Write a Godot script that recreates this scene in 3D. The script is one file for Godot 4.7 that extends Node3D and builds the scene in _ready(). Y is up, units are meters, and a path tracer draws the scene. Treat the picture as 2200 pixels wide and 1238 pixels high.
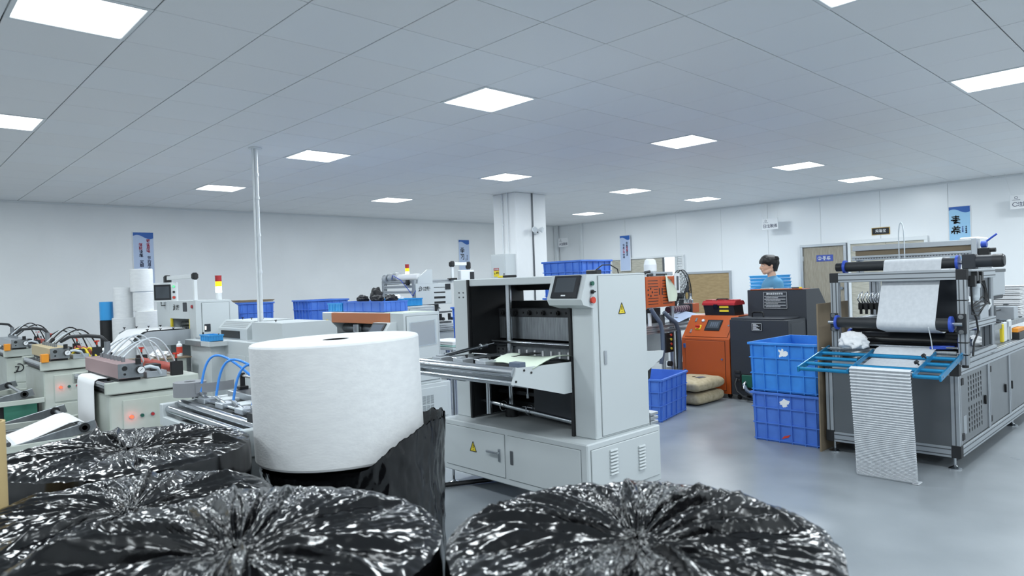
extends Node3D
# A filter-media factory hall: pleating machines, wrapped rolls, blue crates. Metres; the camera stands at x = z = 0.

class MB:
	var v := PackedVector3Array()
	var n := PackedVector3Array()

	func tri(a: Vector3, b: Vector3, c: Vector3) -> void:
		var k := (b - a).cross(c - a)
		if k.length_squared() < 1e-18:
			return
		k = k.normalized()
		v.append(a); v.append(c); v.append(b)
		n.append(k); n.append(k); n.append(k)

	func quad(a: Vector3, b: Vector3, c: Vector3, d: Vector3) -> void:
		tri(a, b, c)
		tri(a, c, d)

	func otri(a: Vector3, b: Vector3, c: Vector3, m: Vector3) -> void:
		if (b - a).cross(c - a).dot((a + b + c) / 3.0 - m) < 0.0:
			tri(a, c, b)
		else:
			tri(a, b, c)

	func oquad(a: Vector3, b: Vector3, c: Vector3, d: Vector3, m: Vector3) -> void:
		otri(a, b, c, m)
		otri(a, c, d, m)

	func stri(a: Vector3, b: Vector3, c: Vector3, na: Vector3, nb: Vector3, nc: Vector3) -> void:
		if (b - a).cross(c - a).dot(na + nb + nc) < 0.0:
			v.append(a); v.append(b); v.append(c)
			n.append(na); n.append(nb); n.append(nc)
		else:
			v.append(a); v.append(c); v.append(b)
			n.append(na); n.append(nc); n.append(nb)

	func squad(a: Vector3, b: Vector3, c: Vector3, d: Vector3, na: Vector3, nb: Vector3, nc: Vector3, nd: Vector3) -> void:
		stri(a, b, c, na, nb, nc)
		stri(a, c, d, na, nc, nd)

	func obox(m: Vector3, hx: Vector3, hy: Vector3, hz: Vector3, b := 0.0) -> MB:
		var ax := [hx, hy, hz]
		var ins := []
		for k in 3:
			ins.append(ax[k].normalized() * max(ax[k].length() - b, 0.0))
		for k in 3:
			var u := (k + 1) % 3
			var w := (k + 2) % 3
			for s in [-1.0, 1.0]:
				var o: Vector3 = m + ax[k] * s
				oquad(o - ins[u] - ins[w], o + ins[u] - ins[w], o + ins[u] + ins[w], o - ins[u] + ins[w], m)
			if b > 0.0:
				for s in [-1.0, 1.0]:
					for t in [-1.0, 1.0]:
						var e1: Vector3 = m + ax[u] * s + ins[w] * t
						var e2: Vector3 = m + ins[u] * s + ax[w] * t
						oquad(e1 - ins[k], e1 + ins[k], e2 + ins[k], e2 - ins[k], m)
		if b > 0.0:
			for s in [-1.0, 1.0]:
				for t in [-1.0, 1.0]:
					for r in [-1.0, 1.0]:
						otri(m + ax[0] * s + ins[1] * t + ins[2] * r, m + ins[0] * s + ax[1] * t + ins[2] * r, m + ins[0] * s + ins[1] * t + ax[2] * r, m)
		return self

	func box(x0: float, x1: float, y0: float, y1: float, z0: float, z1: float, b := 0.0) -> MB:
		return obox(Vector3(x0 + x1, y0 + y1, z0 + z1) * 0.5, Vector3(absf(x1 - x0) * 0.5, 0, 0), Vector3(0, absf(y1 - y0) * 0.5, 0), Vector3(0, 0, absf(z1 - z0) * 0.5), b)

	func frame_of(d: Vector3) -> Array:
		var a := Vector3.UP if absf(d.y) < 0.9 else Vector3.RIGHT
		var e := d.cross(a).normalized()
		return [e, e.cross(d).normalized()]

	func cyl(a: Vector3, b: Vector3, r: float, seg := 16, r2 := -1.0, caps := true) -> MB:
		if r2 < 0.0:
			r2 = r
		var d := (b - a).normalized()
		var f := frame_of(d)
		var sl := (r - r2) / maxf((b - a).length(), 1e-6)
		for i in seg:
			var t0 := TAU * i / seg
			var t1 := TAU * (i + 1) / seg
			var e0: Vector3 = f[0] * cos(t0) + f[1] * sin(t0)
			var e1: Vector3 = f[0] * cos(t1) + f[1] * sin(t1)
			var n0 := (e0 + d * sl).normalized()
			var n1 := (e1 + d * sl).normalized()
			squad(a + e0 * r, a + e1 * r, b + e1 * r2, b + e0 * r2, n0, n1, n1, n0)
			if caps:
				stri(a, a + e0 * r, a + e1 * r, -d, -d, -d)
				stri(b, b + e0 * r2, b + e1 * r2, d, d, d)
		return self

	func pipe(a: Vector3, b: Vector3, r: float, inner: float, seg := 24) -> MB:
		var d := (b - a).normalized()
		var f := frame_of(d)
		for i in seg:
			var t0 := TAU * i / seg
			var t1 := TAU * (i + 1) / seg
			var e0: Vector3 = f[0] * cos(t0) + f[1] * sin(t0)
			var e1: Vector3 = f[0] * cos(t1) + f[1] * sin(t1)
			squad(a + e0 * r, a + e1 * r, b + e1 * r, b + e0 * r, e0, e1, e1, e0)
			squad(a + e0 * inner, a + e1 * inner, b + e1 * inner, b + e0 * inner, -e0, -e1, -e1, -e0)
			squad(a + e0 * inner, a + e1 * inner, a + e1 * r, a + e0 * r, -d, -d, -d, -d)
			squad(b + e0 * inner, b + e1 * inner, b + e1 * r, b + e0 * r, d, d, d, d)
		return self

	func tube(pts: Array, r: float, seg := 8, closed := false) -> MB:
		var c := pts.size()
		var rings := []
		var nrm := []
		var up := Vector3.ZERO
		for i in c:
			var p: Vector3 = pts[i]
			var q: Vector3 = pts[(i + 1) % c] if closed else pts[mini(i + 1, c - 1)]
			var o: Vector3 = pts[(i - 1 + c) % c] if closed else pts[maxi(i - 1, 0)]
			var d := (q - o).normalized()
			if up == Vector3.ZERO:
				up = frame_of(d)[0]
			up = (up - d * up.dot(d)).normalized()
			var w := d.cross(up)
			var ring := []
			var rn := []
			for k in seg:
				var t := TAU * k / seg
				var e := up * cos(t) + w * sin(t)
				ring.append(p + e * r)
				rn.append(e)
			rings.append(ring)
			nrm.append(rn)
		for i in (c if closed else c - 1):
			var j := (i + 1) % c
			for k in seg:
				var l := (k + 1) % seg
				squad(rings[i][k], rings[i][l], rings[j][l], rings[j][k], nrm[i][k], nrm[i][l], nrm[j][l], nrm[j][k])
		if not closed:
			for e in [0, c - 1]:
				var d2: Vector3 = ((pts[0] - pts[1]) if e == 0 else (pts[c - 1] - pts[c - 2])).normalized()
				for k in seg:
					stri(pts[e], rings[e][k], rings[e][(k + 1) % seg], d2, d2, d2)
		return self

	func lathe(o: Vector3, prof: Array, seg := 32, up := Vector3.UP) -> MB:
		var f := frame_of(up)
		for j in prof.size() - 1:
			var p: Vector2 = prof[j]
			var q: Vector2 = prof[j + 1]
			var t2 := (q - p).normalized()
			for i in seg:
				var t0 := TAU * i / seg
				var t1 := TAU * (i + 1) / seg
				var e0: Vector3 = f[0] * cos(t0) + f[1] * sin(t0)
				var e1: Vector3 = f[0] * cos(t1) + f[1] * sin(t1)
				var n0 := e0 * t2.y - up * t2.x
				var n1 := e1 * t2.y - up * t2.x
				squad(o + e0 * p.x + up * p.y, o + e1 * p.x + up * p.y, o + e1 * q.x + up * q.y, o + e0 * q.x + up * q.y, n0, n1, n1, n0)
		return self

	func prism(poly: Array, ext: Vector3) -> MB:
		var c := poly.size()
		var d := ext.normalized()
		var f := frame_of(d)
		var flat := PackedVector2Array()
		var m := Vector3.ZERO
		for p in poly:
			flat.append(Vector2(p.dot(f[0]), p.dot(f[1])))
			m += p / c
		for p in [0]:
			var idx := Geometry2D.triangulate_polygon(flat)
			for i in range(0, idx.size(), 3):
				stri(poly[idx[i]], poly[idx[i + 1]], poly[idx[i + 2]], -d, -d, -d)
				stri(poly[idx[i]] + ext, poly[idx[i + 1]] + ext, poly[idx[i + 2]] + ext, d, d, d)
		var turn := 0.0
		for i in c:
			turn += flat[i].cross(flat[(i + 1) % c])
		for i in c:
			var a: Vector3 = poly[i]
			var b: Vector3 = poly[(i + 1) % c]
			var k := (b - a).cross(d).normalized() * (1.0 if turn * f[0].cross(f[1]).dot(d) > 0.0 else -1.0)
			squad(a, b, b + ext, a + ext, k, k, k, k)
		return self

	func ribbon(pts: Array, w: Vector3, t := 0.002) -> MB:
		var c := pts.size()
		var nn := []
		var wd := w.normalized()
		for i in c:
			var d: Vector3 = (pts[mini(i + 1, c - 1)] - pts[maxi(i - 1, 0)]).normalized()
			nn.append(d.cross(wd).normalized())
		for i in c - 1:
			for s in [0.5, -0.5]:
				var a: Vector3 = pts[i] + nn[i] * t * s
				var b: Vector3 = pts[i + 1] + nn[i + 1] * t * s
				var g: float = signf(s)
				squad(a, b, b + w, a + w, nn[i] * g, nn[i + 1] * g, nn[i + 1] * g, nn[i] * g)
			for s in [0.0, 1.0]:
				var o: Vector3 = w * s
				var k := wd * (1.0 if s > 0.5 else -1.0)
				squad(pts[i] + nn[i] * t * 0.5 + o, pts[i + 1] + nn[i + 1] * t * 0.5 + o, pts[i + 1] - nn[i + 1] * t * 0.5 + o, pts[i] - nn[i] * t * 0.5 + o, k, k, k, k)
		return self

	func grid(pos: Array, nu: int, nv: int, wrap := false, out := Vector3.ZERO) -> MB:
		# pos holds (nu) rows of (nv) points; wrap joins the last column to the first
		var nm := []
		nm.resize(nu * nv)
		for i in nu:
			for j in nv:
				var j0 := (j - 1 + nv) % nv if wrap else maxi(j - 1, 0)
				var j1 := (j + 1) % nv if wrap else mini(j + 1, nv - 1)
				var du: Vector3 = pos[mini(i + 1, nu - 1) * nv + j] - pos[maxi(i - 1, 0) * nv + j]
				var dv: Vector3 = pos[i * nv + j1] - pos[i * nv + j0]
				nm[i * nv + j] = du.cross(dv).normalized()
		var flip := 1.0
		if out != Vector3.ZERO:
			var acc := 0.0
			for i in nm.size():
				acc += nm[i].dot(pos[i] - out)
			flip = 1.0 if acc >= 0.0 else -1.0
		for i in nu - 1:
			for j in (nv if wrap else nv - 1):
				var k := (j + 1) % nv
				var a := i * nv + j
				var b := i * nv + k
				var c := (i + 1) * nv + k
				var d := (i + 1) * nv + j
				squad(pos[a], pos[b], pos[c], pos[d], nm[a] * flip, nm[b] * flip, nm[c] * flip, nm[d] * flip)
		return self

	func mesh(off: Vector3, m: Material) -> ArrayMesh:
		var q := v
		if off != Vector3.ZERO:
			q = Transform3D(Basis(), -off) * v
		var arr := []
		arr.resize(Mesh.ARRAY_MAX)
		arr[Mesh.ARRAY_VERTEX] = q
		arr[Mesh.ARRAY_NORMAL] = n
		var am := ArrayMesh.new()
		am.add_surface_from_arrays(Mesh.PRIMITIVE_TRIANGLES, arr)
		am.surface_set_material(0, m)
		return am


var M := {}
var taken := {}
var off := Vector3.ZERO
var rng := RandomNumberGenerator.new()

func nb() -> MB:
	return MB.new()

func bx(x0: float, x1: float, y0: float, y1: float, z0: float, z1: float, b := 0.0) -> MB:
	return MB.new().box(x0, x1, y0, y1, z0, z1, b)

func V(x: float, y: float, z: float) -> Vector3:
	return Vector3(x, y, z)

func numbered(called: String) -> String:
	var k: int = taken.get(called, 0)
	taken[called] = k + 1
	return called if k == 0 else "%s_%03d" % [called, k]

func tag(o: Node, label: String, category: String, group := "", kind := "") -> Node:
	if label: o.set_meta("label", label)
	if category: o.set_meta("category", category)
	if group: o.set_meta("group", group)
	if kind: o.set_meta("kind", kind)
	return o

func thing(called: String, label: String, category: String, at := Vector3.ZERO, group := "") -> Node3D:
	var o := Node3D.new()
	o.name = numbered(called)
	add_child(o)
	o.position = at
	off = at
	tag(o, label, category, group)
	return o

func part(parent: Node, called: String, mb: MB, m: Material, label := "") -> MeshInstance3D:
	var o := MeshInstance3D.new()
	o.name = called
	o.mesh = mb.mesh(off, m)
	parent.add_child(o, true)
	if label: o.set_meta("label", label)
	return o

func solo(called: String, mb: MB, m: Material, label: String, category: String, at := Vector3.ZERO, group := "", kind := "") -> MeshInstance3D:
	var o := MeshInstance3D.new()
	o.name = numbered(called)
	o.mesh = mb.mesh(at, m)
	add_child(o)
	o.position = at
	tag(o, label, category, group, kind)
	return o

func struct(called: String, mb: MB, m: Material, label: String, at := Vector3.ZERO) -> MeshInstance3D:
	var o := solo(called, mb, m, label, called.split("_")[0], at, "", "structure")
	off = at
	return o

func copy_of(src: Node3D, at: Vector3, turn := 0.0, label := "") -> Node3D:
	var o: Node3D = src.duplicate()
	o.name = numbered(String(src.name).rstrip("_0123456789"))
	add_child(o)
	o.position = at
	o.rotation.y = turn
	if label: o.set_meta("label", label)
	return o

func mt(c: Color, rough := 0.5, metal := 0.0) -> StandardMaterial3D:
	var m := StandardMaterial3D.new()
	m.albedo_color = c
	m.roughness = rough
	m.metallic = metal
	return m

func rgb(r: float, g: float, b: float) -> Color:
	return Color(r / 255.0, g / 255.0, b / 255.0)

func noise_tex(freq: float, ramp: Array, size := 512, octaves := 4, sd := 1, kind := FastNoiseLite.TYPE_SIMPLEX_SMOOTH) -> NoiseTexture2D:
	var f := FastNoiseLite.new()
	f.noise_type = kind
	f.frequency = freq
	f.fractal_octaves = octaves
	f.seed = sd
	var t := NoiseTexture2D.new()
	t.width = size
	t.height = size
	t.seamless = true
	t.noise = f
	var g := Gradient.new()
	g.offsets = PackedFloat32Array([0.0, 1.0])
	g.colors = PackedColorArray([ramp[0], ramp[1]])
	t.color_ramp = g
	return t

func bump_tex(freq: float, strength: float, size := 512, octaves := 4, sd := 1) -> NoiseTexture2D:
	var t := noise_tex(freq, [Color.BLACK, Color.WHITE], size, octaves, sd)
	t.color_ramp = null
	t.as_normal_map = true
	t.bump_strength = strength
	return t

func triplanar(m: StandardMaterial3D, scale: Vector3, world := false) -> StandardMaterial3D:
	m.uv1_triplanar = true
	m.uv1_world_triplanar = world
	m.uv1_scale = scale
	return m

# ---- lettering: each character is a few strokes on a 0..9 grid (x then y, y downwards)
const STROKES := {
	"A": "5019 5099 2676", "B": "1019 1070828474 1474 7486887919", "C": "9270401316497997", "D": "10196988827010", "?": "2250829455 5556 5859",
	"1": "3151 5059", "2": "225082841989", "E": "1019 1080 1464 1989", "N": "19109990", "T": "1090 5059", "I": "5059",
	"注": "1021 0324 0827 5061 3292 4585 3999 6269", "胶": "101709 104049 1343 1646 7071 5292 6354 8394 8559 6599",
	"线": "2013331636 0938 5292 5595 6065899897 9459 8081", "号": "2080832320 0595 353778 786949", "车": "2181 411585 5359 0797",
	"实": "13119193 5051 3344 2445 1696 6309 5799", "验": "104042 2015 154549 4929 0737 7044 7094 5474 5658 7678 9589 4999",
	"室": "13119193 5051 2383 432676 6476 5559 3777 1999", "素": "1181 2383 0595 5055 4526 2666 6638 3878 5859 3949 6899",
	"养": "3041 7061 1292 2484 0696 5208 5698 3739 6769", "学": "2031 5041 8061 15139395 3575 7556 5659 5949 1797",
	"习": "10808969 3253 2763", "安": "13119193 5051 43267899 7329 1595", "全": "5005 5095 2575 3777 5559 1999",
	"用": "20808969 202709 2383 2686 5059", "电": "1181861611 1484 50589897", "节": "0292 3033 7073 158587 4549",
	"约": "2013331636 0938 6053 53938969 6466", "水": "505949 143408 8354 5599", "消": "1021 0324 0827 6063 3042 9073 4449 44848979 4686 4888",
	"防": "1019 103013 133515 6071 4292 6249 55858979", "设": "1021 04242839 505343 50707393 4585 8549 5699",
	"施": "2031 0242 2208 24444938 6052 5292 448487 53599997 6367", "定": "13119193 5051 2474 5459 5777 3609 3799",
	"期": "0141 1017 3037 1333 1535 0747 1809 3849 606759 60909979 6393 6696", "没": "1021 0324 0827 505343 50707393 4585 8549 5699",
	"有": "1292 5008 3439 34848979 3686 3888", "措": "202919 0242 0635 4191 5053 7073 4393 5585895955 5787",
	"免": "4013 307042 2282852522 5255 4509 65699997", "谈": "1021 04242839 6044 6084 5042 8072 6548 6599 5557 8577",
	"计": "1021 04242839 4494 6069", "划": "0353 2049 4417 4041 7177 909989", "如": "20062748 4319 0353 6393986863",
	"机": "0242 2029 2206 2345 515749 5181889897", "使": "2004 1319 3292 4383864643 606839 4799", "意": "5051 1181 3142 7162 0393 2484872724 2585 1819 388979",
	"事": "1191 2282842422 1585 8587 1787 505949", "项": "0141 2127 0747 5191 7153 5357 539397 7458 7799", "大": "1393 5052 5209 5599", "重": "3080 1191 2282862622 2484 5059 1888 0999",
	"工": "1282 5258 0898", "泰": "2181 2383 0595 5029 5598 5659 3647 7667",
}

func glyph(mb: MB, ch: String, o: Vector3, rt: Vector3, dn: Vector3, size: float, w: float, nrm: Vector3) -> void:
	if not STROKES.has(ch):
		return
	for s in String(STROKES[ch]).split(" ", false):
		var pts := []
		for i in range(0, s.length() - 1, 2):
			pts.append(o + rt * (float(s[i].to_int()) / 9.0 * size) + dn * (float(s[i + 1].to_int()) / 9.0 * size))
		for i in pts.size() - 1:
			var d: Vector3 = (pts[i + 1] - pts[i]).normalized()
			var e := d.cross(nrm).normalized() * w * 0.5
			var a: Vector3 = pts[i] - d * w * 0.4
			var b: Vector3 = pts[i + 1] + d * w * 0.4
			mb.stri(a - e, b - e, b + e, nrm, nrm, nrm)
			mb.stri(a - e, b + e, a + e, nrm, nrm, nrm)

func writing(text: String, o: Vector3, rt: Vector3, dn: Vector3, size: float, w: float, pitch := 1.2, down := false) -> MB:
	var mb := nb()
	var nrm := dn.cross(rt)
	for i in text.length():
		glyph(mb, text[i], o + (dn if down else rt) * (i * size * pitch), rt, dn, size, w, nrm)
	return mb

const CEIL := 3.055
const XR := 14.2
const ZL := -13.1
const XN := -5.0
const ZN := 6.0
const GX := 1.19964
const GZ := -4.02183

func _ready() -> void:
	rng.seed = 7
	camera_and_air()
	materials()
	shell()
	ceiling_lights()
	wall_fittings()
	column_and_pole()
	pleating_machine()
	rotary_machine()
	glue_station()
	rear_lines()
	left_lines()
	crates_and_rolls()
	foreground()
	worker()

func camera_and_air() -> void:
	var yaw := 0.75858
	var pitch := -0.007
	var roll := -0.03402
	var f := V(sin(yaw) * cos(pitch), sin(pitch), -cos(yaw) * cos(pitch))
	var r := V(cos(yaw), 0, sin(yaw))
	var u := r.cross(f)
	var cam := Camera3D.new()
	cam.name = "camera"
	cam.transform = Transform3D(Basis(r * cos(roll) + u * sin(roll), u * cos(roll) - r * sin(roll), -f), V(0, 1.5, 0))
	cam.fov = rad_to_deg(2.0 * atan(619.0 / 1470.68))
	cam.near = 0.05
	var eye := CameraAttributesPhysical.new()
	eye.frustum_focal_length = 12.0 / (619.0 / 1470.68)
	eye.frustum_focus_distance = 5.6
	eye.exposure_aperture = 4.8
	cam.attributes = eye
	cam.fov = rad_to_deg(2.0 * atan(619.0 / 1470.68))
	add_child(cam)
	cam.current = true
	var env := Environment.new()
	env.background_mode = Environment.BG_COLOR
	env.background_color = Color(0, 0, 0)
	env.tonemap_mode = Environment.TONE_MAPPER_LINEAR
	env.tonemap_exposure = 1.33
	env.sdfgi_enabled = true
	env.ssao_enabled = true
	env.ssil_enabled = true
	var we := WorldEnvironment.new()
	we.name = "air"
	we.environment = env
	add_child(we)

const LAMP_ENERGY := 2.6
const LAMP_COLOR := Color(0.945, 0.983, 1.0)

func ceiling_lights() -> void:
	var proto: Node3D = null
	for p in [-15, -10, -5, 0, 5, 10]:
		for q in [-6, -1, 4, 9, 14, 18]:
			var at := V(GX + (q + 0.5) * 0.6, CEIL, GZ - (p + 0.5) * 0.6)
			var o: Node3D
			if proto == null:
				o = thing("ceiling_light", "", "ceiling light", V(0, 0, 0), "square light panels set in the ceiling")
				var fr := nb()
				for s in [-1.0, 1.0]:
					fr.box(s * 0.297, s * 0.272, -0.004, 0.012, -0.297, 0.297, 0.003)
					fr.box(-0.272, 0.272, -0.004, 0.012, s * 0.297, s * 0.272, 0.003)
				part(o, "frame", fr, M.white_metal)
				var pts := []
				for c in 4:
					var cx: float = [1, -1, -1, 1][c] * 0.235
					var cz: float = [1, 1, -1, -1][c] * 0.235
					for a in 6:
						var t := PI / 2 * (c + a / 5.0)
						pts.append(V(cx + cos(t) * 0.04, 0.0, cz + sin(t) * 0.04))
				part(o, "diffuser", nb().prism(pts, V(0, 0.008, 0)), M.lamp)
				var l := AreaLight3D.new()
				l.name = "panel_lamp"
				l.area_size = Vector2(0.54, 0.54)
				l.area_normalize_energy = true
				l.light_energy = LAMP_ENERGY
				l.light_color = LAMP_COLOR
				l.shadow_enabled = true
				l.area_range = 40.0
				l.area_attenuation = 2.0
				l.rotation.x = -PI / 2
				l.position = V(0, -0.012, 0)
				o.add_child(l)
				proto = o
			else:
				o = proto.duplicate()
				o.name = numbered("ceiling_light")
				add_child(o)
			o.position = at
			o.set_meta("label", LIGHTS.get(Vector2i(p, q), "square white ceiling light panel outside the frame of the photograph"))

const LIGHTS := {
	Vector2i(0, -1): "large bright square light panel at the upper left corner of the photograph",
	Vector2i(5, -1): "bright square light panel cut by the left edge of the photograph",
	Vector2i(0, 4): "bright square light panel in the middle of the ceiling, above the grey pleating machine",
	Vector2i(5, 4): "square light panel just right of the top of the thin white pipe",
	Vector2i(10, 4): "square light panel just left of the thin white ceiling pipe",
	Vector2i(5, 9): "square light panel just in front of the top of the white column",
	Vector2i(10, 9): "square light panel left of the white column, nearest the plain rear wall",
	Vector2i(10, 14): "square light panel hidden behind the white column",
	Vector2i(0, 9): "larger light panel right of the middle one, second from it towards the door",
	Vector2i(5, 14): "square light panel right of the column, second nearest to it",
	Vector2i(10, 18): "small far light panel right beside the white column near the corner of the walls",
	Vector2i(5, 18): "small far light panel above the hanging sign with letter B, left one",
	Vector2i(0, 14): "square light panel above the worker's side of the hall, third along the middle row",
	Vector2i(0, 18): "small light panel close to the right wall above the black door plate",
	Vector2i(-5, 4): "bright light panel cut by the top edge of the photograph, right of centre",
	Vector2i(-5, 9): "long bright light panel cut by the right edge of the photograph, upper right",
	Vector2i(-5, 14): "sliver of a light panel at the right edge of the photograph below the large one",
}

func materials() -> void:
	M.lamp = mt(Color(1, 1, 1), 0.4)
	M.lamp.emission_enabled = true
	M.lamp.emission = Color(0.97, 0.99, 1.0)
	M.lamp.emission_energy_multiplier = 3.0
	M.white_metal = mt(rgb(226, 230, 232), 0.45)
	M.wall = mt(rgb(240, 242, 243), 0.6)
	M.wall.albedo_texture = noise_tex(0.004, [Color(0.96, 0.96, 0.96), Color(1, 1, 1)], 512, 3, 3)
	triplanar(M.wall, V(0.25, 0.25, 0.25), true)
	M.wall_panel = mt(rgb(238, 241, 243), 0.28)
	M.wall_panel.normal_enabled = true
	M.wall_panel.normal_texture = bump_tex(0.012, 0.6, 512, 2, 5)
	M.wall_panel.normal_scale = 0.12
	triplanar(M.wall_panel, V(0.6, 0.6, 0.6), true)
	M.tile = mt(rgb(241, 242, 243), 0.5)
	M.tile.albedo_texture = noise_tex(0.25, [Color(0.96, 0.96, 0.96), Color(1, 1, 1)], 512, 2, 8)
	triplanar(M.tile, V(1.7, 1.7, 1.7), true)
	M.tile_b = mt(rgb(236, 238, 240), 0.5)
	M.grid_back = mt(rgb(120, 126, 130), 0.7)
	M.floor = mt(rgb(150, 156, 161), 0.36)
	M.floor.albedo_texture = noise_tex(0.006, [Color(0.92, 0.925, 0.93), Color(1, 1, 1)], 1024, 5, 11)
	M.floor.roughness_texture = noise_tex(0.009, [Color(0.75, 0.75, 0.75), Color(1, 1, 1)], 512, 4, 12)
	M.floor.normal_enabled = true
	M.floor.normal_texture = bump_tex(0.01, 1.0, 512, 3, 13)
	M.floor.normal_scale = 0.06
	triplanar(M.floor, V(0.3, 0.3, 0.3), true)
	M.grey = mt(rgb(200, 206, 208), 0.42)          # powder-coated machine sheet
	M.grey.normal_enabled = true
	M.grey.normal_texture = bump_tex(0.3, 1.0, 256, 2, 17)
	M.grey.normal_scale = 0.08
	triplanar(M.grey, V(3, 3, 3))
	M.grey_g = mt(rgb(201, 207, 200), 0.45)         # slightly greenish enamel
	M.grey_g.albedo_texture = noise_tex(0.01, [Color(0.92, 0.92, 0.9), Color(1, 1, 1)], 256, 4, 19)
	triplanar(M.grey_g, V(1, 1, 1))
	M.seam = mt(rgb(120, 126, 128), 0.6)
	M.black = mt(rgb(28, 29, 31), 0.45)
	M.black_gloss = mt(rgb(20, 20, 22), 0.2)
	M.rubber = mt(rgb(34, 35, 38), 0.6)
	M.dark = mt(rgb(48, 50, 53), 0.5, 0.2)
	M.steel = mt(rgb(196, 200, 204), 0.22, 1.0)
	M.brushed = mt(rgb(168, 173, 177), 0.38, 0.9)
	M.brushed.albedo_texture = noise_tex(0.02, [Color(0.8, 0.8, 0.8), Color(1, 1, 1)], 512, 4, 23)
	triplanar(M.brushed, V(1.0, 0.5, 6.0))
	M.alu = mt(rgb(188, 193, 198), 0.4, 0.75)
	M.alu_dark = mt(rgb(96, 100, 104), 0.5, 0.5)
	M.panel_steel = mt(rgb(132, 135, 138), 0.32, 0.85)
	M.panel_steel.roughness_texture = noise_tex(0.01, [Color(0.88, 0.88, 0.88), Color(1, 1, 1)], 512, 4, 29)
	triplanar(M.panel_steel, V(0.8, 0.8, 0.8))
	M.orange = mt(rgb(182, 84, 33), 0.42)
	M.orange.normal_enabled = true
	M.orange.normal_texture = M.grey.normal_texture
	M.orange.normal_scale = 0.12
	triplanar(M.orange, V(3, 3, 3))
	M.orange_dull = mt(rgb(188, 116, 76), 0.5)
	M.orange_box = mt(rgb(235, 150, 40), 0.5)
	M.charcoal = mt(rgb(46, 50, 57), 0.5)
	M.charcoal.normal_enabled = true
	M.charcoal.normal_texture = M.grey.normal_texture
	M.charcoal.normal_scale = 0.15
	triplanar(M.charcoal, V(4, 4, 4))
	M.crate = mt(rgb(66, 148, 234), 0.38)
	M.crate.albedo_texture = noise_tex(0.012, [Color(0.86, 0.88, 0.92), Color(1, 1, 1)], 256, 4, 31)
	triplanar(M.crate, V(1.5, 1.5, 1.5))
	M.crate_deep = mt(rgb(84, 132, 222), 0.42)
	M.crate_deep.albedo_texture = M.crate.albedo_texture
	triplanar(M.crate_deep, V(1.5, 1.5, 1.5))
	M.bin = mt(rgb(60, 160, 226), 0.3)
	M.blue_anod = mt(rgb(40, 140, 190), 0.3, 0.55)
	M.blue_flange = mt(rgb(52, 84, 190), 0.4)
	M.hose_blue = mt(rgb(64, 140, 226), 0.3)
	M.hose_clear = mt(rgb(206, 214, 220), 0.25)
	M.hose_grey = mt(rgb(92, 104, 122), 0.45)
	M.fabric = mt(rgb(216, 219, 223), 0.85)
	M.fabric.albedo_texture = noise_tex(0.03, [Color(0.91, 0.915, 0.92), Color(1, 1, 1)], 512, 5, 37)
	triplanar(M.fabric, V(1.6, 1.6, 1.6))
	M.fleece = mt(rgb(238, 240, 241), 0.9)
	M.fleece.albedo_texture = noise_tex(0.02, [Color(0.95, 0.95, 0.955), Color(1, 1, 1)], 512, 5, 41)
	M.fleece.normal_enabled = true
	M.fleece.normal_texture = bump_tex(0.06, 2.0, 512, 4, 43)
	M.fleece.normal_scale = 0.25
	triplanar(M.fleece, V(1.2, 2.6, 1.2))
	M.paper = mt(rgb(240, 241, 242), 0.7)
	M.mint = mt(rgb(214, 226, 208), 0.75)
	M.film = mt(rgb(12, 12, 14), 0.15)
	M.film.metallic_specular = 0.55
	M.felt = mt(rgb(140, 142, 146), 0.9)
	M.card = mt(rgb(196, 172, 124), 0.8)
	M.card_dark = mt(rgb(132, 118, 98), 0.85)
	M.plywood = mt(rgb(176, 152, 112), 0.6)
	M.plywood.albedo_texture = noise_tex(0.012, [Color(0.88, 0.87, 0.85), Color(1, 1, 1)], 512, 4, 53)
	triplanar(M.plywood, V(0.8, 3.0, 0.8))
	M.wood_grey = mt(rgb(176, 168, 152), 0.55)
	M.wood_grey.albedo_texture = noise_tex(0.02, [Color(0.76, 0.75, 0.73), Color(1, 1, 1)], 512, 4, 59)
	triplanar(M.wood_grey, V(6.0, 0.35, 6.0))
	M.beige = mt(rgb(206, 203, 190), 0.6)
	M.beige.albedo_texture = M.wood_grey.albedo_texture
	triplanar(M.beige, V(0.4, 6.0, 0.4))
	M.sack = mt(rgb(206, 192, 162), 0.8)
	M.sack.albedo_texture = noise_tex(0.015, [Color(0.82, 0.8, 0.76), Color(1, 1, 1)], 512, 5, 61)
	triplanar(M.sack, V(2, 2, 2))
	M.red = mt(rgb(176, 44, 48), 0.4)
	M.red_knob = mt(rgb(208, 66, 48), 0.4)
	M.roller_red = mt(rgb(176, 72, 58), 0.55)
	M.yellow = mt(rgb(232, 208, 52), 0.5)
	M.green = mt(rgb(32, 92, 76), 0.4)
	M.mint_plate = mt(rgb(128, 176, 150), 0.5)
	M.green_board = mt(rgb(62, 128, 108), 0.5)
	M.print_black = mt(rgb(22, 24, 28), 0.6)
	M.print_white = mt(rgb(232, 234, 236), 0.6)
	M.print_red = mt(rgb(186, 40, 70), 0.6)
	M.print_navy = mt(rgb(46, 52, 86), 0.6)
	M.banner = mt(rgb(186, 202, 230), 0.5)
	M.banner_blue = mt(rgb(40, 96, 176), 0.5)
	M.banner_sky = mt(rgb(158, 204, 236), 0.5)
	M.plate_blue = mt(rgb(62, 84, 168), 0.45)
	M.gold = mt(rgb(190, 160, 96), 0.35, 0.7)
	M.screen = mt(rgb(70, 76, 82), 0.15)
	M.screen_dark = mt(rgb(36, 38, 42), 0.18)
	M.screen_lit = mt(rgb(96, 104, 116), 0.2)
	M.purple = mt(rgb(158, 132, 132), 0.5)
	M.tan = mt(rgb(196, 178, 138), 0.5)
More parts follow.
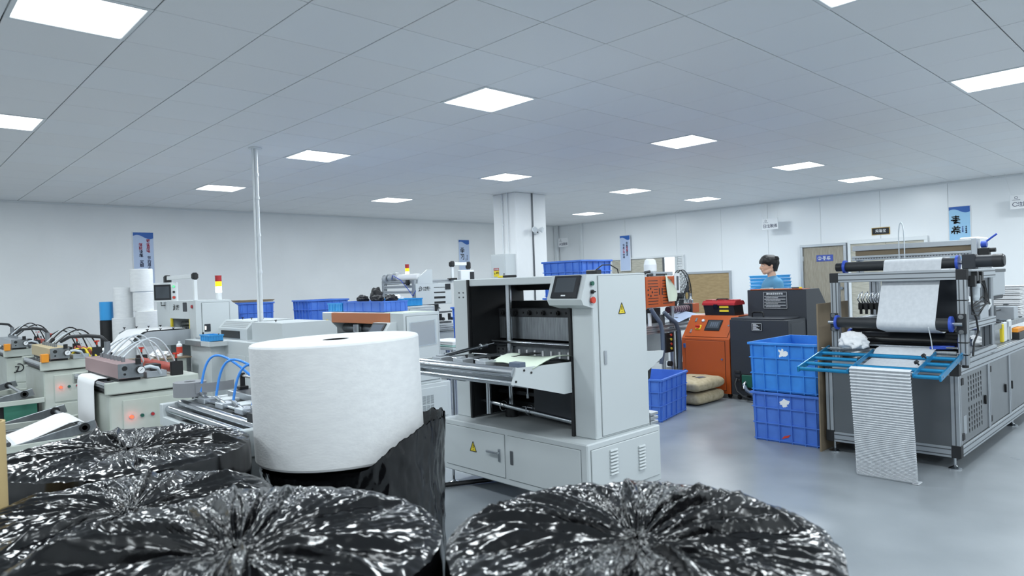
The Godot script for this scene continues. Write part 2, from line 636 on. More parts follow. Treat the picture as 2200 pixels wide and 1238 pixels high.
	M.maroon = mt(rgb(70, 42, 58), 0.6)
	M.teal_edge = mt(rgb(176, 214, 206), 0.5)
	M.skin = mt(rgb(222, 178, 152), 0.55)
	M.hair = mt(rgb(26, 24, 25), 0.6)
	M.shirt = mt(rgb(92, 152, 190), 0.8)
	M.trousers = mt(rgb(48, 54, 70), 0.8)
	M.clear = mt(Color(0.86, 0.9, 0.93, 0.25), 0.08)
	M.clear.transparency = BaseMaterial3D.TRANSPARENCY_ALPHA
	for k in [["glow_red", Color(1.0, 0.25, 0.16), 3.0], ["glow_green", Color(0.3, 1.0, 0.5), 1.2], ["glow_white", Color(1, 1, 0.95), 1.6], ["glow_yellow", Color(1.0, 0.8, 0.1), 0.8], ["pane_lit", Color(0.95, 0.98, 1.0), 1.15]]:
		var m := mt(k[1], 0.4)
		m.emission_enabled = true
		m.emission = k[1]
		m.emission_energy_multiplier = k[2]
		M[k[0]] = m

func shell() -> void:
	struct("floor", bx(XN - 0.2, XR + 0.2, -0.2, 0.0, ZL - 0.2, ZN + 0.2), M.floor, "smooth grey epoxy floor with faint cloudy patches", V(5, 0, -4))
	struct("wall_left", bx(XN - 0.2, XR + 0.2, 0.0, CEIL, ZL - 0.2, ZL), M.wall, "plain pale grey rear wall behind the left machines", V(5, 0, ZL))
	struct("wall_rear", bx(XN - 0.2, XN, 0.0, CEIL, ZL, ZN), M.wall, "plain pale wall on the unseen left side", V(XN, 0, -3))
	struct("wall_front", bx(XN, XR, 0.0, CEIL, ZN, ZN + 0.2), M.wall, "plain pale wall behind the viewer", V(5, 0, ZN))
	var wr := struct("wall_right", bx(XR + 0.03, XR + 0.25, 0.0, CEIL, ZL, ZN), M.seam, "pale wall of tall smooth panels on the right", V(XR, 0, -3))
	var seams := [-13.1, -12.15, -10.7, -9.19, -8.005, -6.9, -5.78, -4.65, -3.516, -2.35, -1.2, 0.0, 1.2, 2.4, 3.6, 4.8, 6.0]
	for i in seams.size() - 1:
		part(wr, "panel", bx(XR, XR + 0.04, 0.0, CEIL - 0.001, seams[i] + 0.002, seams[i + 1] - 0.002, 0.002), M.wall_panel)
	off = Vector3.ZERO
	struct("trim_1", bx(XR - 0.07, XR - 0.001, 0.0, CEIL, -12.19, -12.11, 0.004), M.white_metal, "slim white vertical post on the right wall near the corner", V(XR, 0, -12.15))
	struct("trim_2", bx(XR - 0.12, XR - 0.04, 0.0, CEIL, -13.09, -12.98, 0.004), M.white_metal, "white vertical duct in the corner of the two walls", V(XR - 0.08, 0, -13.03))
	struct("trim_3", bx(XN, XR, CEIL - 0.03, CEIL - 0.001, ZL, ZL + 0.02), M.white_metal, "thin white edge angle between rear wall and ceiling", V(5, CEIL - 0.03, ZL))
	struct("trim_4", bx(XR - 0.02, XR, CEIL - 0.03, CEIL - 0.001, ZL + 0.02, ZN), M.white_metal, "thin white edge angle between right wall and ceiling", V(XR, CEIL - 0.03, -3))
	ceiling()

func ceiling() -> void:
	var back := struct("ceiling", bx(XN - 0.2, XR + 0.2, CEIL + 0.022, CEIL + 0.2, ZL - 0.2, ZN + 0.2), M.grid_back, "suspended ceiling of square pale metal tiles with dark joints", V(5, CEIL, -4))
	var lamps := {}
	for p in [-15, -10, -5, 0, 5, 10]:
		for q in [-6, -1, 4, 9, 14, 18]:
			lamps[Vector2i(p, q)] = true
	var cells := []
	var cam_f := V(0.688, 0, -0.726)
	var cam_r := V(0.726, 0, 0.688)
	for p in range(-17, 16):
		for q in range(-11, 22):
			if lamps.has(Vector2i(p, q)):
				continue
			var x0 := maxf(GX + q * 0.6, XN)
			var x1 := minf(GX + (q + 1) * 0.6, XR)
			var z1 := minf(GZ - p * 0.6, ZN)
			var z0 := maxf(GZ - (p + 1) * 0.6, ZL)
			if x1 - x0 < 0.02 or z1 - z0 < 0.02:
				continue
			var m := V((x0 + x1) / 2, 0, (z0 + z1) / 2)
			var d := m.dot(cam_f)
			var s := m.dot(cam_r)
			var seen := d > 1.5 and absf(s) < d * 0.79 + 0.3
			cells.append([d if seen else 900.0 + m.length(), x0, x1, z0, z1])
	cells.sort_custom(func(a, b): return a[0] < b[0])
	var rest := nb()
	var shared := {}
	var g := 0.0035
	for i in cells.size():
		var c: Array = cells[i]
		if i < 300:
			var w: float = c[2] - c[1]
			var h: float = c[4] - c[3]
			var lift := rng.randf_range(0.0, 0.0015)
			var key := "%.3f %.3f %d" % [w, h, i % 3]
			if not shared.has(key):
				shared[key] = bx(-w / 2 + g, w / 2 - g, 0.0, 0.012, -h / 2 + g, h / 2 - g, 0.0025).mesh(Vector3.ZERO, M.tile if i % 3 else M.tile_b)
			var o := MeshInstance3D.new()
			o.name = "tile"
			o.mesh = shared[key]
			back.add_child(o, true)
			o.position = V((c[1] + c[2]) / 2, CEIL + lift, (c[3] + c[4]) / 2) - back.position
		else:
			rest.box(c[1] + g, c[2] - g, CEIL, CEIL + 0.012, c[3] + g, c[4] - g)
	off = back.position
	var r := part(back, "far_tiles", rest, M.tile, "distant ceiling tiles")
	r.set_meta("kind", "stuff")
	off = Vector3.ZERO

const RT := Vector3(0, 0, 1)      # reading direction on a face that looks towards -x
const RX := Vector3(1, 0, 0)      # reading direction on a face that looks towards +z
const DN := Vector3(0, -1, 0)

func banner(at: Vector3, rt: Vector3, w: float, h: float, lines: Array, label: String, sheet: Material) -> Node3D:
	# at = top left corner on the wall; lines of [text, right offset, down offset, size, weight, material]
	var nrm := DN.cross(rt)
	var o := thing("wall_banner", label, "banner", at + DN * h, "")
	off = o.position
	part(o, "sheet", nb().obox(at + rt * w / 2 + DN * h / 2 + nrm * 0.006, rt * w / 2, DN * h / 2, nrm * 0.002), sheet)
	var wave := []
	wave.append(at + rt * 0.004 + DN * 0.004)
	wave.append(at + rt * (w - 0.004) + DN * 0.004)
	for i in 13:
		var t := i / 12.0
		wave.append(at + rt * (w - 0.004 - (w - 0.008) * t) + DN * (0.085 + 0.035 * sin(t * 5.2 + 0.6)))
	for i in wave.size():
		wave[i] += nrm * 0.0085
	part(o, "blue_wave", nb().prism(wave, nrm * 0.0008), M.banner_blue)
	var fr := nb()
	for s in [0.0, 1.0]:
		fr.obox(at + DN * (h * s) + rt * w / 2 + nrm * 0.007, rt * (w / 2 + 0.006), DN * 0.006, nrm * 0.006)
		fr.obox(at + rt * (w * s) + DN * h / 2 + nrm * 0.007, rt * 0.005, DN * h / 2, nrm * 0.005)
	part(o, "frame", fr, M.print_white)
	for l in lines:
		part(o, "lettering", writing(l[0], at + rt * l[1] + DN * l[2] + nrm * 0.0098, rt, DN, l[3], l[4], l[6] if l.size() > 6 else 1.2, true), l[5])
	off = Vector3.ZERO
	return o

func hanging_sign(z0: float, letter: String, label: String) -> void:
	var at := V(13.9, 2.68, z0)
	var o := thing("hanging_sign", label, "sign", V(13.9, 2.445, z0 + 0.175), "white line signs hung from the ceiling")
	part(o, "board", bx(13.895, 13.905, 2.445, 2.68, z0, z0 + 0.35, 0.002), M.print_white)
	part(o, "lettering", writing(letter + "注胶线", at + V(-0.0065, -0.125, 0.03), RT, DN, 0.066, 0.0085, 1.14), M.print_navy)
	var lg := nb().tube(ring(at + V(-0.0065, -0.048, 0.085), RT, DN, 0.02, 12), 0.003, 4, true)
	lg.box(13.8925, 13.894, 2.592, 2.598, z0 + 0.03, z0 + 0.14)
	part(o, "logo", lg, M.print_navy)
	for s in [[0.02, -0.06], [0.33, 0.39]]:
		part(o, "cord", nb().tube([V(13.9, 2.675, z0 + s[0]), V(13.9, CEIL, z0 + s[1])], 0.003, 5), M.print_white)
	off = Vector3.ZERO

func ring(c: Vector3, a: Vector3, b: Vector3, r: float, seg := 16) -> Array:
	var out := []
	for i in seg:
		out.append(c + a * cos(TAU * i / seg) * r + b * sin(TAU * i / seg) * r)
	return out

func wall_fittings() -> void:
	var x := XR
	# window with blind
	var w := struct("window_1", nb().box(x - 0.05, x, 2.0, 2.045, -11.17, -8.98, 0.003).box(x - 0.05, x, 1.0, 1.045, -11.17, -8.98, 0.003).box(x - 0.05, x, 1.045, 2.0, -11.17, -11.125).box(x - 0.05, x, 1.045, 2.0, -9.03, -8.98), M.white_metal, "wide window in the right wall with blind and bright gap", V(x, 1.0, -10.07))
	part(w, "blind", bx(x - 0.03, x - 0.02, 1.045, 1.985, -11.12, -9.58), M.beige)
	part(w, "mullion", bx(x - 0.045, x, 1.045, 2.0, -9.58, -9.53), M.alu_dark)
	part(w, "pane", bx(x - 0.02, x - 0.012, 1.045, 2.0, -9.53, -9.24), M.pane_lit, "bright pane lit by the room behind")
	part(w, "side_panel", bx(x - 0.03, x - 0.012, 1.045, 2.0, -9.24, -9.16), M.grey)
	for i in 24:
		var y := 1.06 + i * 0.039
		part(w, "slat", nb().obox(V(x - 0.025, y + 0.018, -9.095), V(0.004, 0.012, 0), V(0.0008, -0.0004, 0), V(0, 0, 0.062)), M.white_metal)
	# framed plywood hatch
	var b := thing("plywood_board", "plywood panel in a thin grey frame on the right wall, behind the red toolbox", "board", V(x, 0.6, -8.34))
	part(b, "panel", bx(x - 0.02, x - 0.002, 0.62, 1.58, -8.88, -7.83), M.plywood)
	part(b, "frame", nb().box(x - 0.04, x, 1.57, 1.62, -8.92, -7.78, 0.003).box(x - 0.04, x, 0.6, 0.64, -8.92, -7.78, 0.003).box(x - 0.04, x, 0.64, 1.57, -8.92, -8.88).box(x - 0.04, x, 0.64, 1.57, -7.83, -7.78), M.alu)
	# wood-grain door
	var d := struct("door_1", nb().box(x - 0.09, x, 2.03, 2.08, -6.18, -5.27, 0.004).box(x - 0.09, x, 0, 2.03, -6.18, -6.13, 0.004).box(x - 0.09, x, 0, 2.03, -5.32, -5.27, 0.004), M.alu, "door with grey wood grain in an aluminium frame, blue plate on it", V(x, 0, -5.72))
	part(d, "leaf", bx(x - 0.05, x - 0.005, 0.01, 2.03, -6.13, -5.32, 0.003), M.wood_grey)
	part(d, "lock", nb().cyl(V(x - 0.05, 1.18, -5.37), V(x - 0.1, 1.18, -5.37), 0.03, 14), M.steel, "round steel door knob")
	for y in [0.25, 1.02, 1.8]:
		part(d, "hinge", nb().cyl(V(x - 0.06, y - 0.05, -6.13), V(x - 0.06, y + 0.05, -6.13), 0.01, 8), M.steel)
	var pl := thing("door_plate", "blue plate with white circled number two on the wood-grain door", "sign", V(x - 0.052, 1.73, -5.7))
	part(pl, "plate", bx(x - 0.058, x - 0.0505, 1.728, 1.858, -5.86, -5.53, 0.002), M.plate_blue)
	var tx := writing("号车", V(x - 0.0595, 1.828, -5.74), RT, DN, 0.072, 0.011, 1.2)
	tx.tube(ring(V(x - 0.0595, 1.793, -5.795), RT, DN, 0.034, 18), 0.004, 4, true)
	glyph(tx, "2", V(x - 0.0595, 1.813, -5.815), RT, DN, 0.04, 0.008, V(-1, 0, 0))
	part(pl, "lettering", tx, M.print_white)
	var d2 := struct("door_2", nb().box(x - 0.07, x, 2.04, 2.115, -5.24, -3.84, 0.004).box(x - 0.07, x, 0, 2.04, -5.24, -5.19, 0.004).box(x - 0.07, x, 0, 2.04, -3.9, -3.84, 0.004), M.white_metal, "wide pale wood door in a white frame behind the roller machine", V(x, 0, -4.54))
	for k in 2:
		part(d2, "leaf", bx(x - 0.045, x - 0.005, 0.01, 2.04, -5.19 + k * 0.645, -4.549 + k * 0.645, 0.003), M.beige)
	part(d2, "handle", nb().tube([V(x - 0.05, 0.95, -4.6), V(x - 0.09, 0.95, -4.6), V(x - 0.09, 1.15, -4.6), V(x - 0.05, 1.15, -4.6)], 0.008, 8), M.steel)
	var s := thing("room_plate", "black nameplate with gold edge and white characters above the pale door", "sign", V(x, 2.19, -4.65))
	part(s, "frame", bx(x - 0.012, x, 2.188, 2.33, -4.81, -4.483, 0.003), M.gold)
	part(s, "plate", bx(x - 0.016, x - 0.011, 2.2, 2.318, -4.797, -4.497), M.print_black)
	part(s, "lettering", writing("实验室", V(x - 0.0175, 2.292, -4.737), RT, DN, 0.052, 0.008, 1.25), M.print_white)
	banner(V(x, 2.6, -3.51), RT, 0.335, 0.95, [["素养", 0.04, 0.17, 0.13, 0.02, M.print_black, 1.42], ["没有素养", 0.25, 0.36, 0.028, 0.005, M.print_navy, 1.2], ["安全定期", 0.2, 0.36, 0.022, 0.004, M.plate_blue, 1.2]], "light blue banner with two large black brush characters on the right wall", M.banner_sky)
	banner(V(x - 0.06, 2.62, -10.83), RT, 0.32, 0.9, [["没有", 0.19, 0.17, 0.052, 0.009, M.print_navy], ["措施", 0.19, 0.29, 0.052, 0.009, M.print_red], ["免谈", 0.19, 0.41, 0.052, 0.009, M.print_navy], ["没有", 0.09, 0.22, 0.052, 0.009, M.print_navy], ["计划", 0.09, 0.34, 0.052, 0.009, M.print_red], ["如有", 0.09, 0.46, 0.052, 0.009, M.print_navy]], "pale banner with two columns of characters above the blinded window", M.banner)
	banner(V(3.41, 2.61, ZL), RX, 0.335, 1.05, [["安全用电", 0.215, 0.12, 0.052, 0.009, M.print_red, 1.18], ["节约用水", 0.225, 0.42, 0.052, 0.009, M.print_navy, 1.18], ["消防", 0.095, 0.195, 0.052, 0.009, M.print_red, 1.18], ["设施", 0.1, 0.318, 0.052, 0.009, M.print_navy, 1.18], ["定期", 0.105, 0.49, 0.052, 0.009, M.print_navy, 1.18]], "tall pale blue safety banner with two columns of small characters on the rear wall", M.banner)
	banner(V(10.645, 2.615, ZL), RX, 0.345, 0.98, [["学习", 0.05, 0.2, 0.12, 0.018, M.print_black, 1.35], ["学习安全", 0.25, 0.38, 0.026, 0.005, M.print_navy, 1.2], ["习用", 0.21, 0.46, 0.024, 0.004, M.print_navy, 1.2], ["?", 0.18, 0.76, 0.13, 0.028, M.print_red, 1.2], ["意事", 0.07, 0.79, 0.055, 0.011, M.print_black, 1.1]], "pale blue banner with two brush characters and a red question mark, left of the column", M.banner)
	hanging_sign(-12.75, "A", "white sign with letter A hung from the ceiling right of the column")
	hanging_sign(-6.88, "B", "white sign with letter B hung from the ceiling above the worker")
	hanging_sign(-2.545, "C", "white sign with letter C hung at the right edge of the photograph")

func column_and_pole() -> void:
	var c := thing("column", "square white concrete column reaching the ceiling in the middle of the hall", "column", V(8.47, 0, -8.68))
	part(c, "shaft", bx(8.1, 8.85, 0, CEIL, -8.96, -8.4, 0.008), M.wall)
	for s in [[V(8.085, 0, -8.72), 0.014], [V(8.085, 0, -8.585), 0.012]]:
		var p: Vector3 = s[0]
		part(c, "conduit", nb().cyl(p + V(0, 2.0, 0), p + V(0, CEIL, 0), s[1], 10), M.white_metal)
	part(c, "trunking", bx(8.49, 8.52, 0.3, CEIL, -8.4, -8.385, 0.002), M.alu_dark, "thin dark cable trunking")
	for y in [1.9, 2.5, 2.9]:
		part(c, "clip", bx(8.07, 8.1, y, y + 0.025, -8.745, -8.695), M.white_metal)
	var e := thing("emergency_light", "white twin-head emergency light on the right face of the column", "emergency light", V(8.55, 2.36, -8.38))
	part(e, "body", bx(8.5, 8.6, 2.34, 2.44, -8.384, -8.33, 0.01), M.white_metal)
	for sx in [-1.0, 1.0]:
		var m := V(8.55 + sx * 0.085, 2.42, -8.32)
		var hd := part(e, "lamp_head", nb().lathe(m, [Vector2(0.0, -0.03), Vector2(0.03, -0.03), Vector2(0.052, 0.02), Vector2(0.05, 0.035), Vector2(0.0, 0.035)], 18, V(sx * 0.5, -0.15, 0.85).normalized()), M.white_metal)
		part(hd, "lens", nb().cyl(m + V(sx * 0.5, -0.15, 0.85).normalized() * 0.034, m + V(sx * 0.5, -0.15, 0.85).normalized() * 0.04, 0.038, 16), M.clear)
	part(e, "test_button", nb().cyl(V(8.55, 2.37, -8.33), V(8.55, 2.37, -8.32), 0.012, 10), M.black)
	var b := thing("distribution_box", "grey electrical box with yellow and red warning label on the column", "electrical box", V(7.97, 1.2, -8.61))
	part(b, "body", bx(7.86, 8.099, 1.2, 2.0, -8.8, -8.43, 0.006), M.grey)
	part(b, "door", bx(7.85, 7.862, 1.22, 1.98, -8.785, -8.445, 0.004), M.grey)
	part(b, "warning_label", bx(7.847, 7.851, 1.62, 1.72, -8.72, -8.59), M.yellow)
	part(b, "danger_label", bx(7.847, 7.851, 1.722, 1.765, -8.72, -8.59), M.red)
	part(b, "lettering", writing("有电安全", V(7.846, 1.755, -8.7), RT, DN, 0.022, 0.004, 1.2), M.print_white)
	var wt := writing("有电", V(7.846, 1.7, -8.66), RT, DN, 0.03, 0.005, 1.1)
	wt.prism([V(7.8468, 1.66, -8.71), V(7.8468, 1.66, -8.68), V(7.8468, 1.69, -8.695)], V(-0.0005, 0, 0))
	part(b, "lettering", wt, M.print_black)
	part(b, "lock", nb().cyl(V(7.85, 1.66, -8.46), V(7.838, 1.66, -8.46), 0.012, 10), M.black)
	var p := thing("ceiling_pipe", "thin white pipe running from the ceiling down to the left machines", "pipe", V(3.12, 0, -7.25))
	part(p, "pipe", nb().cyl(V(3.12, 0.0, -7.25), V(3.12, CEIL, -7.25), 0.022, 14), M.white_metal)
	part(p, "thin_conduit", nb().cyl(V(3.085, 0.9, -7.24), V(3.085, CEIL, -7.24), 0.011, 10), M.white_metal)
	part(p, "flange", nb().cyl(V(3.12, CEIL - 0.012, -7.25), V(3.12, CEIL, -7.25), 0.07, 18), M.white_metal)
	for y in [2.75, 2.5, 2.1, 1.7]:
		part(p, "collar", nb().cyl(V(3.12, y, -7.25), V(3.12, y + 0.03, -7.25), 0.028, 14), M.white_metal)

func louvres(parent: Node, x: float, z: float, y0: float, rows: int, w: float, dy: float, m: Material) -> void:
	for i in rows:
		part(parent, "louvre", nb().obox(V(x, y0 + i * dy, z), V(w / 2, 0, 0), V(0, 0.006, -0.004), V(0, 0.003, 0.006), 0.002), m)

func warning_sign(parent: Node, c: Vector3, rt: Vector3, s: float) -> void:
	var nrm := DN.cross(rt)
	var w := part(parent, "warning_sign", nb().prism([c - rt * s / 2 + DN * s * 0.45, c + rt * s / 2 + DN * s * 0.45, c - DN * s * 0.55], nrm * 0.001), M.yellow, "yellow triangular warning sticker")
	var e := nb()
	var q := [c - rt * s / 2 + DN * s * 0.45, c + rt * s / 2 + DN * s * 0.45, c - DN * s * 0.55]
	for i in 3:
		var a: Vector3 = q[i].lerp(c, 0.06) + nrm * 0.0016
		var b: Vector3 = q[(i + 1) % 3].lerp(c, 0.06) + nrm * 0.0016
		e.tube([a, b], s * 0.035, 4)
	e.tube([c - DN * s * 0.22 + nrm * 0.0014, c + DN * s * 0.1 + nrm * 0.0014], s * 0.045, 4)
	e.tube([c + DN * s * 0.22 + nrm * 0.0014, c + DN * s * 0.27 + nrm * 0.0014], s * 0.045, 4)
	part(w, "print", e, M.print_black)

func slab(x0: float, x1: float, y0: float, y1: float, z0: float, z1: float, b: float, m: Material, parent: Node, called: String, label := "") -> MeshInstance3D:
	return part(parent, called, bx(x0, x1, y0, y1, z0, z1, b), m, label)

func levelling_foot(parent: Node, x: float, z: float, top: float) -> void:
	part(parent, "foot", nb().lathe(V(x, 0, z), [Vector2(0.0, 0.0), Vector2(0.045, 0.0), Vector2(0.045, 0.008), Vector2(0.018, 0.022), Vector2(0.01, 0.03), Vector2(0.01, top)], 16), M.steel)

func push_button(parent: Node, c: Vector3, nrm: Vector3, r: float, m: Material, called := "button") -> MeshInstance3D:
	part(parent, "button_ring", nb().cyl(c, c + nrm * 0.006, r * 1.35, 16), M.steel)
	return part(parent, called, nb().cyl(c + nrm * 0.006, c + nrm * (0.008 + r * 0.5), r, 16), m)

func pleating_machine() -> void:
	var t := thing("pleating_machine", "light grey knife pleating machine with open front in the middle of the hall", "machine", V(3.55, 0, -3.44))
	# base cabinet
	var b := slab(3.16, 3.93, 0.12, 0.5, -4.15, -2.72, 0.008, M.grey, t, "base_cabinet")
	for d in [[-4.106, -3.46], [-3.425, -2.772]]:
		slab(3.1585, 3.162, 0.163, 0.464, d[0] - 0.003, d[1] + 0.003, 0.0, M.seam, b, "door_gap")
		slab(3.152, 3.17, 0.166, 0.461, d[0], d[1], 0.003, M.grey, b, "door")
	slab(3.19, 3.9, 0.163, 0.464, -2.722, -2.7185, 0.0, M.seam, b, "panel_gap")
	slab(3.193, 3.897, 0.166, 0.461, -2.73, -2.712, 0.003, M.grey, b, "side_panel")
	var hd := nb().box(3.146, 3.152, 0.27, 0.36, -3.52, -3.496, 0.002).box(3.125, 3.146, 0.328, 0.342, -3.515, -3.5, 0.002).box(3.12, 3.13, 0.325, 0.345, -3.62, -3.5, 0.004)
	part(b, "lever_handle", hd, M.steel)
	part(b, "door_pull", nb().box(3.146, 3.153, 0.27, 0.365, -3.4, -3.37, 0.004), M.alu_dark)
	warning_sign(b, V(3.1515, 0.333, -3.787), RT, 0.075)
	for z in [0]:
		louvres(b, 3.4, -2.706, 0.28, 8, 0.075, 0.021, M.grey)
		louvres(b, 3.695, -2.706, 0.25, 8, 0.07, 0.021, M.grey)
	for x in [3.21, 3.88]:
		for z in [-4.1, -2.78]:
			levelling_foot(t, x, z, 0.125)
	# tower: side pillars, lintel, back
	var lp := slab(3.3, 3.87, 0.5, 1.54, -4.14, -3.965, 0.006, M.grey, t, "side_pillar")
	for dy in [1.405, 1.44]:
		for dz in [-4.07, -4.02]:
			part(lp, "screw", nb().cyl(V(3.3, dy, dz), V(3.296, dy, dz), 0.006, 8), M.alu_dark)
	var rp := slab(3.3, 3.87, 0.5, 1.54, -2.935, -2.76, 0.006, M.grey, t, "side_pillar")
	slab(3.355, 3.858, 0.512, 1.53, -2.762, -2.7585, 0.0, M.seam, rp, "door_gap")
	var sd := slab(3.358, 3.855, 0.515, 1.527, -2.77, -2.752, 0.003, M.grey, rp, "door", "tall side door")
	part(sd, "door_pull", bx(3.388, 3.414, 0.965, 1.055, -2.752, -2.744, 0.004), M.alu)
	warning_sign(sd, V(3.587, 1.31, -2.7515), RX, 0.075)
	slab(3.3, 3.4, 1.487, 1.54, -3.965, -2.935, 0.005, M.grey, t, "lintel")
	slab(3.4, 3.87, 1.53, 1.54, -3.965, -2.935, 0.0, M.grey, t, "top_plate")
	for s in [[-3.965, -3.945], [-2.955, -2.935]]:
		slab(3.285, 3.31, 0.5, 1.535, s[0], s[1], 0.002, M.black, t, "edge_strip")
	slab(3.31, 3.86, 0.51, 1.52, -3.96, -3.94, 0.0, M.black, t, "inner_lining")
	slab(3.31, 3.86, 0.51, 1.52, -2.96, -2.94, 0.0, M.black, t, "inner_lining")
	# rear of the opening: low dark back plate, a gap above it and two cross beams
	slab(3.84, 3.86, 0.51, 1.28, -3.94, -2.96, 0.0, M.black, t, "back_plate")
	slab(3.8, 3.86, 1.44, 1.52, -3.94, -2.96, 0.0, M.black, t, "rear_beam")
	slab(3.72, 3.86, 1.30, 1.36, -3.94, -2.96, 0.003, M.black, t, "rear_beam")
	# guide columns
	for z in [-3.76, -3.07]:
		part(t, "guide_column", nb().cyl(V(3.52, 0.53, z), V(3.52, 1.49, z), 0.026, 18), M.steel)
		if z < -3.5:
			part(t, "lower_column", nb().cyl(V(3.38, 0.53, z - 0.1), V(3.38, 0.93, z - 0.1), 0.023, 16), M.steel)
		part(t, "column_base", nb().cyl(V(3.52, 0.5, z), V(3.52, 0.56, z), 0.05, 18), M.black)
	# upper knife beam with bolts and blade
	var kb := slab(3.58, 3.62, 1.245, 1.31, -3.94, -2.96, 0.003, M.dark, t, "knife_beam")
	for i in 7:
		var z := -3.88 + i * 0.143
		part(kb, "bolt", nb().cyl(V(3.58, 1.277, z), V(3.555, 1.277, z), 0.018, 12).cyl(V(3.556, 1.277, z), V(3.545, 1.277, z), 0.01, 6), M.black)
		part(kb, "small_bolt", nb().cyl(V(3.58, 1.277, z + 0.07), V(3.572, 1.277, z + 0.07), 0.008, 8), M.black)
	part(kb, "blade", nb().obox(V(3.588, 1.165, -3.45), V(0.004, 0, 0), V(0, 0.085, 0), V(0, 0, 0.485)), M.brushed, "wide brushed steel blade")
	# lower knife bed with slotted comb
	slab(3.52, 3.7, 1.03, 1.06, -3.94, -2.96, 0.003, M.alu_dark, t, "knife_bed")
	var cb := slab(3.545, 3.565, 0.9, 1.035, -3.94, -2.96, 0.002, M.brushed, t, "comb_plate")
	for i in 9:
		var z := -3.68 + i * 0.082
		part(cb, "finger", nb().cyl(V(3.54, 0.93, z), V(3.54, 1.005, z), 0.008, 8), M.print_white)
	for i in 4:
		for j in 3:
			part(cb, "hole", nb().cyl(V(3.545, 0.94 + j * 0.03, -3.91 + i * 0.05), V(3.541, 0.94 + j * 0.03, -3.91 + i * 0.05), 0.008, 8), M.black)
	part(t, "bed_rail", nb().cyl(V(3.5, 1.062, -3.93), V(3.5, 1.058, -2.97), 0.012, 10), M.steel)
	# lower part of the opening
	part(t, "tie_bar", nb().cyl(V(3.4, 0.62, -3.945), V(3.4, 0.56, -2.955), 0.017, 14), M.steel)
	for z in [-3.72, -3.45]:
		part(t, "wire_ring", nb().tube(ring(V(3.4, 0.6, z), V(1, 0, 0), V(0, 1, 0), 0.036, 16), 0.004, 5, true), M.steel)
	slab(3.62, 3.78, 0.56, 0.6, -3.94, -2.96, 0.003, M.dark, t, "lower_beam")
	slab(3.55, 3.6, 0.66, 0.69, -3.94, -2.96, 0.003, M.dark, t, "lower_beam")
	slab(3.4, 3.42, 0.56, 0.78, -3.4, -3.0, 0.0, M.charcoal, t, "baffle_plate")
	part(t, "hanging_nozzle", nb().cyl(V(3.32, 0.72, -3.38), V(3.32, 0.84, -3.38), 0.006, 8).cyl(V(3.32, 0.7, -3.38), V(3.32, 0.73, -3.38), 0.01, 8), M.steel)
	# feeding table that sticks out of the front
	var tb := part(t, "feed_table", nb().prism([V(2.8, 0.995, -2.95), V(2.76, 0.9, -2.95), V(3.21, 0.785, -2.95), V(3.31, 0.785, -2.95), V(3.31, 0.982, -2.95), V(2.92, 0.99, -2.95)], V(0, 0, 0.012)), M.grey)
	part(t, "feed_table", nb().prism([V(2.8, 0.995, -3.945), V(2.76, 0.9, -3.945), V(3.21, 0.785, -3.945), V(3.31, 0.785, -3.945), V(3.31, 0.982, -3.945)], V(0, 0, 0.012)), M.grey)
	for s in [[2.86, 0.975], [2.92, 0.955], [2.79, 0.915], [3.29, 0.96], [3.29, 0.81]]:
		part(tb, "screw", nb().cyl(V(s[0], s[1], -2.938), V(s[0], s[1], -2.933), 0.007, 8), M.black)
	part(t, "front_roller", nb().cyl(V(2.8, 0.965, -3.935), V(2.8, 0.965, -2.95), 0.034, 24), M.steel, "polished steel roller")
	part(t, "lower_roller", nb().cyl(V(2.78, 0.905, -3.935), V(2.78, 0.905, -2.95), 0.017, 16), M.steel)
	part(t, "under_tray", nb().prism([V(2.82, 0.93, -3.93), V(2.9, 0.86, -3.93), V(3.28, 0.84, -3.93), V(3.28, 0.85, -3.93), V(2.9, 0.872, -3.93)], V(0, 0, 0.97)), M.brushed)
	part(t, "table_plate", bx(2.86, 3.5, 0.945, 0.96, -3.93, -2.955, 0.002), M.dark)
	for s in [[2.88, 0.975], [3.05, 0.98], [3.3, 0.985]]:
		part(t, "cross_rod", nb().cyl(V(s[0], s[1], -3.94), V(s[0], s[1], -2.955), 0.008, 10), M.steel)
	for k in 3:
		var z := -3.84 + k * 0.23
		var cl := part(t, "clamp", nb().box(2.85, 2.95, 0.97, 1.01, z, z + 0.1, 0.004).box(2.87, 2.91, 1.01, 1.02, z + 0.02, z + 0.07, 0.002), M.alu)
		part(cl, "clamp_screw", nb().cyl(V(2.93, 1.0, z + 0.05), V(2.93, 1.03, z + 0.05), 0.01, 8), M.black)
	part(t, "air_cylinder", nb().cyl(V(2.92, 1.015, -3.78), V(3.32, 1.045, -3.82), 0.014, 12).cyl(V(3.3, 1.045, -3.82), V(3.42, 1.055, -3.83), 0.007, 8).cyl(V(3.28, 1.043, -3.818), V(3.34, 1.047, -3.822), 0.02, 12), M.steel)
	part(t, "guide_strip", bx(3.0, 3.42, 0.985, 0.99, -3.75, -3.62, 0.0), M.brushed)
	part(t, "end_block", bx(2.84, 2.9, 0.98, 1.02, -3.05, -2.96, 0.004), M.hose_grey)
	var pts := []
	for i in 9:
		var u := i / 8.0
		pts.append(V(2.93 + u * 0.42, 0.99 + 0.02 * sin(u * 4.0) + 0.03 * u, 0))
	var pg := []
	for i in 9:
		for j in 7:
			var w := j / 6.0
			pg.append(pts[i] + V(0, 0.012 * sin(w * 5.0 + i * 0.5), -3.33 + 0.4 * w))
	var ms := nb().grid(pg, 9, 7)
	for i in pg.size():
		pg[i] += V(0, -0.003, 0)
	ms.grid(pg, 9, 7)
	off = Vector3.ZERO
	var sh := solo("filter_sheet", ms, M.mint, "pale green filter sheet lying on the feed table of the grey pleating machine", "sheet", V(3.1, 0.96, -3.1))
	off = t.position
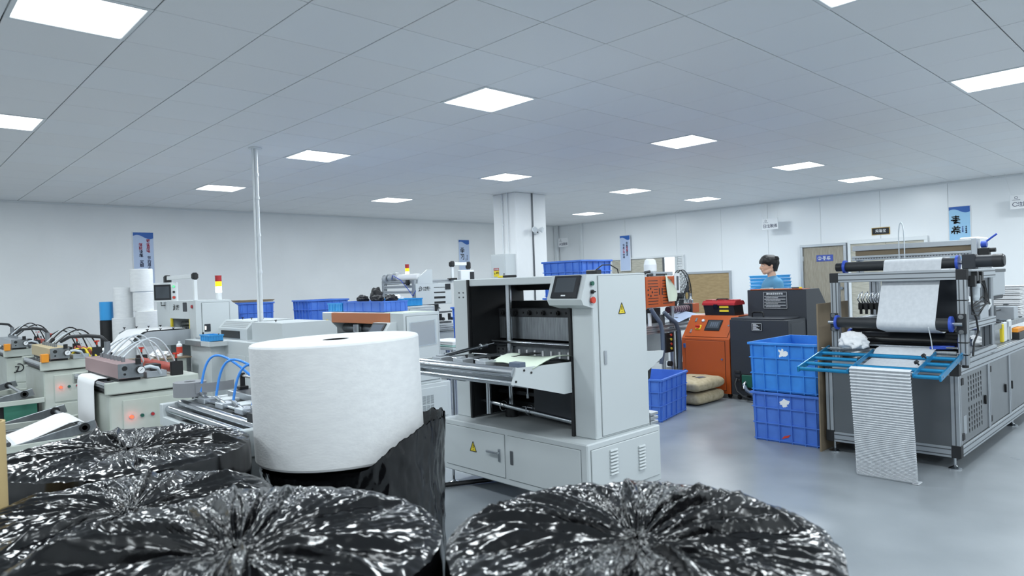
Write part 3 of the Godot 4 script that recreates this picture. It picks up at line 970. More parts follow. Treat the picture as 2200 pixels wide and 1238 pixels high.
	part(t, "sensor_arm", nb().box(3.05, 3.3, 1.02, 1.026, -3.3, -3.22).box(3.05, 3.08, 0.985, 1.024, -3.25, -3.22), M.black)
	# operator console
	var side := [V(3.3, 1.54, -2.745), V(3.24, 1.54, -2.745), V(3.18, 1.385, -2.745), V(3.2, 1.35, -2.745), V(3.3, 1.325, -2.745)]
	var cn := part(t, "console", nb().prism(side, V(0, 0, -0.29)), M.grey)
	var n := V(-0.933, 0.361, 0)
	var u := V(0.361, 0.933, 0)
	var c := V(3.21, 1.4625, -2.89)
	var sc := part(cn, "touch_screen", nb().obox(c + n * 0.006, u * 0.075, V(0, 0, 0.108), n * 0.008, 0.003), M.screen_dark)
	part(sc, "display", nb().obox(c + n * 0.0145 + u * 0.01, u * 0.048, V(0, 0, 0.08), n * 0.0006), M.screen)
	part(sc, "logo", nb().obox(c + n * 0.0145 - u * 0.06, u * 0.004, V(0, 0, 0.018), n * 0.0004), M.print_white)
	push_button(cn, V(3.28, 1.482, -2.745), V(0, 0, 1), 0.014, M.green)
	var sw := push_button(cn, V(3.28, 1.43, -2.745), V(0, 0, 1), 0.013, M.black, "selector_switch")
	part(sw, "lever", bx(3.27, 3.29, 1.426, 1.434, -2.73, -2.715, 0.002), M.black)
	push_button(cn, V(3.28, 1.378, -2.745), V(0, 0, 1), 0.02, M.red_knob, "stop_button")
	# things on its back: chute with black cloth, cable gland bracket
	var ch := part(t, "outfeed_chute", nb().prism([V(3.87, 1.0, -2.8), V(4.12, 0.985, -2.8), V(4.1, 0.94, -2.8), V(3.87, 0.84, -2.8)], V(0, 0, -0.02)).prism([V(3.87, 1.0, -3.9), V(4.12, 0.985, -3.9), V(4.1, 0.94, -3.9), V(3.87, 0.84, -3.9)], V(0, 0, 0.02)).obox(V(3.99, 0.9, -3.35), V(0.12, 0.045, 0), V(-0.002, 0.004, 0), V(0, 0, 0.54)), M.grey)
	part(ch, "yellow_tag", bx(3.88, 3.92, 1.0, 1.06, -2.83, -2.8, 0.002), M.yellow)
	part(t, "dark_curtain", nb().prism([V(3.89, 0.85, -2.84), V(4.03, 0.9, -2.84), V(4.0, 0.8, -2.84), V(3.95, 0.78, -2.84)], V(0, 0, -0.3)), M.rubber)
	part(t, "cable_bracket", nb().box(3.88, 3.97, 0.5, 0.52, -2.84, -2.76, 0.002).box(3.88, 3.97, 0.53, 0.55, -2.84, -2.76, 0.002).box(3.88, 3.97, 0.56, 0.58, -2.84, -2.76, 0.002).box(3.9, 3.94, 0.5, 0.58, -2.82, -2.78), M.alu)
	part(t, "cable_loop", nb().tube([V(3.5, 1.54, -2.9), V(3.52, 1.57, -2.9), V(3.56, 1.6, -2.88), V(3.62, 1.6, -2.86), V(3.67, 1.57, -2.84), V(3.68, 1.535, -2.84)], 0.004, 6), M.black)
	part(t, "cable_gland", bx(3.47, 3.53, 1.54, 1.57, -2.95, -2.86, 0.006), M.black)
	off = Vector3.ZERO
	var k := thing("utility_knife", "yellow and black utility knife lying on top of the grey pleating machine", "knife", V(3.36, 1.54, -3.6))
	part(k, "handle", nb().obox(V(3.355, 1.55, -3.56), V(0.014, 0, 0), V(0, 0.009, 0), V(0, 0, 0.06), 0.004), M.black)
	part(k, "slider_rail", nb().obox(V(3.355, 1.549, -3.65), V(0.012, 0, 0), V(0, 0.008, 0), V(0, 0, 0.03), 0.004), M.yellow)
	part(k, "blade", nb().obox(V(3.355, 1.546, -3.695), V(0.007, 0, 0), V(0, 0.0008, 0), V(0, 0, 0.02)), M.steel)
	off = Vector3.ZERO
	solo("air_hose", nb().tube([V(2.2, 0.02, -4.3), V(2.6, 0.02, -4.28), V(3.1, 0.02, -4.05), V(3.6, 0.02, -3.8)], 0.018, 8), M.black, "black hose lying on the floor under the grey pleating machine", "hose", V(2.9, 0, -4.1))
	solo("white_strip", bx(3.46, 3.55, 0.0, 0.02, -5.3, -4.2, 0.003), M.white_metal, "white strip lying on the floor behind the grey pleating machine's left foot", "strip", V(3.5, 0, -4.75))

func profile(parent: Node, a: Vector3, b: Vector3, w: float, h: float, called := "profile") -> MeshInstance3D:
	# an aluminium extrusion with grooves on its long faces; w across, h up (or w, h across for an upright)
	var d := (b - a).normalized()
	var m := (a + b) / 2
	var up := Vector3.UP if absf(d.y) < 0.5 else Vector3.RIGHT
	up = (up - d * up.dot(d)).normalized()
	var s := d.cross(up).normalized()
	var half := (b - a) / 2
	var o := part(parent, called, nb().obox(m, half, up * h / 2, s * w / 2, 0.002), M.alu)
	var g := nb()
	var rows := maxi(1, roundi(h / 0.04))
	for i in rows:
		var y := (i + 0.5) / rows - 0.5
		for k in [-1.0, 1.0]:
			g.obox(m + up * (y * h) + s * (k * w * 0.5), half * 0.995, up * 0.004, s * 0.0008)
	var cols := maxi(1, roundi(w / 0.04))
	for i in cols:
		var y := (i + 0.5) / cols - 0.5
		for k in [-1.0, 1.0]:
			g.obox(m + s * (y * w) + up * (k * h * 0.5), half * 0.995, s * 0.004, up * 0.0008)
	part(o, "groove", g, M.alu_dark)
	return o

func knob(parent: Node, c: Vector3, up: Vector3, r: float, m: Material) -> void:
	part(parent, "knob", nb().cyl(c, c + up * r * 1.2, r * 0.35, 8).cyl(c + up * r * 1.1, c + up * r * 2.0, r, 10, r * 0.8), m)

func roller(parent: Node, a: Vector3, b: Vector3, r: float, m: Material, flange := 0.0) -> void:
	var d := (b - a).normalized()
	var o := part(parent, "roller", nb().cyl(a, b, r, 24), m)
	part(o, "shaft", nb().cyl(a - d * 0.07, b + d * 0.07, r * 0.35, 12), M.steel)
	if flange > 0.0:
		for e in [a, b]:
			part(o, "flange", nb().cyl(e - d * 0.009, e + d * 0.009, flange, 24), M.blue_flange, "blue rubber flange")

func rotary_machine() -> void:
	var t := thing("rotary_pleating_machine", "large aluminium-framed roller machine with steel panels and blue discharge rack at right", "machine", V(7.5, 0, -1.88))
	var X0 := 5.84
	var X1 := 9.3
	var Z0 := -2.38
	var Z1 := -1.41
	# base frame
	for z in [Z0 + 0.03, Z1 - 0.03]:
		profile(t, V(X0, 0.13, z), V(X1, 0.13, z), 0.06, 0.08, "bottom_rail")
		profile(t, V(X0, 0.745, z), V(X1, 0.745, z), 0.06, 0.09, "top_rail")
		for x in [X0 + 0.03, 6.76, 7.52, 8.4, X1 - 0.03]:
			profile(t, V(x, 0.17, z), V(x, 0.7, z), 0.055, 0.055, "post")
	for x in [X0 + 0.03, X1 - 0.03]:
		profile(t, V(x, 0.13, Z0 + 0.06), V(x, 0.13, Z1 - 0.06), 0.06, 0.08, "bottom_rail")
		profile(t, V(x, 0.745, Z0 + 0.06), V(x, 0.745, Z1 - 0.06), 0.06, 0.09, "top_rail")
	for z in [Z0, Z1]:
		for y in [0.09, 0.7]:
			part(t, "corner_joint", bx(X0 - 0.003, X0 + 0.062, y, y + 0.092, z - 0.003 if z < -2 else z - 0.06, z + 0.06 if z < -2 else z + 0.003, 0.003), M.rubber)
	slab(X0 + 0.012, X0 + 0.022, 0.17, 0.7, Z0 + 0.06, Z1 - 0.06, 0.0, M.panel_steel, t, "front_panel", "bare steel sheet panel")
	slab(X0 + 0.05, X1 - 0.05, 0.785, 0.792, Z0 + 0.05, Z1 - 0.05, 0.0, M.brushed, t, "bed_plate")
	slab(X0 + 0.05, X1 - 0.05, 0.1, 0.11, Z0 + 0.05, Z1 - 0.05, 0.0, M.panel_steel, t, "floor_plate")
	slab(X0 + 0.05, X1 - 0.05, 0.17, 0.7, Z0 + 0.02, Z0 + 0.03, 0.0, M.panel_steel, t, "rear_panel")
	var zs := Z1 - 0.012
	var cuts := [[5.9, 6.73], [6.79, 7.49], [7.55, 8.37], [8.43, 9.24]]
	for i in cuts.size():
		var d := slab(cuts[i][0], cuts[i][1], 0.175, 0.695, zs - 0.01, zs, 0.002, M.panel_steel, t, "side_door", "bare steel side door")
		var hx: float = [6.63, 7.35, 7.6, 9.1][i]
		part(d, "handle", bx(hx - 0.008, hx + 0.008, 0.38, 0.455, zs, zs + 0.014, 0.004), M.black)
		for y in [0.205, 0.62]:
			if i < 2:
				part(d, "hinge", bx([5.93, 6.79][i], [5.99, 6.85][i], y, y + 0.05, zs, zs + 0.008, 0.002), M.rubber)
		if i == 0:
			for b in 2:
				for r in 5:
					for c in 6:
						var hc := V(6.15 + c * 0.075, 0.655 - r * 0.042 - b * 0.235, zs)
						part(d, "vent_hole", nb().cyl(hc, hc + V(0, 0, 0.002), 0.011, 8).prism([hc + V(-0.008, -0.004, 0.0), hc + V(0.008, -0.004, 0.0), hc + V(0, -0.022, 0.0)], V(0, 0, 0.002)), M.black)
			part(d, "label", bx(5.99, 6.07, 0.24, 0.38, zs, zs + 0.001), M.alu)
	for x in [X0 + 0.04, 7.8, X1 - 0.05]:
		for z in [Z0 + 0.05, Z1 - 0.05]:
			levelling_foot(t, x, z, 0.1)
	# upper frame
	for z in [-2.268, -1.368]:
		profile(t, V(5.83, 0.79, z), V(5.83, 1.415, z), 0.06, 0.06, "post")
		profile(t, V(6.74, 0.79, z - (0.04 if z > -2 else 0.0)), V(6.74, 1.49, z - (0.04 if z > -2 else 0.0)), 0.075, 0.075, "post")
		profile(t, V(5.86, 1.452, z), V(6.7, 1.452, z), 0.06, 0.07, "side_beam")
		profile(t, V(5.86, 1.07, z), V(6.7, 1.07, z), 0.05, 0.06, "side_beam")
		profile(t, V(5.86, 0.84, z), V(6.7, 0.84, z), 0.05, 0.05, "side_beam")
		part(t, "end_cap", bx(5.798, 5.862, 1.413, 1.492, z - 0.035, z + 0.035, 0.004), M.rubber)
	profile(t, V(5.83, 1.452, -2.235), V(5.83, 1.452, -1.4), 0.06, 0.075, "front_beam")
	for z in [-2.268, -1.368]:
		part(t, "bearing_block", bx(5.775, 5.8, 1.02, 1.165, z - 0.03, z + 0.03, 0.004), M.dark)
		for y in [1.035, 1.145]:
			part(t, "bolt", nb().cyl(V(5.775, y, z), V(5.765, y, z), 0.017, 12).cyl(V(5.766, y, z), V(5.762, y, z), 0.008, 6), M.steel)
	roller(t, V(5.95, 1.54, -2.23), V(5.95, 1.54, -1.42), 0.04, M.dark, 0.056)
	roller(t, V(5.75, 1.092, -2.23), V(5.75, 1.092, -1.425), 0.042, M.dark, 0.058)
	roller(t, V(6.0, 0.94, -2.22), V(6.0, 0.94, -1.42), 0.075, M.black_gloss, 0.085)
	roller(t, V(6.2, 1.03, -2.22), V(6.2, 1.03, -1.42), 0.05, M.black_gloss)
	part(t, "inner_housing", nb().prism([V(5.98, 1.03, -2.2), V(6.1, 1.07, -2.2), V(6.35, 1.0, -2.2), V(6.35, 0.85, -2.2), V(6.05, 0.85, -2.2)], V(0, 0, 0.74)), M.black)
	part(t, "bearing", nb().cyl(V(5.95, 1.54, -2.3), V(5.95, 1.54, -2.255), 0.035, 12), M.black)
	# drive motor on the upper roller
	var mo := part(t, "drive_motor", nb().box(5.9, 6.0, 1.49, 1.6, -1.385, -1.3, 0.006).cyl(V(5.95, 1.545, -1.3), V(5.95, 1.545, -1.2), 0.045, 20), M.charcoal)
	part(mo, "motor_cover", nb().cyl(V(5.95, 1.545, -1.2), V(5.95, 1.545, -1.14), 0.048, 20).cyl(V(5.95, 1.545, -1.14), V(5.95, 1.545, -1.13), 0.04, 20), M.dark)
	# web of white media
	var w := [V(6.35, 1.5, 0), V(6.15, 1.57, 0), V(5.99, 1.583, 0), V(5.95, 1.584, 0), V(5.918, 1.57, 0), V(5.907, 1.54, 0), V(5.885, 1.46, 0), V(5.83, 1.36, 0), V(5.77, 1.23, 0), V(5.712, 1.11, 0), V(5.706, 1.09, 0), V(5.713, 1.065, 0), V(5.733, 1.048, 0), V(5.78, 1.04, 0), V(5.93, 1.01, 0), V(6.0, 1.018, 0)]
	var web := []
	for i in w.size():
		web.append(w[i] + V(0, 0, -1.92))
	part(t, "media_web", nb().ribbon(web, V(0, 0, 0.402), 0.003), M.fabric, "white fibre web running over the rollers")
	var dn2 := [V(5.92, 0.905, -1.955), V(5.85, 0.895, -1.955), V(5.8, 0.89, -1.955), V(5.74, 0.865, -1.955), V(5.7, 0.823, -1.955), V(5.6, 0.805, -1.957), V(5.4, 0.767, -1.957), V(5.3, 0.762, -1.957), V(5.262, 0.783, -1.957)]
	part(t, "outgoing_web", nb().ribbon(dn2, V(0, 0, 0.404), 0.003), M.fabric)
	# knife heads on a cross beam
	profile(t, V(6.5, 1.19, -2.3), V(6.5, 1.19, -1.42), 0.06, 0.06, "head_beam")
	for i in 13:
		var z := -2.29 + i * 0.046
		var hd := part(t, "slitting_head", nb().box(6.42, 6.47, 1.16, 1.22, z - 0.017, z + 0.017, 0.004).cyl(V(6.44, 1.12, z), V(6.44, 1.17, z), 0.012, 8), M.black)
		part(hd, "spring_clip", nb().tube([V(6.45, 1.22, z - 0.012), V(6.41, 1.25, z - 0.015), V(6.44, 1.295, z - 0.01), V(6.49, 1.315, z), V(6.44, 1.295, z + 0.01), V(6.41, 1.25, z + 0.015), V(6.45, 1.22, z + 0.012)], 0.006, 6), M.steel)
	slab(6.4, 6.55, 0.98, 1.06, -2.2, -2.0, 0.004, M.alu_dark, t, "bracket")
	slab(6.3, 6.5, 1.06, 1.09, -2.26, -1.95, 0.003, M.brushed, t, "bracket")
	part(t, "dark_web", nb().obox(V(6.32, 1.22, -1.62), V(0.003, 0, 0), V(0.02, 0.23, 0), V(0, 0, 0.12)), M.charcoal)
	for i in 3:
		part(t, "lever", nb().tube([V(6.3 + i * 0.05, 1.1, -1.52 - i * 0.03), V(6.33 + i * 0.05, 1.2, -1.5), V(6.42 + i * 0.04, 1.16, -1.45)], 0.006, 6), M.steel)
	profile(t, V(6.62, 0.79, -2.1), V(6.62, 1.49, -2.1), 0.05, 0.05, "post")
	# upper rear beams
	var sb := slab(6.72, 6.8, 1.69, 1.735, -2.45, -1.5, 0.003, M.alu, t, "rear_beam")
	slab(6.74, 6.8, 1.645, 1.69, -2.43, -1.5, 0.0, M.card_dark, t, "rear_beam_recess")
	for y in [1.6, 1.622]:
		slab(6.7, 6.8, y, y + 0.02, -2.45, -1.5, 0.002, M.alu, t, "rear_beam")
	for i in 40:
		part(sb, "tooth", bx(6.694, 6.7, 1.612, 1.62, -2.42 + i * 0.0228, -2.41 + i * 0.0228), M.alu_dark)
	slab(6.69, 6.81, 1.59, 1.745, -1.5, -1.46, 0.004, M.alu, t, "end_plate")
	for z in [-2.4, -1.52]:
		profile(t, V(6.76, 1.49, z), V(6.76, 1.6, z), 0.05, 0.05, "riser")
	part(t, "lamp_cover", nb().box(6.85, 7.2, 1.69, 1.76, -1.62, -1.48, 0.01), M.white_metal)
	part(t, "hand_valve", nb().cyl(V(6.75, 1.69, -1.44), V(6.75, 1.69, -1.4), 0.028, 12).tube([V(6.75, 1.7, -1.42), V(6.75, 1.74, -1.37), V(6.75, 1.77, -1.33)], 0.008, 6), M.blue_flange)
	part(t, "valve_body", nb().box(6.72, 6.78, 1.6, 1.66, -1.46, -1.38, 0.005).cyl(V(6.75, 1.64, -1.38), V(6.75, 1.64, -1.34), 0.018, 10), M.black)
	var loop := []
	for i in 17:
		var a := PI * i / 16.0
		loop.append(V(6.68, 1.78 + 0.14 * sin(a) + (0.0), -2.02 - 0.022 * cos(a)))
	loop.push_front(V(6.68, 1.6, -2.042))
	loop.push_back(V(6.68, 1.6, -1.998))
	part(t, "air_tube", nb().tube(loop, 0.005, 6), M.hose_clear)
	# pneumatics and cables at the right front corner
	for i in 4:
		part(t, "valve", bx(5.88 + i * 0.07, 5.93 + i * 0.07, 1.36 + (i % 2) * 0.04, 1.44 + (i % 2) * 0.03, -1.345, -1.3, 0.004), M.black)
	part(t, "filter_bowl", nb().lathe(V(5.98, 1.25, -1.32), [Vector2(0.0, 0.0), Vector2(0.02, 0.005), Vector2(0.028, 0.03), Vector2(0.028, 0.1), Vector2(0.034, 0.1), Vector2(0.034, 0.13), Vector2(0.0, 0.13)], 14), M.hose_clear)
	for i in 5:
		var s := i * 0.035
		part(t, "cable", nb().tube([V(6.1 + s, 1.4, -1.32), V(6.2 + s, 1.35 - s, -1.31), V(6.16 + s, 1.22, -1.3), V(6.0 + s, 1.14 + s, -1.31), V(5.9, 1.16 + s * 0.4, -1.33)], 0.0055, 6), M.black)
	part(t, "cable", nb().tube([V(5.9, 1.38, -1.33), V(5.9, 1.2, -1.325), V(5.98, 1.12, -1.32), V(6.03, 1.02, -1.32), V(5.92, 0.95, -1.325), V(5.9, 0.85, -1.33)], 0.007, 6), M.black)
	for y in [1.26, 0.95, 0.86]:
		part(t, "cable_tie", bx(5.797, 5.863, y, y + 0.008, -1.4, -1.336), M.black)
	slab(6.2, 6.45, 1.1, 1.22, -1.43, -1.34, 0.004, M.alu, t, "gear_case")
	part(t, "sensor", nb().obox(V(6.5, 1.2, -1.36), V(0.06, 0.02, 0), V(-0.008, 0.025, 0), V(0, 0, 0.02), 0.003), M.white_metal)
	for i in 3:
		part(t, "small_motor", nb().cyl(V(6.1 + i * 0.16, 0.86, -1.55), V(6.1 + i * 0.16, 0.96, -1.5), 0.05, 12), M.black)
	# pendant control box
	profile(t, V(7.3, 0.79, -1.6), V(7.3, 1.5, -1.6), 0.05, 0.05, "post")
	profile(t, V(7.3, 1.49, -1.6), V(7.75, 1.49, -1.6), 0.05, 0.04, "pendant_arm")
	var pb := slab(7.36, 7.88, 1.235, 1.465, -1.68, -1.5, 0.008, M.alu, t, "control_box")
	slab(7.36, 7.9, 1.45, 1.48, -1.69, -1.495, 0.004, M.alu_dark, pb, "lid")
	slab(7.4, 7.9, 1.2, 1.24, -1.66, -1.52, 0.008, M.charcoal, pb, "bottom_cover")
	part(pb, "handle", nb().box(7.9, 8.05, 1.42, 1.445, -1.6, -1.55, 0.004).box(7.9, 8.05, 1.25, 1.275, -1.6, -1.55, 0.004).box(8.03, 8.05, 1.275, 1.42, -1.6, -1.55), M.white_metal)
	# far bed fittings
	for i in 5:
		part(t, "bed_roller", nb().cyl(V(7.35 + i * 0.36, 0.96, -2.3), V(7.35 + i * 0.36, 0.96, -1.5), 0.028, 14), M.steel)
	for z in [-2.32, -1.5]:
		slab(7.15, 9.0, 0.93, 0.975, z, z + 0.02, 0.002, M.brushed, t, "bed_side_rail")
		for x in [7.2, 7.9, 8.8]:
			profile(t, V(x, 0.79, z + 0.01), V(x, 0.93, z + 0.01), 0.035, 0.035, "bed_post")
	part(t, "round_post", nb().cyl(V(7.15, 0.79, -1.47), V(7.15, 1.02, -1.47), 0.016, 10), M.alu_dark)
	part(t, "cross_bar", nb().cyl(V(7.05, 1.07, -1.62), V(8.9, 1.07, -1.62), 0.01, 8), M.alu_dark)
	for x in [7.95, 8.5]:
		slab(x, x + 0.05, 0.97, 1.12, -1.64, -1.6, 0.004, M.alu_dark, t, "bar_clamp")
	part(t, "guide_strip", bx(7.6, 7.64, 0.8, 0.97, -1.5, -1.47, 0.006), M.yellow, "yellow guide strip")
	part(t, "guide_plate", bx(7.66, 7.78, 0.8, 0.98, -1.5, -1.475, 0.006), M.white_metal)
	part(t, "guide_plate", bx(7.88, 7.98, 0.8, 0.99, -1.5, -1.475, 0.006), M.white_metal)
	slab(8.05, 8.35, 0.86, 0.9, -1.5, -1.44, 0.004, M.orange_box, t, "sensor_cover", "amber sensor cover")
	slab(8.05, 8.4, 0.79, 0.86, -1.5, -1.43, 0.004, M.black, t, "sensor_base")
	slab(8.25, 8.42, 0.97, 1.1, -1.75, -1.5, 0.006, M.alu, t, "gear_case")
	# blue discharge rack
	var rk := Node3D.new()
	rk.name = "discharge_rack"
	t.add_child(rk)
	rk.set_meta("label", "blue anodised tube rack")
	var ra := V(5.245, 0.757, 0)
	var rb := V(5.86, 0.872, 0)
	var rd := (rb - ra).normalized()
	var ru := V(-rd.y, rd.x, 0)
	for z in [-2.342, -1.375]:
		part(rk, "side_rail", nb().obox((ra + rb) / 2 + V(0, 0, z), (rb - ra) / 2, ru * 0.022, V(0, 0, 0.007), 0.003), M.blue_anod)
		for i in 4:
			part(rk, "rail_screw", nb().cyl(ra.lerp(rb, 0.08 + i * 0.27) + V(0, 0, z + (0.007 if z > -2 else -0.007)), ra.lerp(rb, 0.08 + i * 0.27) + V(0, 0, z + (0.011 if z > -2 else -0.011)), 0.006, 6), M.steel)
	for z in [-1.972, -1.538]:
		part(rk, "guide_rail", nb().obox(ra.lerp(rb, 0.43) + ru * 0.012 + V(0, 0, z), rd * 0.275, ru * 0.016, V(0, 0, 0.006), 0.003), M.blue_anod)
	for i in 4:
		var c := ra.lerp(rb, 0.03 + i * 0.235) + ru * 0.0
		if i % 2 == 1:
			part(rk, "tube", nb().cyl(c + V(0, 0, -2.34), c + V(0, 0, -1.38), 0.0145, 14), M.blue_anod)
		elif i == 2:
			part(rk, "tube", nb().cyl(c + V(0, 0, -2.34), c + V(0, 0, -2.01), 0.0145, 14), M.blue_anod)
			part(rk, "tube", nb().cyl(c + V(0, 0, -1.538), c + V(0, 0, -1.38), 0.0145, 14), M.blue_anod)
			knob(rk, c + V(0, 0, -2.01), V(0, 0, 1), 0.016, M.black)
		else:
			part(rk, "tube", nb().cyl(c + V(0, 0, -2.34), c + V(0, 0, -1.972), 0.0145, 14), M.blue_anod)
			part(rk, "tube", nb().cyl(c + V(0, 0, -1.538), c + V(0, 0, -1.38), 0.0145, 14), M.blue_anod)
	knob(rk, ra.lerp(rb, 0.62) + ru * 0.02 + V(0, 0, -1.56), V(-0.3, 0.6, -0.4).normalized(), 0.018, M.black)
	knob(rk, ra.lerp(rb, 0.35) + ru * 0.02 + V(0, 0, -1.56), V(-0.3, 0.6, -0.4).normalized(), 0.018, M.black)
	part(rk, "mounting_stud", nb().cyl(V(5.82, 0.78, -1.36), V(5.82, 0.85, -1.36), 0.012, 8).cyl(V(5.82, 0.77, -1.36), V(5.82, 0.79, -1.36), 0.022, 10), M.black)
	roller(t, V(5.8, 0.872, -2.31), V(5.8, 0.872, -1.41), 0.016, M.brushed)
	part(t, "guide_bar", nb().cyl(V(5.87, 0.905, -2.3), V(5.87, 0.905, -1.42), 0.009, 8), M.steel)
	part(t, "belt_flange", nb().obox(V(5.95, 0.905, -1.52), V(0.1, 0.0, 0), V(0, 0.012, 0), V(0.03, 0, 0.07), 0.004), M.blue_flange)
	part(t, "loose_strip", nb().tube([V(5.7, 1.07, -1.56), V(5.76, 0.98, -1.562), V(5.8, 0.9, -1.565)], 0.004, 5), M.print_white)
	for i in 5:
		part(t, "paper_flap", nb().obox(V(5.93, 0.895, -2.0 + i * 0.09), V(0.02, 0.0, 0), V(0, 0.002, 0), V(0, 0, 0.042)), M.mint)
	# sheets stacked at the far end of the bed
	off = Vector3.ZERO
	var st := thing("sheet_stack", "tall stack of white pleated sheets at the far end of the roller machine", "stack", V(8.92, 0.98, -1.72))
	for i in 22:
		part(st, "sheet", nb().obox(V(8.92 + rng.randf_range(-0.01, 0.01), 0.985 + i * 0.0145, -1.72), V(0.22, rng.randf_range(-0.004, 0.004), 0), V(0, 0.0055, 0), V(0, 0, 0.19), 0.002), M.paper)
	off = Vector3.ZERO
	# pleated curtain hanging from the rack
	var pl := []
	var y := 0.792
	var k := 0
	pl.append(V(5.27, 0.803, -1.955))
	while y > 0.012:
		var f := y / 0.79
		var pitch := lerpf(0.0035, 0.0125, pow(f, 0.9))
		var amp := lerpf(0.0045, 0.0088, f)
		pl.append(V(lerpf(5.272, 5.232, pow(f, 1.4)) + (amp if k % 2 else -amp), y, -1.955 + 0.017 * (1.0 - f)))
		y -= pitch
		k += 1
	pl.append(V(5.275, 0.008, -1.938))
	var pm := nb()
	for i in pl.size() - 1:
		var a: Vector3 = pl[i]
		var b: Vector3 = pl[i + 1]
		var d := V(0, 0, 0.404)
		pm.obox((a + b + d) / 2, (b - a) / 2, (b - a).cross(V(0, 0, 1)).normalized() * 0.001, d / 2)
	pm.obox(V(5.31, 0.006, -1.55), V(0.04, 0, 0), V(0, 0.003, 0), V(0, 0, 0.02))
	solo("pleated_sheet", pm, M.fabric, "long pleated white sheet hanging from the blue rack to the floor", "pleated sheet", V(5.26, 0, -1.75))
	# rag and cardboard beside it
	blob("white_rag", V(5.77, 0.885, -2.12), V(0.085, 0.085, 0.11), 91, M.paper, "crumpled white cloth lying on the rack's left end", "cloth", 0.35)
	blob("white_rag", V(7.3, 0.792, -1.62), V(0.09, 0.06, 0.1), 92, M.paper, "crumpled white cloth on the bed of the roller machine near the yellow strip", "cloth", 0.3)
	solo("cardboard_sheet", nb().obox(V(6.12, 0.62, -2.41), V(0.33, 0, 0), V(0.006, 0.62, 0), V(0, 0, 0.006)), M.card_dark, "brown cardboard sheet standing between blue crates and the roller machine", "cardboard", V(6.12, 0, -2.41))

func blob(called: String, at: Vector3, r: Vector3, sd: int, m: Material, label: String, category: String, rough := 0.3) -> MeshInstance3D:
	var f := FastNoiseLite.new()
	f.seed = sd
	f.frequency = 1.0
	f.fractal_octaves = 3
	var pos := []
	var nu := 22
	var nv := 30
	for i in nu:
		var a := PI * (i + 0.02) / (nu - 0.96) - PI / 2
		for j in nv:
			var b := TAU * j / nv
			var d := V(cos(a) * cos(b), sin(a), cos(a) * sin(b))
			var k := 1.0 + rough * f.get_noise_3d(d.x * 1.6, d.y * 1.6, d.z * 1.6) - rough * 0.5 * absf(f.get_noise_3d(d.x * 4 + 9, d.y * 4, d.z * 4))
			var p := d * k
			pos.append(at + V(p.x * r.x, maxf(p.y, -0.55) * r.y + 0.55 * r.y, p.z * r.z))
	return solo(called, nb().grid(pos, nu, nv, true, at + V(0, r.y * 0.5, 0)), m, label, category, at)

func castor(parent: Node, x: float, z: float, top: float) -> void:
	part(parent, "castor", nb().cyl(V(x, 0.032, z - 0.014), V(x, 0.032, z + 0.014), 0.032, 16).box(x - 0.02, x + 0.02, 0.06, top, z - 0.022, z + 0.022, 0.003), M.black)

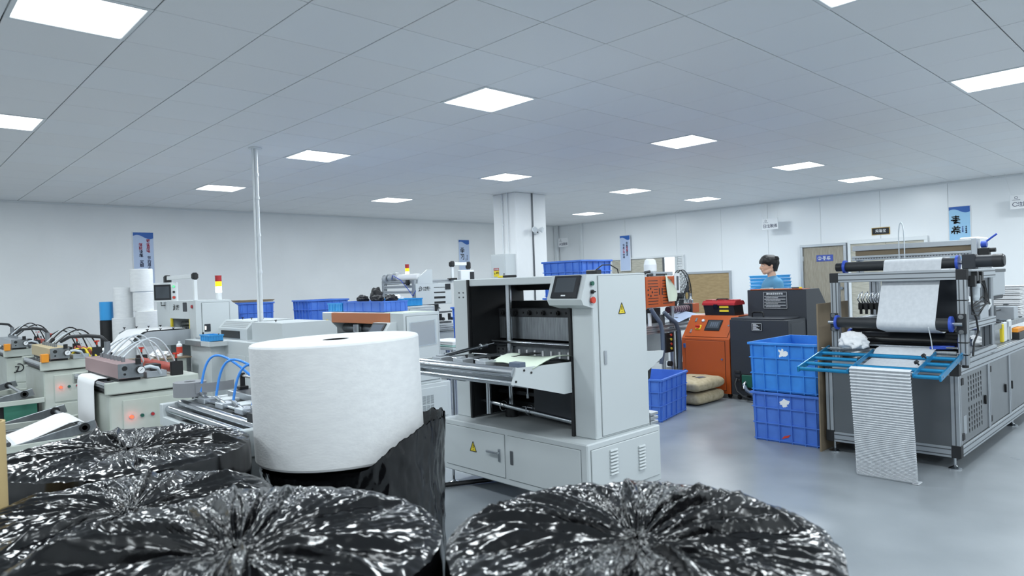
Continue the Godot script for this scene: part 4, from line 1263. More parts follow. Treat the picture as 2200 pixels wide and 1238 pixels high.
func glue_station() -> void:
	# orange control cabinet
	var t := thing("glue_cabinet", "orange control cabinet with sloped touch screen panel and grey sacks in front", "cabinet", V(7.95, 0, -4.57))
	var z0 := -4.9
	var z1 := -4.235
	var body := part(t, "body", nb().prism([V(7.62, 0.06, z0), V(7.62, 0.723, z0), V(7.87, 1.0, z0), V(8.3, 1.0, z0), V(8.3, 0.06, z0)], V(0, 0, z1 - z0)), M.orange)
	slab(7.618, 7.624, 0.095, 0.703, -4.853, -4.292, 0.0, M.black, body, "door_gap")
	var d := slab(7.61, 7.63, 0.1, 0.698, -4.848, -4.297, 0.004, M.orange, t, "door")
	for y in [0.63, 0.3]:
		part(d, "hinge", bx(7.6, 7.612, y - 0.03, y + 0.03, -4.87, -4.835, 0.003), M.steel)
	part(d, "lock", nb().cyl(V(7.61, 0.48, -4.33), V(7.598, 0.48, -4.33), 0.013, 10), M.steel)
	var u := V(0.67, 0.742, 0)
	var n := V(-0.742, 0.67, 0)
	var c := V(7.745, 0.8615, 0)
	part(body, "panel_gap", nb().obox(c + V(0, 0, -4.565) + n * 0.001, u * 0.163, n * 0.001, V(0, 0, 0.295)), M.black)
	var sp := part(t, "sloped_panel", nb().obox(c + V(0, 0, -4.565) + n * 0.003, u * 0.16, n * 0.004, V(0, 0, 0.292), 0.002), M.orange)
	var sc := part(sp, "touch_screen", nb().obox(c + u * 0.02 + V(0, 0, -4.515) + n * 0.012, u * 0.085, n * 0.006, V(0, 0, 0.104), 0.003), M.screen_dark)
	part(sc, "display", nb().obox(c + u * 0.03 + V(0, 0, -4.515) + n * 0.0185, u * 0.06, n * 0.0005, V(0, 0, 0.085)), M.screen)
	for i in 4:
		part(sc, "screen_bar", nb().obox(c + u * 0.03 + V(0, 0, -4.55 + i * 0.028) + n * 0.0192, u * 0.035, n * 0.0004, V(0, 0, 0.01)), M.screen_lit)
	push_button(sp, c + u * 0.09 + V(0, 0, -4.685) + n * 0.007, n, 0.018, M.print_white, "indicator_lamp")
	var rs := part(sp, "rotary_switch", nb().obox(c - u * 0.02 + V(0, 0, -4.715) + n * 0.014, u * 0.036, n * 0.008, V(0, 0, 0.036), 0.004), M.yellow)
	part(rs, "switch_knob", nb().cyl(c - u * 0.02 + V(0, 0, -4.715) + n * 0.022, c - u * 0.02 + V(0, 0, -4.715) + n * 0.04, 0.028, 16).obox(c - u * 0.02 + V(0, 0, -4.715) + n * 0.048, u * 0.008, n * 0.01, V(0, 0, 0.03), 0.003), M.red_knob)
	for s in [[0.1, -4.79], [-0.08, -4.80]]:
		part(sp, "hinge", nb().obox(c + u * s[0] + V(0, 0, s[1]) + n * 0.012, u * 0.03, n * 0.008, V(0, 0, 0.013), 0.003), M.steel)
	part(sp, "lock", nb().cyl(c + u * 0.02 + V(0, 0, -4.31) + n * 0.006, c + u * 0.02 + V(0, 0, -4.31) + n * 0.014, 0.013, 10), M.steel)
	for s in [[7.72, -4.8], [7.72, -4.3], [8.2, -4.8], [8.2, -4.3]]:
		castor(t, s[0], s[1], 0.062)
	# charcoal melter with hood
	t = thing("glue_melter", "charcoal hot-melt tank cabinet with sloped hood and white instruction plate", "machine", V(8.15, 0, -3.86))
	var mc := slab(7.62, 8.09, 0.06, 0.97, -4.225, -3.5, 0.006, M.charcoal, t, "tank_cabinet")
	slab(7.64, 8.08, 0.97, 0.99, -4.22, -3.56, 0.005, M.charcoal, t, "lid")
	part(t, "lid_handle", nb().tube([V(7.8, 0.985, -4.02), V(7.8, 1.04, -4.02), V(7.8, 1.05, -4.0), V(7.8, 1.05, -3.9), V(7.8, 1.04, -3.88), V(7.8, 0.985, -3.88)], 0.009, 8), M.black_gloss)
	slab(7.69, 8.05, 0.12, 0.93, -3.503, -3.497, 0.003, M.charcoal, mc, "side_panel")
	var np := slab(7.612, 7.622, 0.84, 0.933, -3.937, -3.81, 0.001, M.print_black, mc, "name_plate")
	var wr := nb()
	for s in [[0.843, 0.846, -3.934, -3.813], [0.927, 0.93, -3.934, -3.813], [0.843, 0.93, -3.934, -3.931], [0.843, 0.93, -3.816, -3.813]]:
		wr.box(7.6105, 7.6125, s[0], s[1], s[2], s[3])
	for i in 6:
		wr.box(7.6105, 7.6125, 0.856 + i * 0.012, 0.861 + i * 0.012, -3.92, -3.84 - (i % 3) * 0.018)
	part(np, "print", wr, M.print_white)
	slab(7.615, 7.63, 0.12, 0.32, -4.1, -3.6, 0.0, M.black, mc, "opening")
	slab(7.6, 7.64, 0.16, 0.31, -4.08, -3.95, 0.006, M.green, t, "green_motor")
	for i in 3:
		part(mc, "socket", nb().cyl(V(7.62, 0.34 - i * 0.05, -4.16), V(7.6, 0.34 - i * 0.05, -4.16), 0.016, 10).box(7.6, 7.62, 0.325 - i * 0.05, 0.355 - i * 0.05, -4.15, -4.1, 0.003), M.rubber)
	part(t, "hose", nb().tube([V(7.6, 0.26, -4.14), V(7.55, 0.2, -4.14), V(7.52, 0.12, -4.1), V(7.53, 0.06, -4.02), V(7.56, 0.03, -3.9)], 0.012, 8), M.black)
	part(t, "hose", nb().tube([V(7.58, 0.2, -4.04), V(7.53, 0.14, -3.98), V(7.52, 0.08, -3.86), V(7.54, 0.05, -3.7)], 0.02, 8), M.hose_grey)
	part(t, "elbow", nb().tube([V(7.6, 0.22, -4.03), V(7.56, 0.2, -4.03), V(7.55, 0.15, -4.02)], 0.02, 10), M.steel)
	for s in [[7.68, -4.15], [7.68, -3.58], [8.5, -4.15], [8.5, -3.58]]:
		castor(t, s[0], s[1], 0.062)
	var hood := part(t, "hood", nb().prism([V(8.1, 0.06, -4.23), V(8.1, 1.305, -4.23), V(8.11, 1.312, -4.23), V(8.47, 1.312, -4.23), V(8.66, 1.12, -4.23), V(8.66, 0.06, -4.23)], V(0, 0, 0.74)), M.charcoal)
	slab(8.094, 8.3, 1.308, 1.318, -4.19, -3.53, 0.003, M.orange, hood, "orange_edge")
	var ip := slab(8.09, 8.101, 1.079, 1.284, -4.017, -3.717, 0.001, M.charcoal, hood, "instruction_plate")
	var tx := writing("胶机使用注意事项", V(8.0885, 1.272, -3.976), RT, DN, 0.022, 0.0035, 1.18)
	for s in [[1.081, 1.083, -4.015, -3.719], [1.28, 1.282, -4.015, -3.719], [1.081, 1.282, -4.015, -4.013], [1.081, 1.282, -3.721, -3.719]]:
		tx.box(8.088, 8.09, s[0], s[1], s[2], s[3])
	rng.seed = 21
	for i in 8:
		var z := -4.003 + (0.018 if i % 2 else 0.0)
		var e := -3.735 - (rng.randf_range(0.05, 0.11) if i % 2 else 0.0)
		while z < e:
			var l := rng.randf_range(0.006, 0.011)
			for r in 2:
				tx.box(8.0885, 8.0895, 1.228 - i * 0.0185 + r * 0.005, 1.231 - i * 0.0185 + r * 0.005, z, minf(z + l, e))
			z += l + rng.randf_range(0.002, 0.005)
	part(ip, "lettering", tx, M.print_white)
	off = Vector3.ZERO
	var k := thing("box_cutter", "black and yellow box cutter lying on the charcoal hood", "knife", V(8.2, 1.318, -3.65))
	part(k, "handle", nb().obox(V(8.2, 1.327, -3.66), V(0.01, 0, 0.004), V(0, 0.008, 0), V(-0.01, 0, 0.05), 0.004), M.black)
	part(k, "grip", nb().obox(V(8.195, 1.328, -3.6), V(0.01, 0, 0.004), V(0, 0.009, 0), V(-0.005, 0, 0.022), 0.004), M.yellow)
	off = Vector3.ZERO
	solo("steel_ruler", bx(8.16, 8.19, 1.318, 1.328, -3.9, -3.72, 0.002), M.alu, "short metal bar lying on the charcoal hood beside the box cutter", "tool", V(8.17, 1.318, -3.8))
	solo("grey_pad", bx(8.14, 8.26, 1.318, 1.332, -4.08, -3.96, 0.005), M.alu, "small flat grey pad on the left end of the charcoal hood", "pad", V(8.2, 1.318, -4.02))
	toolbox()
	sack(V(7.24, 0.0, -4.5), 0.3, 1, "lower beige paper sack lying on the floor before the orange cabinet")
	sack(V(7.22, 0.156, -4.49), 0.32, 2, "upper beige paper sack with a small dark label")
	cover_machine()
	fan()

func toolbox() -> void:
	var t := thing("toolbox", "black plastic toolbox with red lid and yellow label on the orange cabinet", "toolbox", V(8.0, 1.0, -4.52))
	part(t, "body", nb().prism([V(7.905, 1.0, -4.72), V(7.895, 1.13, -4.74), V(8.135, 1.13, -4.74), V(8.125, 1.0, -4.72)], V(0, 0, 0.42)), M.black)
	var l := part(t, "lid", nb().prism([V(7.885, 1.13, -4.75), V(7.885, 1.155, -4.75), V(7.92, 1.185, -4.75), V(8.11, 1.185, -4.75), V(8.145, 1.155, -4.75), V(8.145, 1.13, -4.75)], V(0, 0, 0.455)), M.red)
	for z in [-4.73, -4.56, -4.42]:
		slab(7.93, 8.1, 1.185, 1.198, z, z + 0.1, 0.004, M.red, l, "lid_rib")
	part(t, "latch", bx(7.88, 7.9, 1.08, 1.14, -4.59, -4.53, 0.004), M.black_gloss)
	part(t, "handle", nb().tube([V(8.01, 1.185, -4.62), V(8.01, 1.205, -4.6), V(8.01, 1.205, -4.45), V(8.01, 1.185, -4.43)], 0.008, 8), M.black)
	for y in [1.045, 1.095]:
		part(t, "label", bx(7.893, 7.9, y, y + 0.026, -4.51, -4.385), M.yellow)
	off = Vector3.ZERO

func sack(at: Vector3, rx: float, sd: int, label: String) -> void:
	var f := FastNoiseLite.new()
	f.seed = sd
	f.frequency = 3.5
	f.fractal_octaves = 3
	var t := thing("paper_sack", label, "sack", at, "sacks by the orange cabinet")
	var pos := []
	var nu := 26
	var nv := 48
	var r := V(rx, 0.075, 0.245)
	for i in nu:
		var a := PI * (i + 0.02) / (nu - 0.96) - PI / 2
		for j in nv:
			var b := TAU * j / nv
			var ca := pow(absf(cos(a)), 0.45)
			var sa := signf(sin(a)) * pow(absf(sin(a)), 0.7)
			var cx := signf(cos(b)) * pow(absf(cos(b)), 0.26)
			var sz := signf(sin(b)) * pow(absf(sin(b)), 0.26)
			var p := V(ca * cx * r.x, sa * r.y, ca * sz * r.z)
			var ear := pow(absf(cx * sz), 6.0) * (1.0 - absf(sa))
			p.x *= 1.0 + 0.08 * ear
			p.z *= 1.0 + 0.08 * ear
			var q := f.get_noise_3d(p.x + sd, p.y * 2, p.z)
			p += V(0, q * 0.014, 0) * (1.0 if sa > 0 else 0.2)
			p.x += q * 0.016
			p.y -= 0.012 * smooth(0.12, 0.0, absf(p.x * 0.6 + p.z * 0.8 - 0.05)) * (0.5 + q) if sa > 0.3 else 0.0
			pos.append(at + p + V(0, 0.075, 0))
	part(t, "paper", nb().grid(pos, nu, nv, true, at + V(0, 0.075, 0)), M.sack)
	if sd == 2:
		part(t, "label", nb().obox(at + V(-0.02, 0.151, 0.1), V(0.05, 0, 0.02), V(0, 0.0015, 0), V(-0.015, 0, 0.035)), M.hose_grey)
	off = Vector3.ZERO

func slot(mb: MB, x0: float, x1: float, y: float, z: float, h := 0.009) -> void:
	mb.box(x0, x1, y - h / 2, y + h / 2, z, z + 0.0012)

func cover_machine() -> void:
	var z := -5.2
	var t := thing("coating_machine", "machine with orange slotted safety cover behind the grey pleating machine", "machine", V(7.95, 0, -5.6))
	for i in 2:
		var xa := 7.3 + i * 0.327
		var dd := slab(xa, xa + 0.323, 1.12, 1.524, z - 0.012, z, 0.003, M.orange, t, "cover_door", "orange cover door with slots")
		var sl := nb()
		for r in 9:
			if i == 0 and r in [3, 4, 5]:
				slot(sl, xa + 0.17, xa + 0.26, 1.165 + r * 0.038, z)
				continue
			var w := 0.24 - absf(r - 4) * 0.005
			slot(sl, xa + 0.04, xa + 0.04 + w, 1.165 + r * 0.038, z)
		part(dd, "slot", sl, M.black)
		var hx := xa + (0.295 if i == 0 else 0.03)
		part(dd, "hand_hole", nb().box(hx - 0.01, hx + 0.01, 1.28, 1.37, z, z + 0.0015), M.black)
		if i == 0:
			for k in 5:
				var a := TAU * k / 5.0
				part(dd, "round_hole", nb().cyl(V(xa + 0.085 + 0.05 * cos(a), 1.32 + 0.05 * sin(a), z), V(xa + 0.085 + 0.05 * cos(a), 1.32 + 0.05 * sin(a), z + 0.0015), 0.015, 10), M.black)
	slab(7.3, 7.32, 1.1, 1.52, z - 0.5, z - 0.012, 0.0, M.orange, t, "cover_side")
	slab(7.3, 7.95, 1.51, 1.522, z - 0.5, z - 0.012, 0.0, M.alu, t, "cover_top")
	slab(7.55, 8.0, 1.53, 1.585, z - 0.35, z - 0.05, 0.004, M.alu, t, "top_box")
	slab(7.6, 7.85, 1.535, 1.56, z - 0.052, z - 0.046, 0.0, M.black, t, "top_slot")
	part(t, "dust_canister", nb().lathe(V(7.62, 1.522, z - 0.15), [Vector2(0.075, 0.0), Vector2(0.075, 0.07), Vector2(0.085, 0.075), Vector2(0.085, 0.16), Vector2(0.07, 0.22), Vector2(0.045, 0.24), Vector2(0.0, 0.24)], 20), M.white_metal, "white rounded canister")
	part(t, "rail_bracket", nb().box(7.98, 8.1, 1.29, 1.56, z - 0.03, z - 0.01, 0.003), M.white_metal)
	slab(8.02, 8.065, 1.33, 1.52, z - 0.01, z - 0.006, 0.0, M.alu_dark, t, "bracket_slot")
	for s in [[7.3, 1.56], [7.4, 1.58], [7.45, 1.54]]:
		part(t, "fitting", nb().cyl(V(s[0], s[1], z - 0.08), V(s[0] + 0.09, s[1] + 0.01, z - 0.07), 0.018, 10), M.black)
	# frame below
	for x in [7.3, 7.95, 8.75]:
		profile(t, V(x, 0.0, z - 0.06), V(x, 1.12 if x < 8.5 else 0.92, z - 0.06), 0.05, 0.05, "leg")
		profile(t, V(x, 0.0, z - 0.75), V(x, 1.12 if x < 8.5 else 0.92, z - 0.75), 0.05, 0.05, "leg")
	for y in [0.86, 0.8]:
		profile(t, V(7.25, y, z - 0.03), V(8.8, y, z - 0.03), 0.04, 0.05, "rail")
	slab(7.3, 8.8, 0.88, 0.9, z - 0.75, z - 0.06, 0.0, M.alu, t, "bed")
	slab(7.35, 8.8, 0.25, 0.78, z - 0.72, z - 0.7, 0.0, M.grey, t, "rear_sheet")
	slab(7.35, 7.9, 0.9, 1.1, z - 0.5, z - 0.2, 0.005, M.black, t, "gear_box")
	slab(7.34, 7.4, 0.88, 1.05, z - 0.02, z, 0.003, M.white_metal, t, "bracket_plate")
	slab(7.6, 7.7, 0.88, 1.02, z - 0.02, z, 0.003, M.alu_dark, t, "bracket_plate")
	part(t, "suction_hose", nb().tube([V(7.36, 1.11, z + 0.02), V(7.42, 1.02, z + 0.04), V(7.52, 0.92, z + 0.05), V(7.56, 0.8, z + 0.05), V(7.56, 0.55, z + 0.05), V(7.54, 0.38, z + 0.03)], 0.028, 10), M.hose_grey)
	part(t, "suction_hose", nb().tube([V(7.65, 1.05, z + 0.02), V(7.72, 0.98, z + 0.05), V(7.86, 0.9, z + 0.06), V(7.93, 0.78, z + 0.06), V(7.95, 0.55, z + 0.06), V(7.95, 0.2, z + 0.04)], 0.028, 10), M.hose_grey)
	var bb := slab(7.68, 7.86, 0.51, 0.77, z - 0.02, z + 0.02, 0.004, M.black, t, "button_box")
	for i in 4:
		push_button(bb, V(7.79, 0.74 - i * 0.06, z + 0.02), V(0, 0, 1), 0.016, M.red_knob if i % 2 == 0 else M.yellow)
	part(t, "hand_wheel", nb().cyl(V(8.05, 0.3, z - 0.03), V(8.05, 0.3, z + 0.03), 0.055, 16), M.black)
	part(t, "hand_wheel", nb().cyl(V(7.75, 0.36, z + 0.0), V(7.75, 0.36, z + 0.05), 0.035, 12), M.black)
	# striped roller and white-blue cloth running under it
	var ro := part(t, "wound_roller", nb().cyl(V(7.92, 1.065, z - 0.1), V(8.45, 1.065, z - 0.1), 0.045, 18), M.maroon)
	for i in 9:
		part(ro, "stripe", nb().pipe(V(7.95 + i * 0.055, 1.065, z - 0.1), V(7.962 + i * 0.055, 1.065, z - 0.1), 0.0458, 0.04, 16), M.purple)
	part(t, "cloth_web", nb().obox(V(8.1, 0.97, z - 0.02), V(0.22, 0.045, 0), V(0, 0.0015, 0.001), V(0, 0.02, -0.12)), M.banner)
	slab(8.0, 8.3, 0.9, 0.96, z - 0.06, z - 0.01, 0.004, M.black, t, "guide_block")
	var bk := slab(8.45, 8.62, 1.0, 1.13, z - 0.2, z - 0.04, 0.004, M.orange, t, "end_bracket")
	slab(8.425, 8.45, 0.95, 1.13, z - 0.2, z - 0.04, 0.002, M.charcoal, bk, "bracket_plate")
	part(t, "regulator", nb().lathe(V(8.53, 1.13, z - 0.12), [Vector2(0.035, 0.0), Vector2(0.035, 0.05), Vector2(0.02, 0.055), Vector2(0.012, 0.1), Vector2(0.012, 0.14), Vector2(0.0, 0.14)], 12), M.steel)
	slab(8.7, 9.1, 0.9, 0.95, z - 0.4, z - 0.1, 0.006, M.alu, t, "outfeed_table")
	off = Vector3.ZERO
	var pts := []
	for i in 9:
		for j in 7:
			var a := i / 8.0
			var b := j / 6.0
			var wd := 0.06 + 0.16 * sin(a * 2.4)
			pts.append(V(7.74 + (b - 0.2) * wd * 1.1 + a * 0.06, 1.545 - a * 0.36 - 0.06 * b * (1 - a), z + 0.014 + 0.012 * sin(b * 7.0 + a * 2.0)))
	var cl := nb().grid(pts, 9, 7)
	for i in pts.size():
		pts[i] += V(0, 0, 0.003)
	cl.grid(pts, 9, 7)
	solo("yellow_cloth", cl, M.mint, "pale yellow-green cloth hung over the orange slotted cover", "cloth", V(7.82, 1.2, z + 0.01))

func fan() -> void:
	var c := V(9.5, 1.207, -6.09)
	var n := V(0.219, 0, 0.976).normalized()
	var s := V(n.z, 0, -n.x)
	var t := thing("pedestal_fan", "large black pedestal fan seen from the side before the plywood panel", "fan", V(9.5, 0, -6.14))
	part(t, "stand", nb().cyl(V(9.5, 0.03, -6.2), V(9.5, 1.2, -6.2), 0.022, 12).cyl(V(9.5, 0.0, -6.2), V(9.5, 0.04, -6.2), 0.26, 24, 0.22), M.black)
	part(t, "motor", nb().cyl(c - n * 0.22, c - n * 0.06, 0.085, 20).cyl(c - n * 0.06, c + n * 0.03, 0.05, 16), M.charcoal)
	var cage := nb()
	for k in 10:
		var r := 0.415 * (k + 1) / 10.0
		var dep := 0.085 * sqrt(maxf(0.0, 1.0 - pow(r / 0.43, 2)))
		for sd in [-1.0, 1.0]:
			cage.tube(ring(c + n * dep * sd, s, Vector3.UP, r, 30), 0.0028 if k < 9 else 0.009, 4, true)
	for k in 20:
		var a := TAU * k / 20.0
		var e := s * cos(a) + Vector3.UP * sin(a)
		for sd in [-1.0, 1.0]:
			cage.tube([c + e * 0.05 + n * 0.085 * sd, c + e * 0.25 + n * 0.069 * sd, c + e * 0.35 + n * 0.045 * sd, c + e * 0.415], 0.0028, 4)
	part(t, "cage", cage, M.black)
	part(t, "badge", nb().cyl(c + n * 0.085, c + n * 0.095, 0.055, 18), M.gold)
	for k in 3:
		var a := TAU * k / 3.0 + 0.4
		var pos := []
		for i in 6:
			for j in 5:
				var r := 0.06 + 0.31 * i / 5.0
				var w := (j / 4.0 - 0.5) * (0.7 - 0.15 * i / 5.0)
				var e := s * cos(a + w) + Vector3.UP * sin(a + w)
				pos.append(c + e * r + n * (w * 0.07))
		var bl := nb().grid(pos, 6, 5)
		for i in pos.size():
			pos[i] += n * 0.004
		bl.grid(pos, 6, 5)
		part(t, "blade", bl, M.charcoal)
	off = Vector3.ZERO

func arc(a: Vector3, b: Vector3, h: float, seg := 12, side := Vector3.ZERO) -> Array:
	var out := []
	for i in seg + 1:
		var t := float(i) / seg
		out.append(a.lerp(b, t) + V(0, 1, 0) * sin(t * PI) * h + side * sin(t * PI))
	return out

func star_knob(parent: Node, c: Vector3, r: float, m: Material) -> void:
	var mb := nb().cyl(c, c + V(0, r * 1.2, 0), r * 0.35, 8)
	var top := c + V(0, r * 1.2, 0)
	for k in 5:
		var a := TAU * k / 5.0
		mb.cyl(top + V(cos(a), 0, sin(a)) * r * 0.6, top + V(cos(a), 0.0, sin(a)) * r * 0.6 + V(0, r * 0.5, 0), r * 0.42, 8)
	mb.cyl(top, top + V(0, r * 0.5, 0), r * 0.65, 10)
	part(parent, "knob", mb, m)

func stack_light(parent: Node, c: Vector3, s := 1.0) -> void:
	var o := part(parent, "signal_tower", nb().cyl(c, c + V(0, 0.07, 0) * s, 0.028 * s, 14), M.white_metal)
	var segs := [["lamp_white", M.glow_white, 0.06], ["lamp_yellow", M.glow_yellow, 0.05], ["lamp_red", M.red, 0.05]]
	var y := 0.07 * s
	for g in segs:
		part(o, g[0], nb().cyl(c + V(0, y, 0), c + V(0, y + g[2] * s, 0), 0.03 * s, 14), g[1])
		y += g[2] * s
	part(o, "cap", nb().cyl(c + V(0, y, 0), c + V(0, y + 0.01, 0), 0.031 * s, 14), M.red)

func logo_d(parent: Node, o: Vector3, rt: Vector3, s: float) -> void:
	# slanted ring with an inner stroke, then two rows of small characters
	var nrm := DN.cross(rt)
	var mb := nb()
	var pts := []
	for i in 15:
		var a := -1.9 + i * 0.3
		pts.append(o + rt * (s * 0.5 + cos(a) * s * 0.42) + DN * (s * 0.5 + sin(a) * s * 0.42) + nrm * 0.001)
	mb.tube(pts, s * 0.06, 5)
	mb.tube([o + rt * s * 0.15 + DN * s * 0.36 + nrm * 0.001, o + rt * s * 0.5 + DN * s * 0.36 + nrm * 0.001, o + rt * s * 0.28 + DN * s * 0.95 + nrm * 0.001, o + rt * s * 0.05 + DN * s * 0.98 + nrm * 0.001], s * 0.07, 5)
	var l := part(parent, "logo", mb, M.print_black)
	var w := writing("大泰重工", o + rt * s * 1.25 + DN * s * 0.12 + nrm * 0.001, rt, DN, s * 0.42, s * 0.06, 1.15)
	var w2 := writing("DNETAI", o + rt * s * 1.25 + DN * s * 0.68 + nrm * 0.001, rt, DN, s * 0.26, s * 0.05, 1.2)
	part(l, "lettering", w, M.print_black)
	part(l, "lettering", w2, M.print_black)

func trimming_machine(ox: float, oz: float, bx1: float, label: String, full: bool) -> void:
	var t := thing("trimming_machine", label, "machine", V(4.1 + ox, 0, -6.55 + oz))
	off = V(4.1, 0, -6.55)
	var b := slab(3.86, bx1, 0.1, 0.5, -7.4, -5.685, 0.006, M.grey, t, "base_cabinet")
	slab(3.89, bx1 - 0.05, 0.15, 0.46, -5.688, -5.676, 0.003, M.grey, b, "side_door")
	for i in 3:
		for j in 2:
			for k in 8:
				part(b, "vent_slot", bx(4.08 + i * 0.05, 4.12 + i * 0.05, 0.2 + j * 0.1 + k * 0.011, 0.205 + j * 0.1 + k * 0.011, -5.678, -5.6745), M.seam)
	for x in [3.92, bx1 - 0.05]:
		for z in [-7.33, -5.75]:
			levelling_foot(t, x, z, 0.105)
	var rp := slab(3.91, 4.36, 0.5, 1.235, -5.96, -5.715, 0.006, M.grey, t, "side_pillar")
	slab(3.935, 4.34, 0.53, 1.205, -5.717, -5.7115, 0.0, M.seam, rp, "door_gap")
	slab(3.94, 4.335, 0.535, 1.2, -5.72, -5.706, 0.003, M.grey, rp, "door")
	var bg := part(rp, "document_pouch", nb().obox(V(4.135, 1.02, -5.7), V(0.165, 0.008, 0), V(-0.003, 0.13, 0), V(0, 0, 0.004), 0.003), M.clear, "clear plastic document pouch")
	part(bg, "paper", nb().obox(V(4.135, 1.02, -5.705), V(0.15, 0.008, 0), V(-0.003, 0.12, 0), V(0, 0, 0.001)), M.paper)
	var lp := slab(3.91, 4.36, 0.5, 1.235, -7.385, -7.15, 0.006, M.grey, t, "side_pillar")
	part(lp, "switch_plate", nb().cyl(V(3.91, 1.1, -7.27), V(3.905, 1.1, -7.27), 0.05, 18), M.yellow)
	push_button(lp, V(3.905, 1.1, -7.27), V(-1, 0, 0), 0.03, M.red_knob, "stop_button")
	slab(3.9, 3.93, 1.12, 1.232, -7.15, -5.96, 0.003, M.orange_dull, t, "front_cover", "dull orange front cover")
	slab(3.93, 4.36, 1.225, 1.235, -7.15, -5.96, 0.0, M.grey, t, "top_plate")
	slab(4.33, 4.36, 0.5, 1.22, -7.15, -5.96, 0.0, M.dark, t, "back_plate")
	part(t, "print_roller", nb().cyl(V(4.08, 1.05, -7.14), V(4.08, 1.05, -5.97), 0.05, 18), M.brushed)
	part(t, "press_block", nb().cyl(V(4.0, 1.02, -6.75), V(4.0, 1.1, -6.75), 0.05, 16).cyl(V(4.0, 0.98, -6.75), V(4.0, 1.03, -6.75), 0.035, 16), M.steel)
	part(t, "guide_rod", nb().cyl(V(3.98, 0.97, -7.14), V(3.98, 0.97, -5.97), 0.012, 10), M.steel)
	slab(4.0, 4.33, 0.7, 0.9, -7.14, -5.97, 0.0, M.black, t, "inner_block")
	if full:
		var n := V(-0.8, 0.6, 0)
		var u := V(0.6, 0.8, 0)
		var hm := part(t, "console", nb().prism([V(3.92, 1.14, -6.16), V(3.84, 1.14, -6.16), V(3.74, 1.0, -6.16), V(3.76, 0.97, -6.16), V(3.92, 0.97, -6.16)], V(0, 0, 0.32)), M.grey)
		var sc := part(hm, "touch_screen", nb().obox(V(3.788, 1.072, -6.02) + n * 0.006, u * 0.075, n * 0.006, V(0, 0, 0.125), 0.003), M.dark)
		part(sc, "display", nb().obox(V(3.788, 1.072, -6.02) + n * 0.0125, u * 0.055, n * 0.0005, V(0, 0, 0.1)), M.screen_lit)
		part(t, "sheet", nb().obox(V(3.85, 0.99, -6.35), V(0.06, 0, 0), V(0, 0.002, 0), V(0, 0, 0.12)), M.mint)
	t.position = V(4.1 + ox, 0, -6.55 + oz)
	off = Vector3.ZERO

func bin_box(called: String, x0: float, x1: float, y: float, h: float, z0: float, z1: float, m: Material, label: String) -> Node3D:
	var t := thing(called, label, "bin", V((x0 + x1) / 2, y, (z0 + z1) / 2))
	var w := 0.004
	part(t, "body", nb().box(x0, x1, y, y + w, z0, z1).box(x0, x0 + w, y, y + h, z0, z1).box(x1 - w, x1, y, y + h, z0, z1).box(x0 + w, x1 - w, y, y + h, z0, z0 + w).box(x0 + w, x1 - w, y, y + h, z1 - w, z1), m)
	var e := 0.007
	part(t, "rim", nb().box(x0 - e, x0, y + h - 0.014, y + h, z0 - e, z1 + e).box(x1, x1 + e, y + h - 0.014, y + h, z0 - e, z1 + e).box(x0, x1, y + h - 0.014, y + h, z0 - e, z0).box(x0, x1, y + h - 0.014, y + h, z1, z1 + e), m)
	for i in 5:
		var z := lerpf(z0, z1, (i + 0.5) / 5.0)
		part(t, "rib", bx(x0 - 0.005, x0, y + 0.005, y + h - 0.014, z - 0.004, z + 0.004), m)
		var x := lerpf(x0, x1, (i + 0.5) / 5.0)
		part(t, "rib", bx(x - 0.004, x + 0.004, y + 0.005, y + h - 0.014, z1, z1 + 0.005), m)
	off = Vector3.ZERO
	return t

func rear_lines() -> void:
	trimming_machine(0, 0, 4.456, "grey machine with dull orange front cover behind the white roll", true)
	trimming_machine(1.3, -1.8, 4.3, "second grey machine with dull orange cover, further back under the logo machine", false)
	off = Vector3.ZERO
	bin_box("parts_bin", 4.0, 4.3, 1.24, 0.115, -7.05, -6.2, M.crate_deep, "long dull blue bin full of black parts on the orange-covered machine")
	bin_box("parts_bin", 4.0, 4.3, 1.24, 0.095, -7.4, -7.08, M.bin, "small light blue bin beside the long dull blue bin")
	for i in 4:
		blob("rubber_part", V(4.1 + (i % 2) * 0.08, 1.345, -6.78 + i * 0.15), V(0.07, 0.05 + (0.05 if i == 1 else 0.0), 0.07), 60 + i, M.rubber, ["black rubber part at the left in the dull blue bin", "tallest black rubber part in the dull blue bin", "black rubber part right of the tallest one in the bin", "black rubber part at the right end of the dull blue bin"][i], "rubber part", 0.35)
	solo("work_sheet", bx(3.95, 4.3, 1.236, 1.24, -6.12, -5.75), M.mint, "pale paper sheet lying on top of the orange-covered machine", "paper", V(4.1, 1.236, -5.9))
	bin_box("parts_bin", 5.22, 5.5, 1.24, 0.105, -8.35, -7.58, M.bin, "bright blue shallow bin with white paper on the further orange-covered machine")
	blob("paper_wad", V(5.33, 1.3, -7.95), V(0.08, 0.06, 0.14), 71, M.paper, "crumpled white paper in the bright blue shallow bin", "paper", 0.5)
	logo_machine()
	# sheet table between the machines
	var st := thing("sheet_table", "low grey table with a stack of white sheets behind the white roll", "table", V(4.95, 0, -6.3))
	slab(4.75, 5.15, 0.77, 0.8, -6.6, -6.0, 0.003, M.grey, st, "top")
	for x in [4.78, 5.12]:
		for z in [-6.57, -6.03]:
			profile(st, V(x, 0, z), V(x, 0.77, z), 0.04, 0.04, "leg")
	off = Vector3.ZERO
	for i in 3:
		solo("filter_stack", nb().obox(V(4.94, 0.815 + i * 0.021, -6.27), V(0.17, 0, 0), V(0, 0.0095, 0), V(0, 0, 0.24), 0.004), M.teal_edge if i < 1 else M.paper, ["pale green sheet at the bottom of the small white stack", "white sheet in the middle of the small stack", "topmost white sheet of the small stack on the low table"][i], "sheet", V(4.94, 0.8, -6.27), "sheets on the low table")

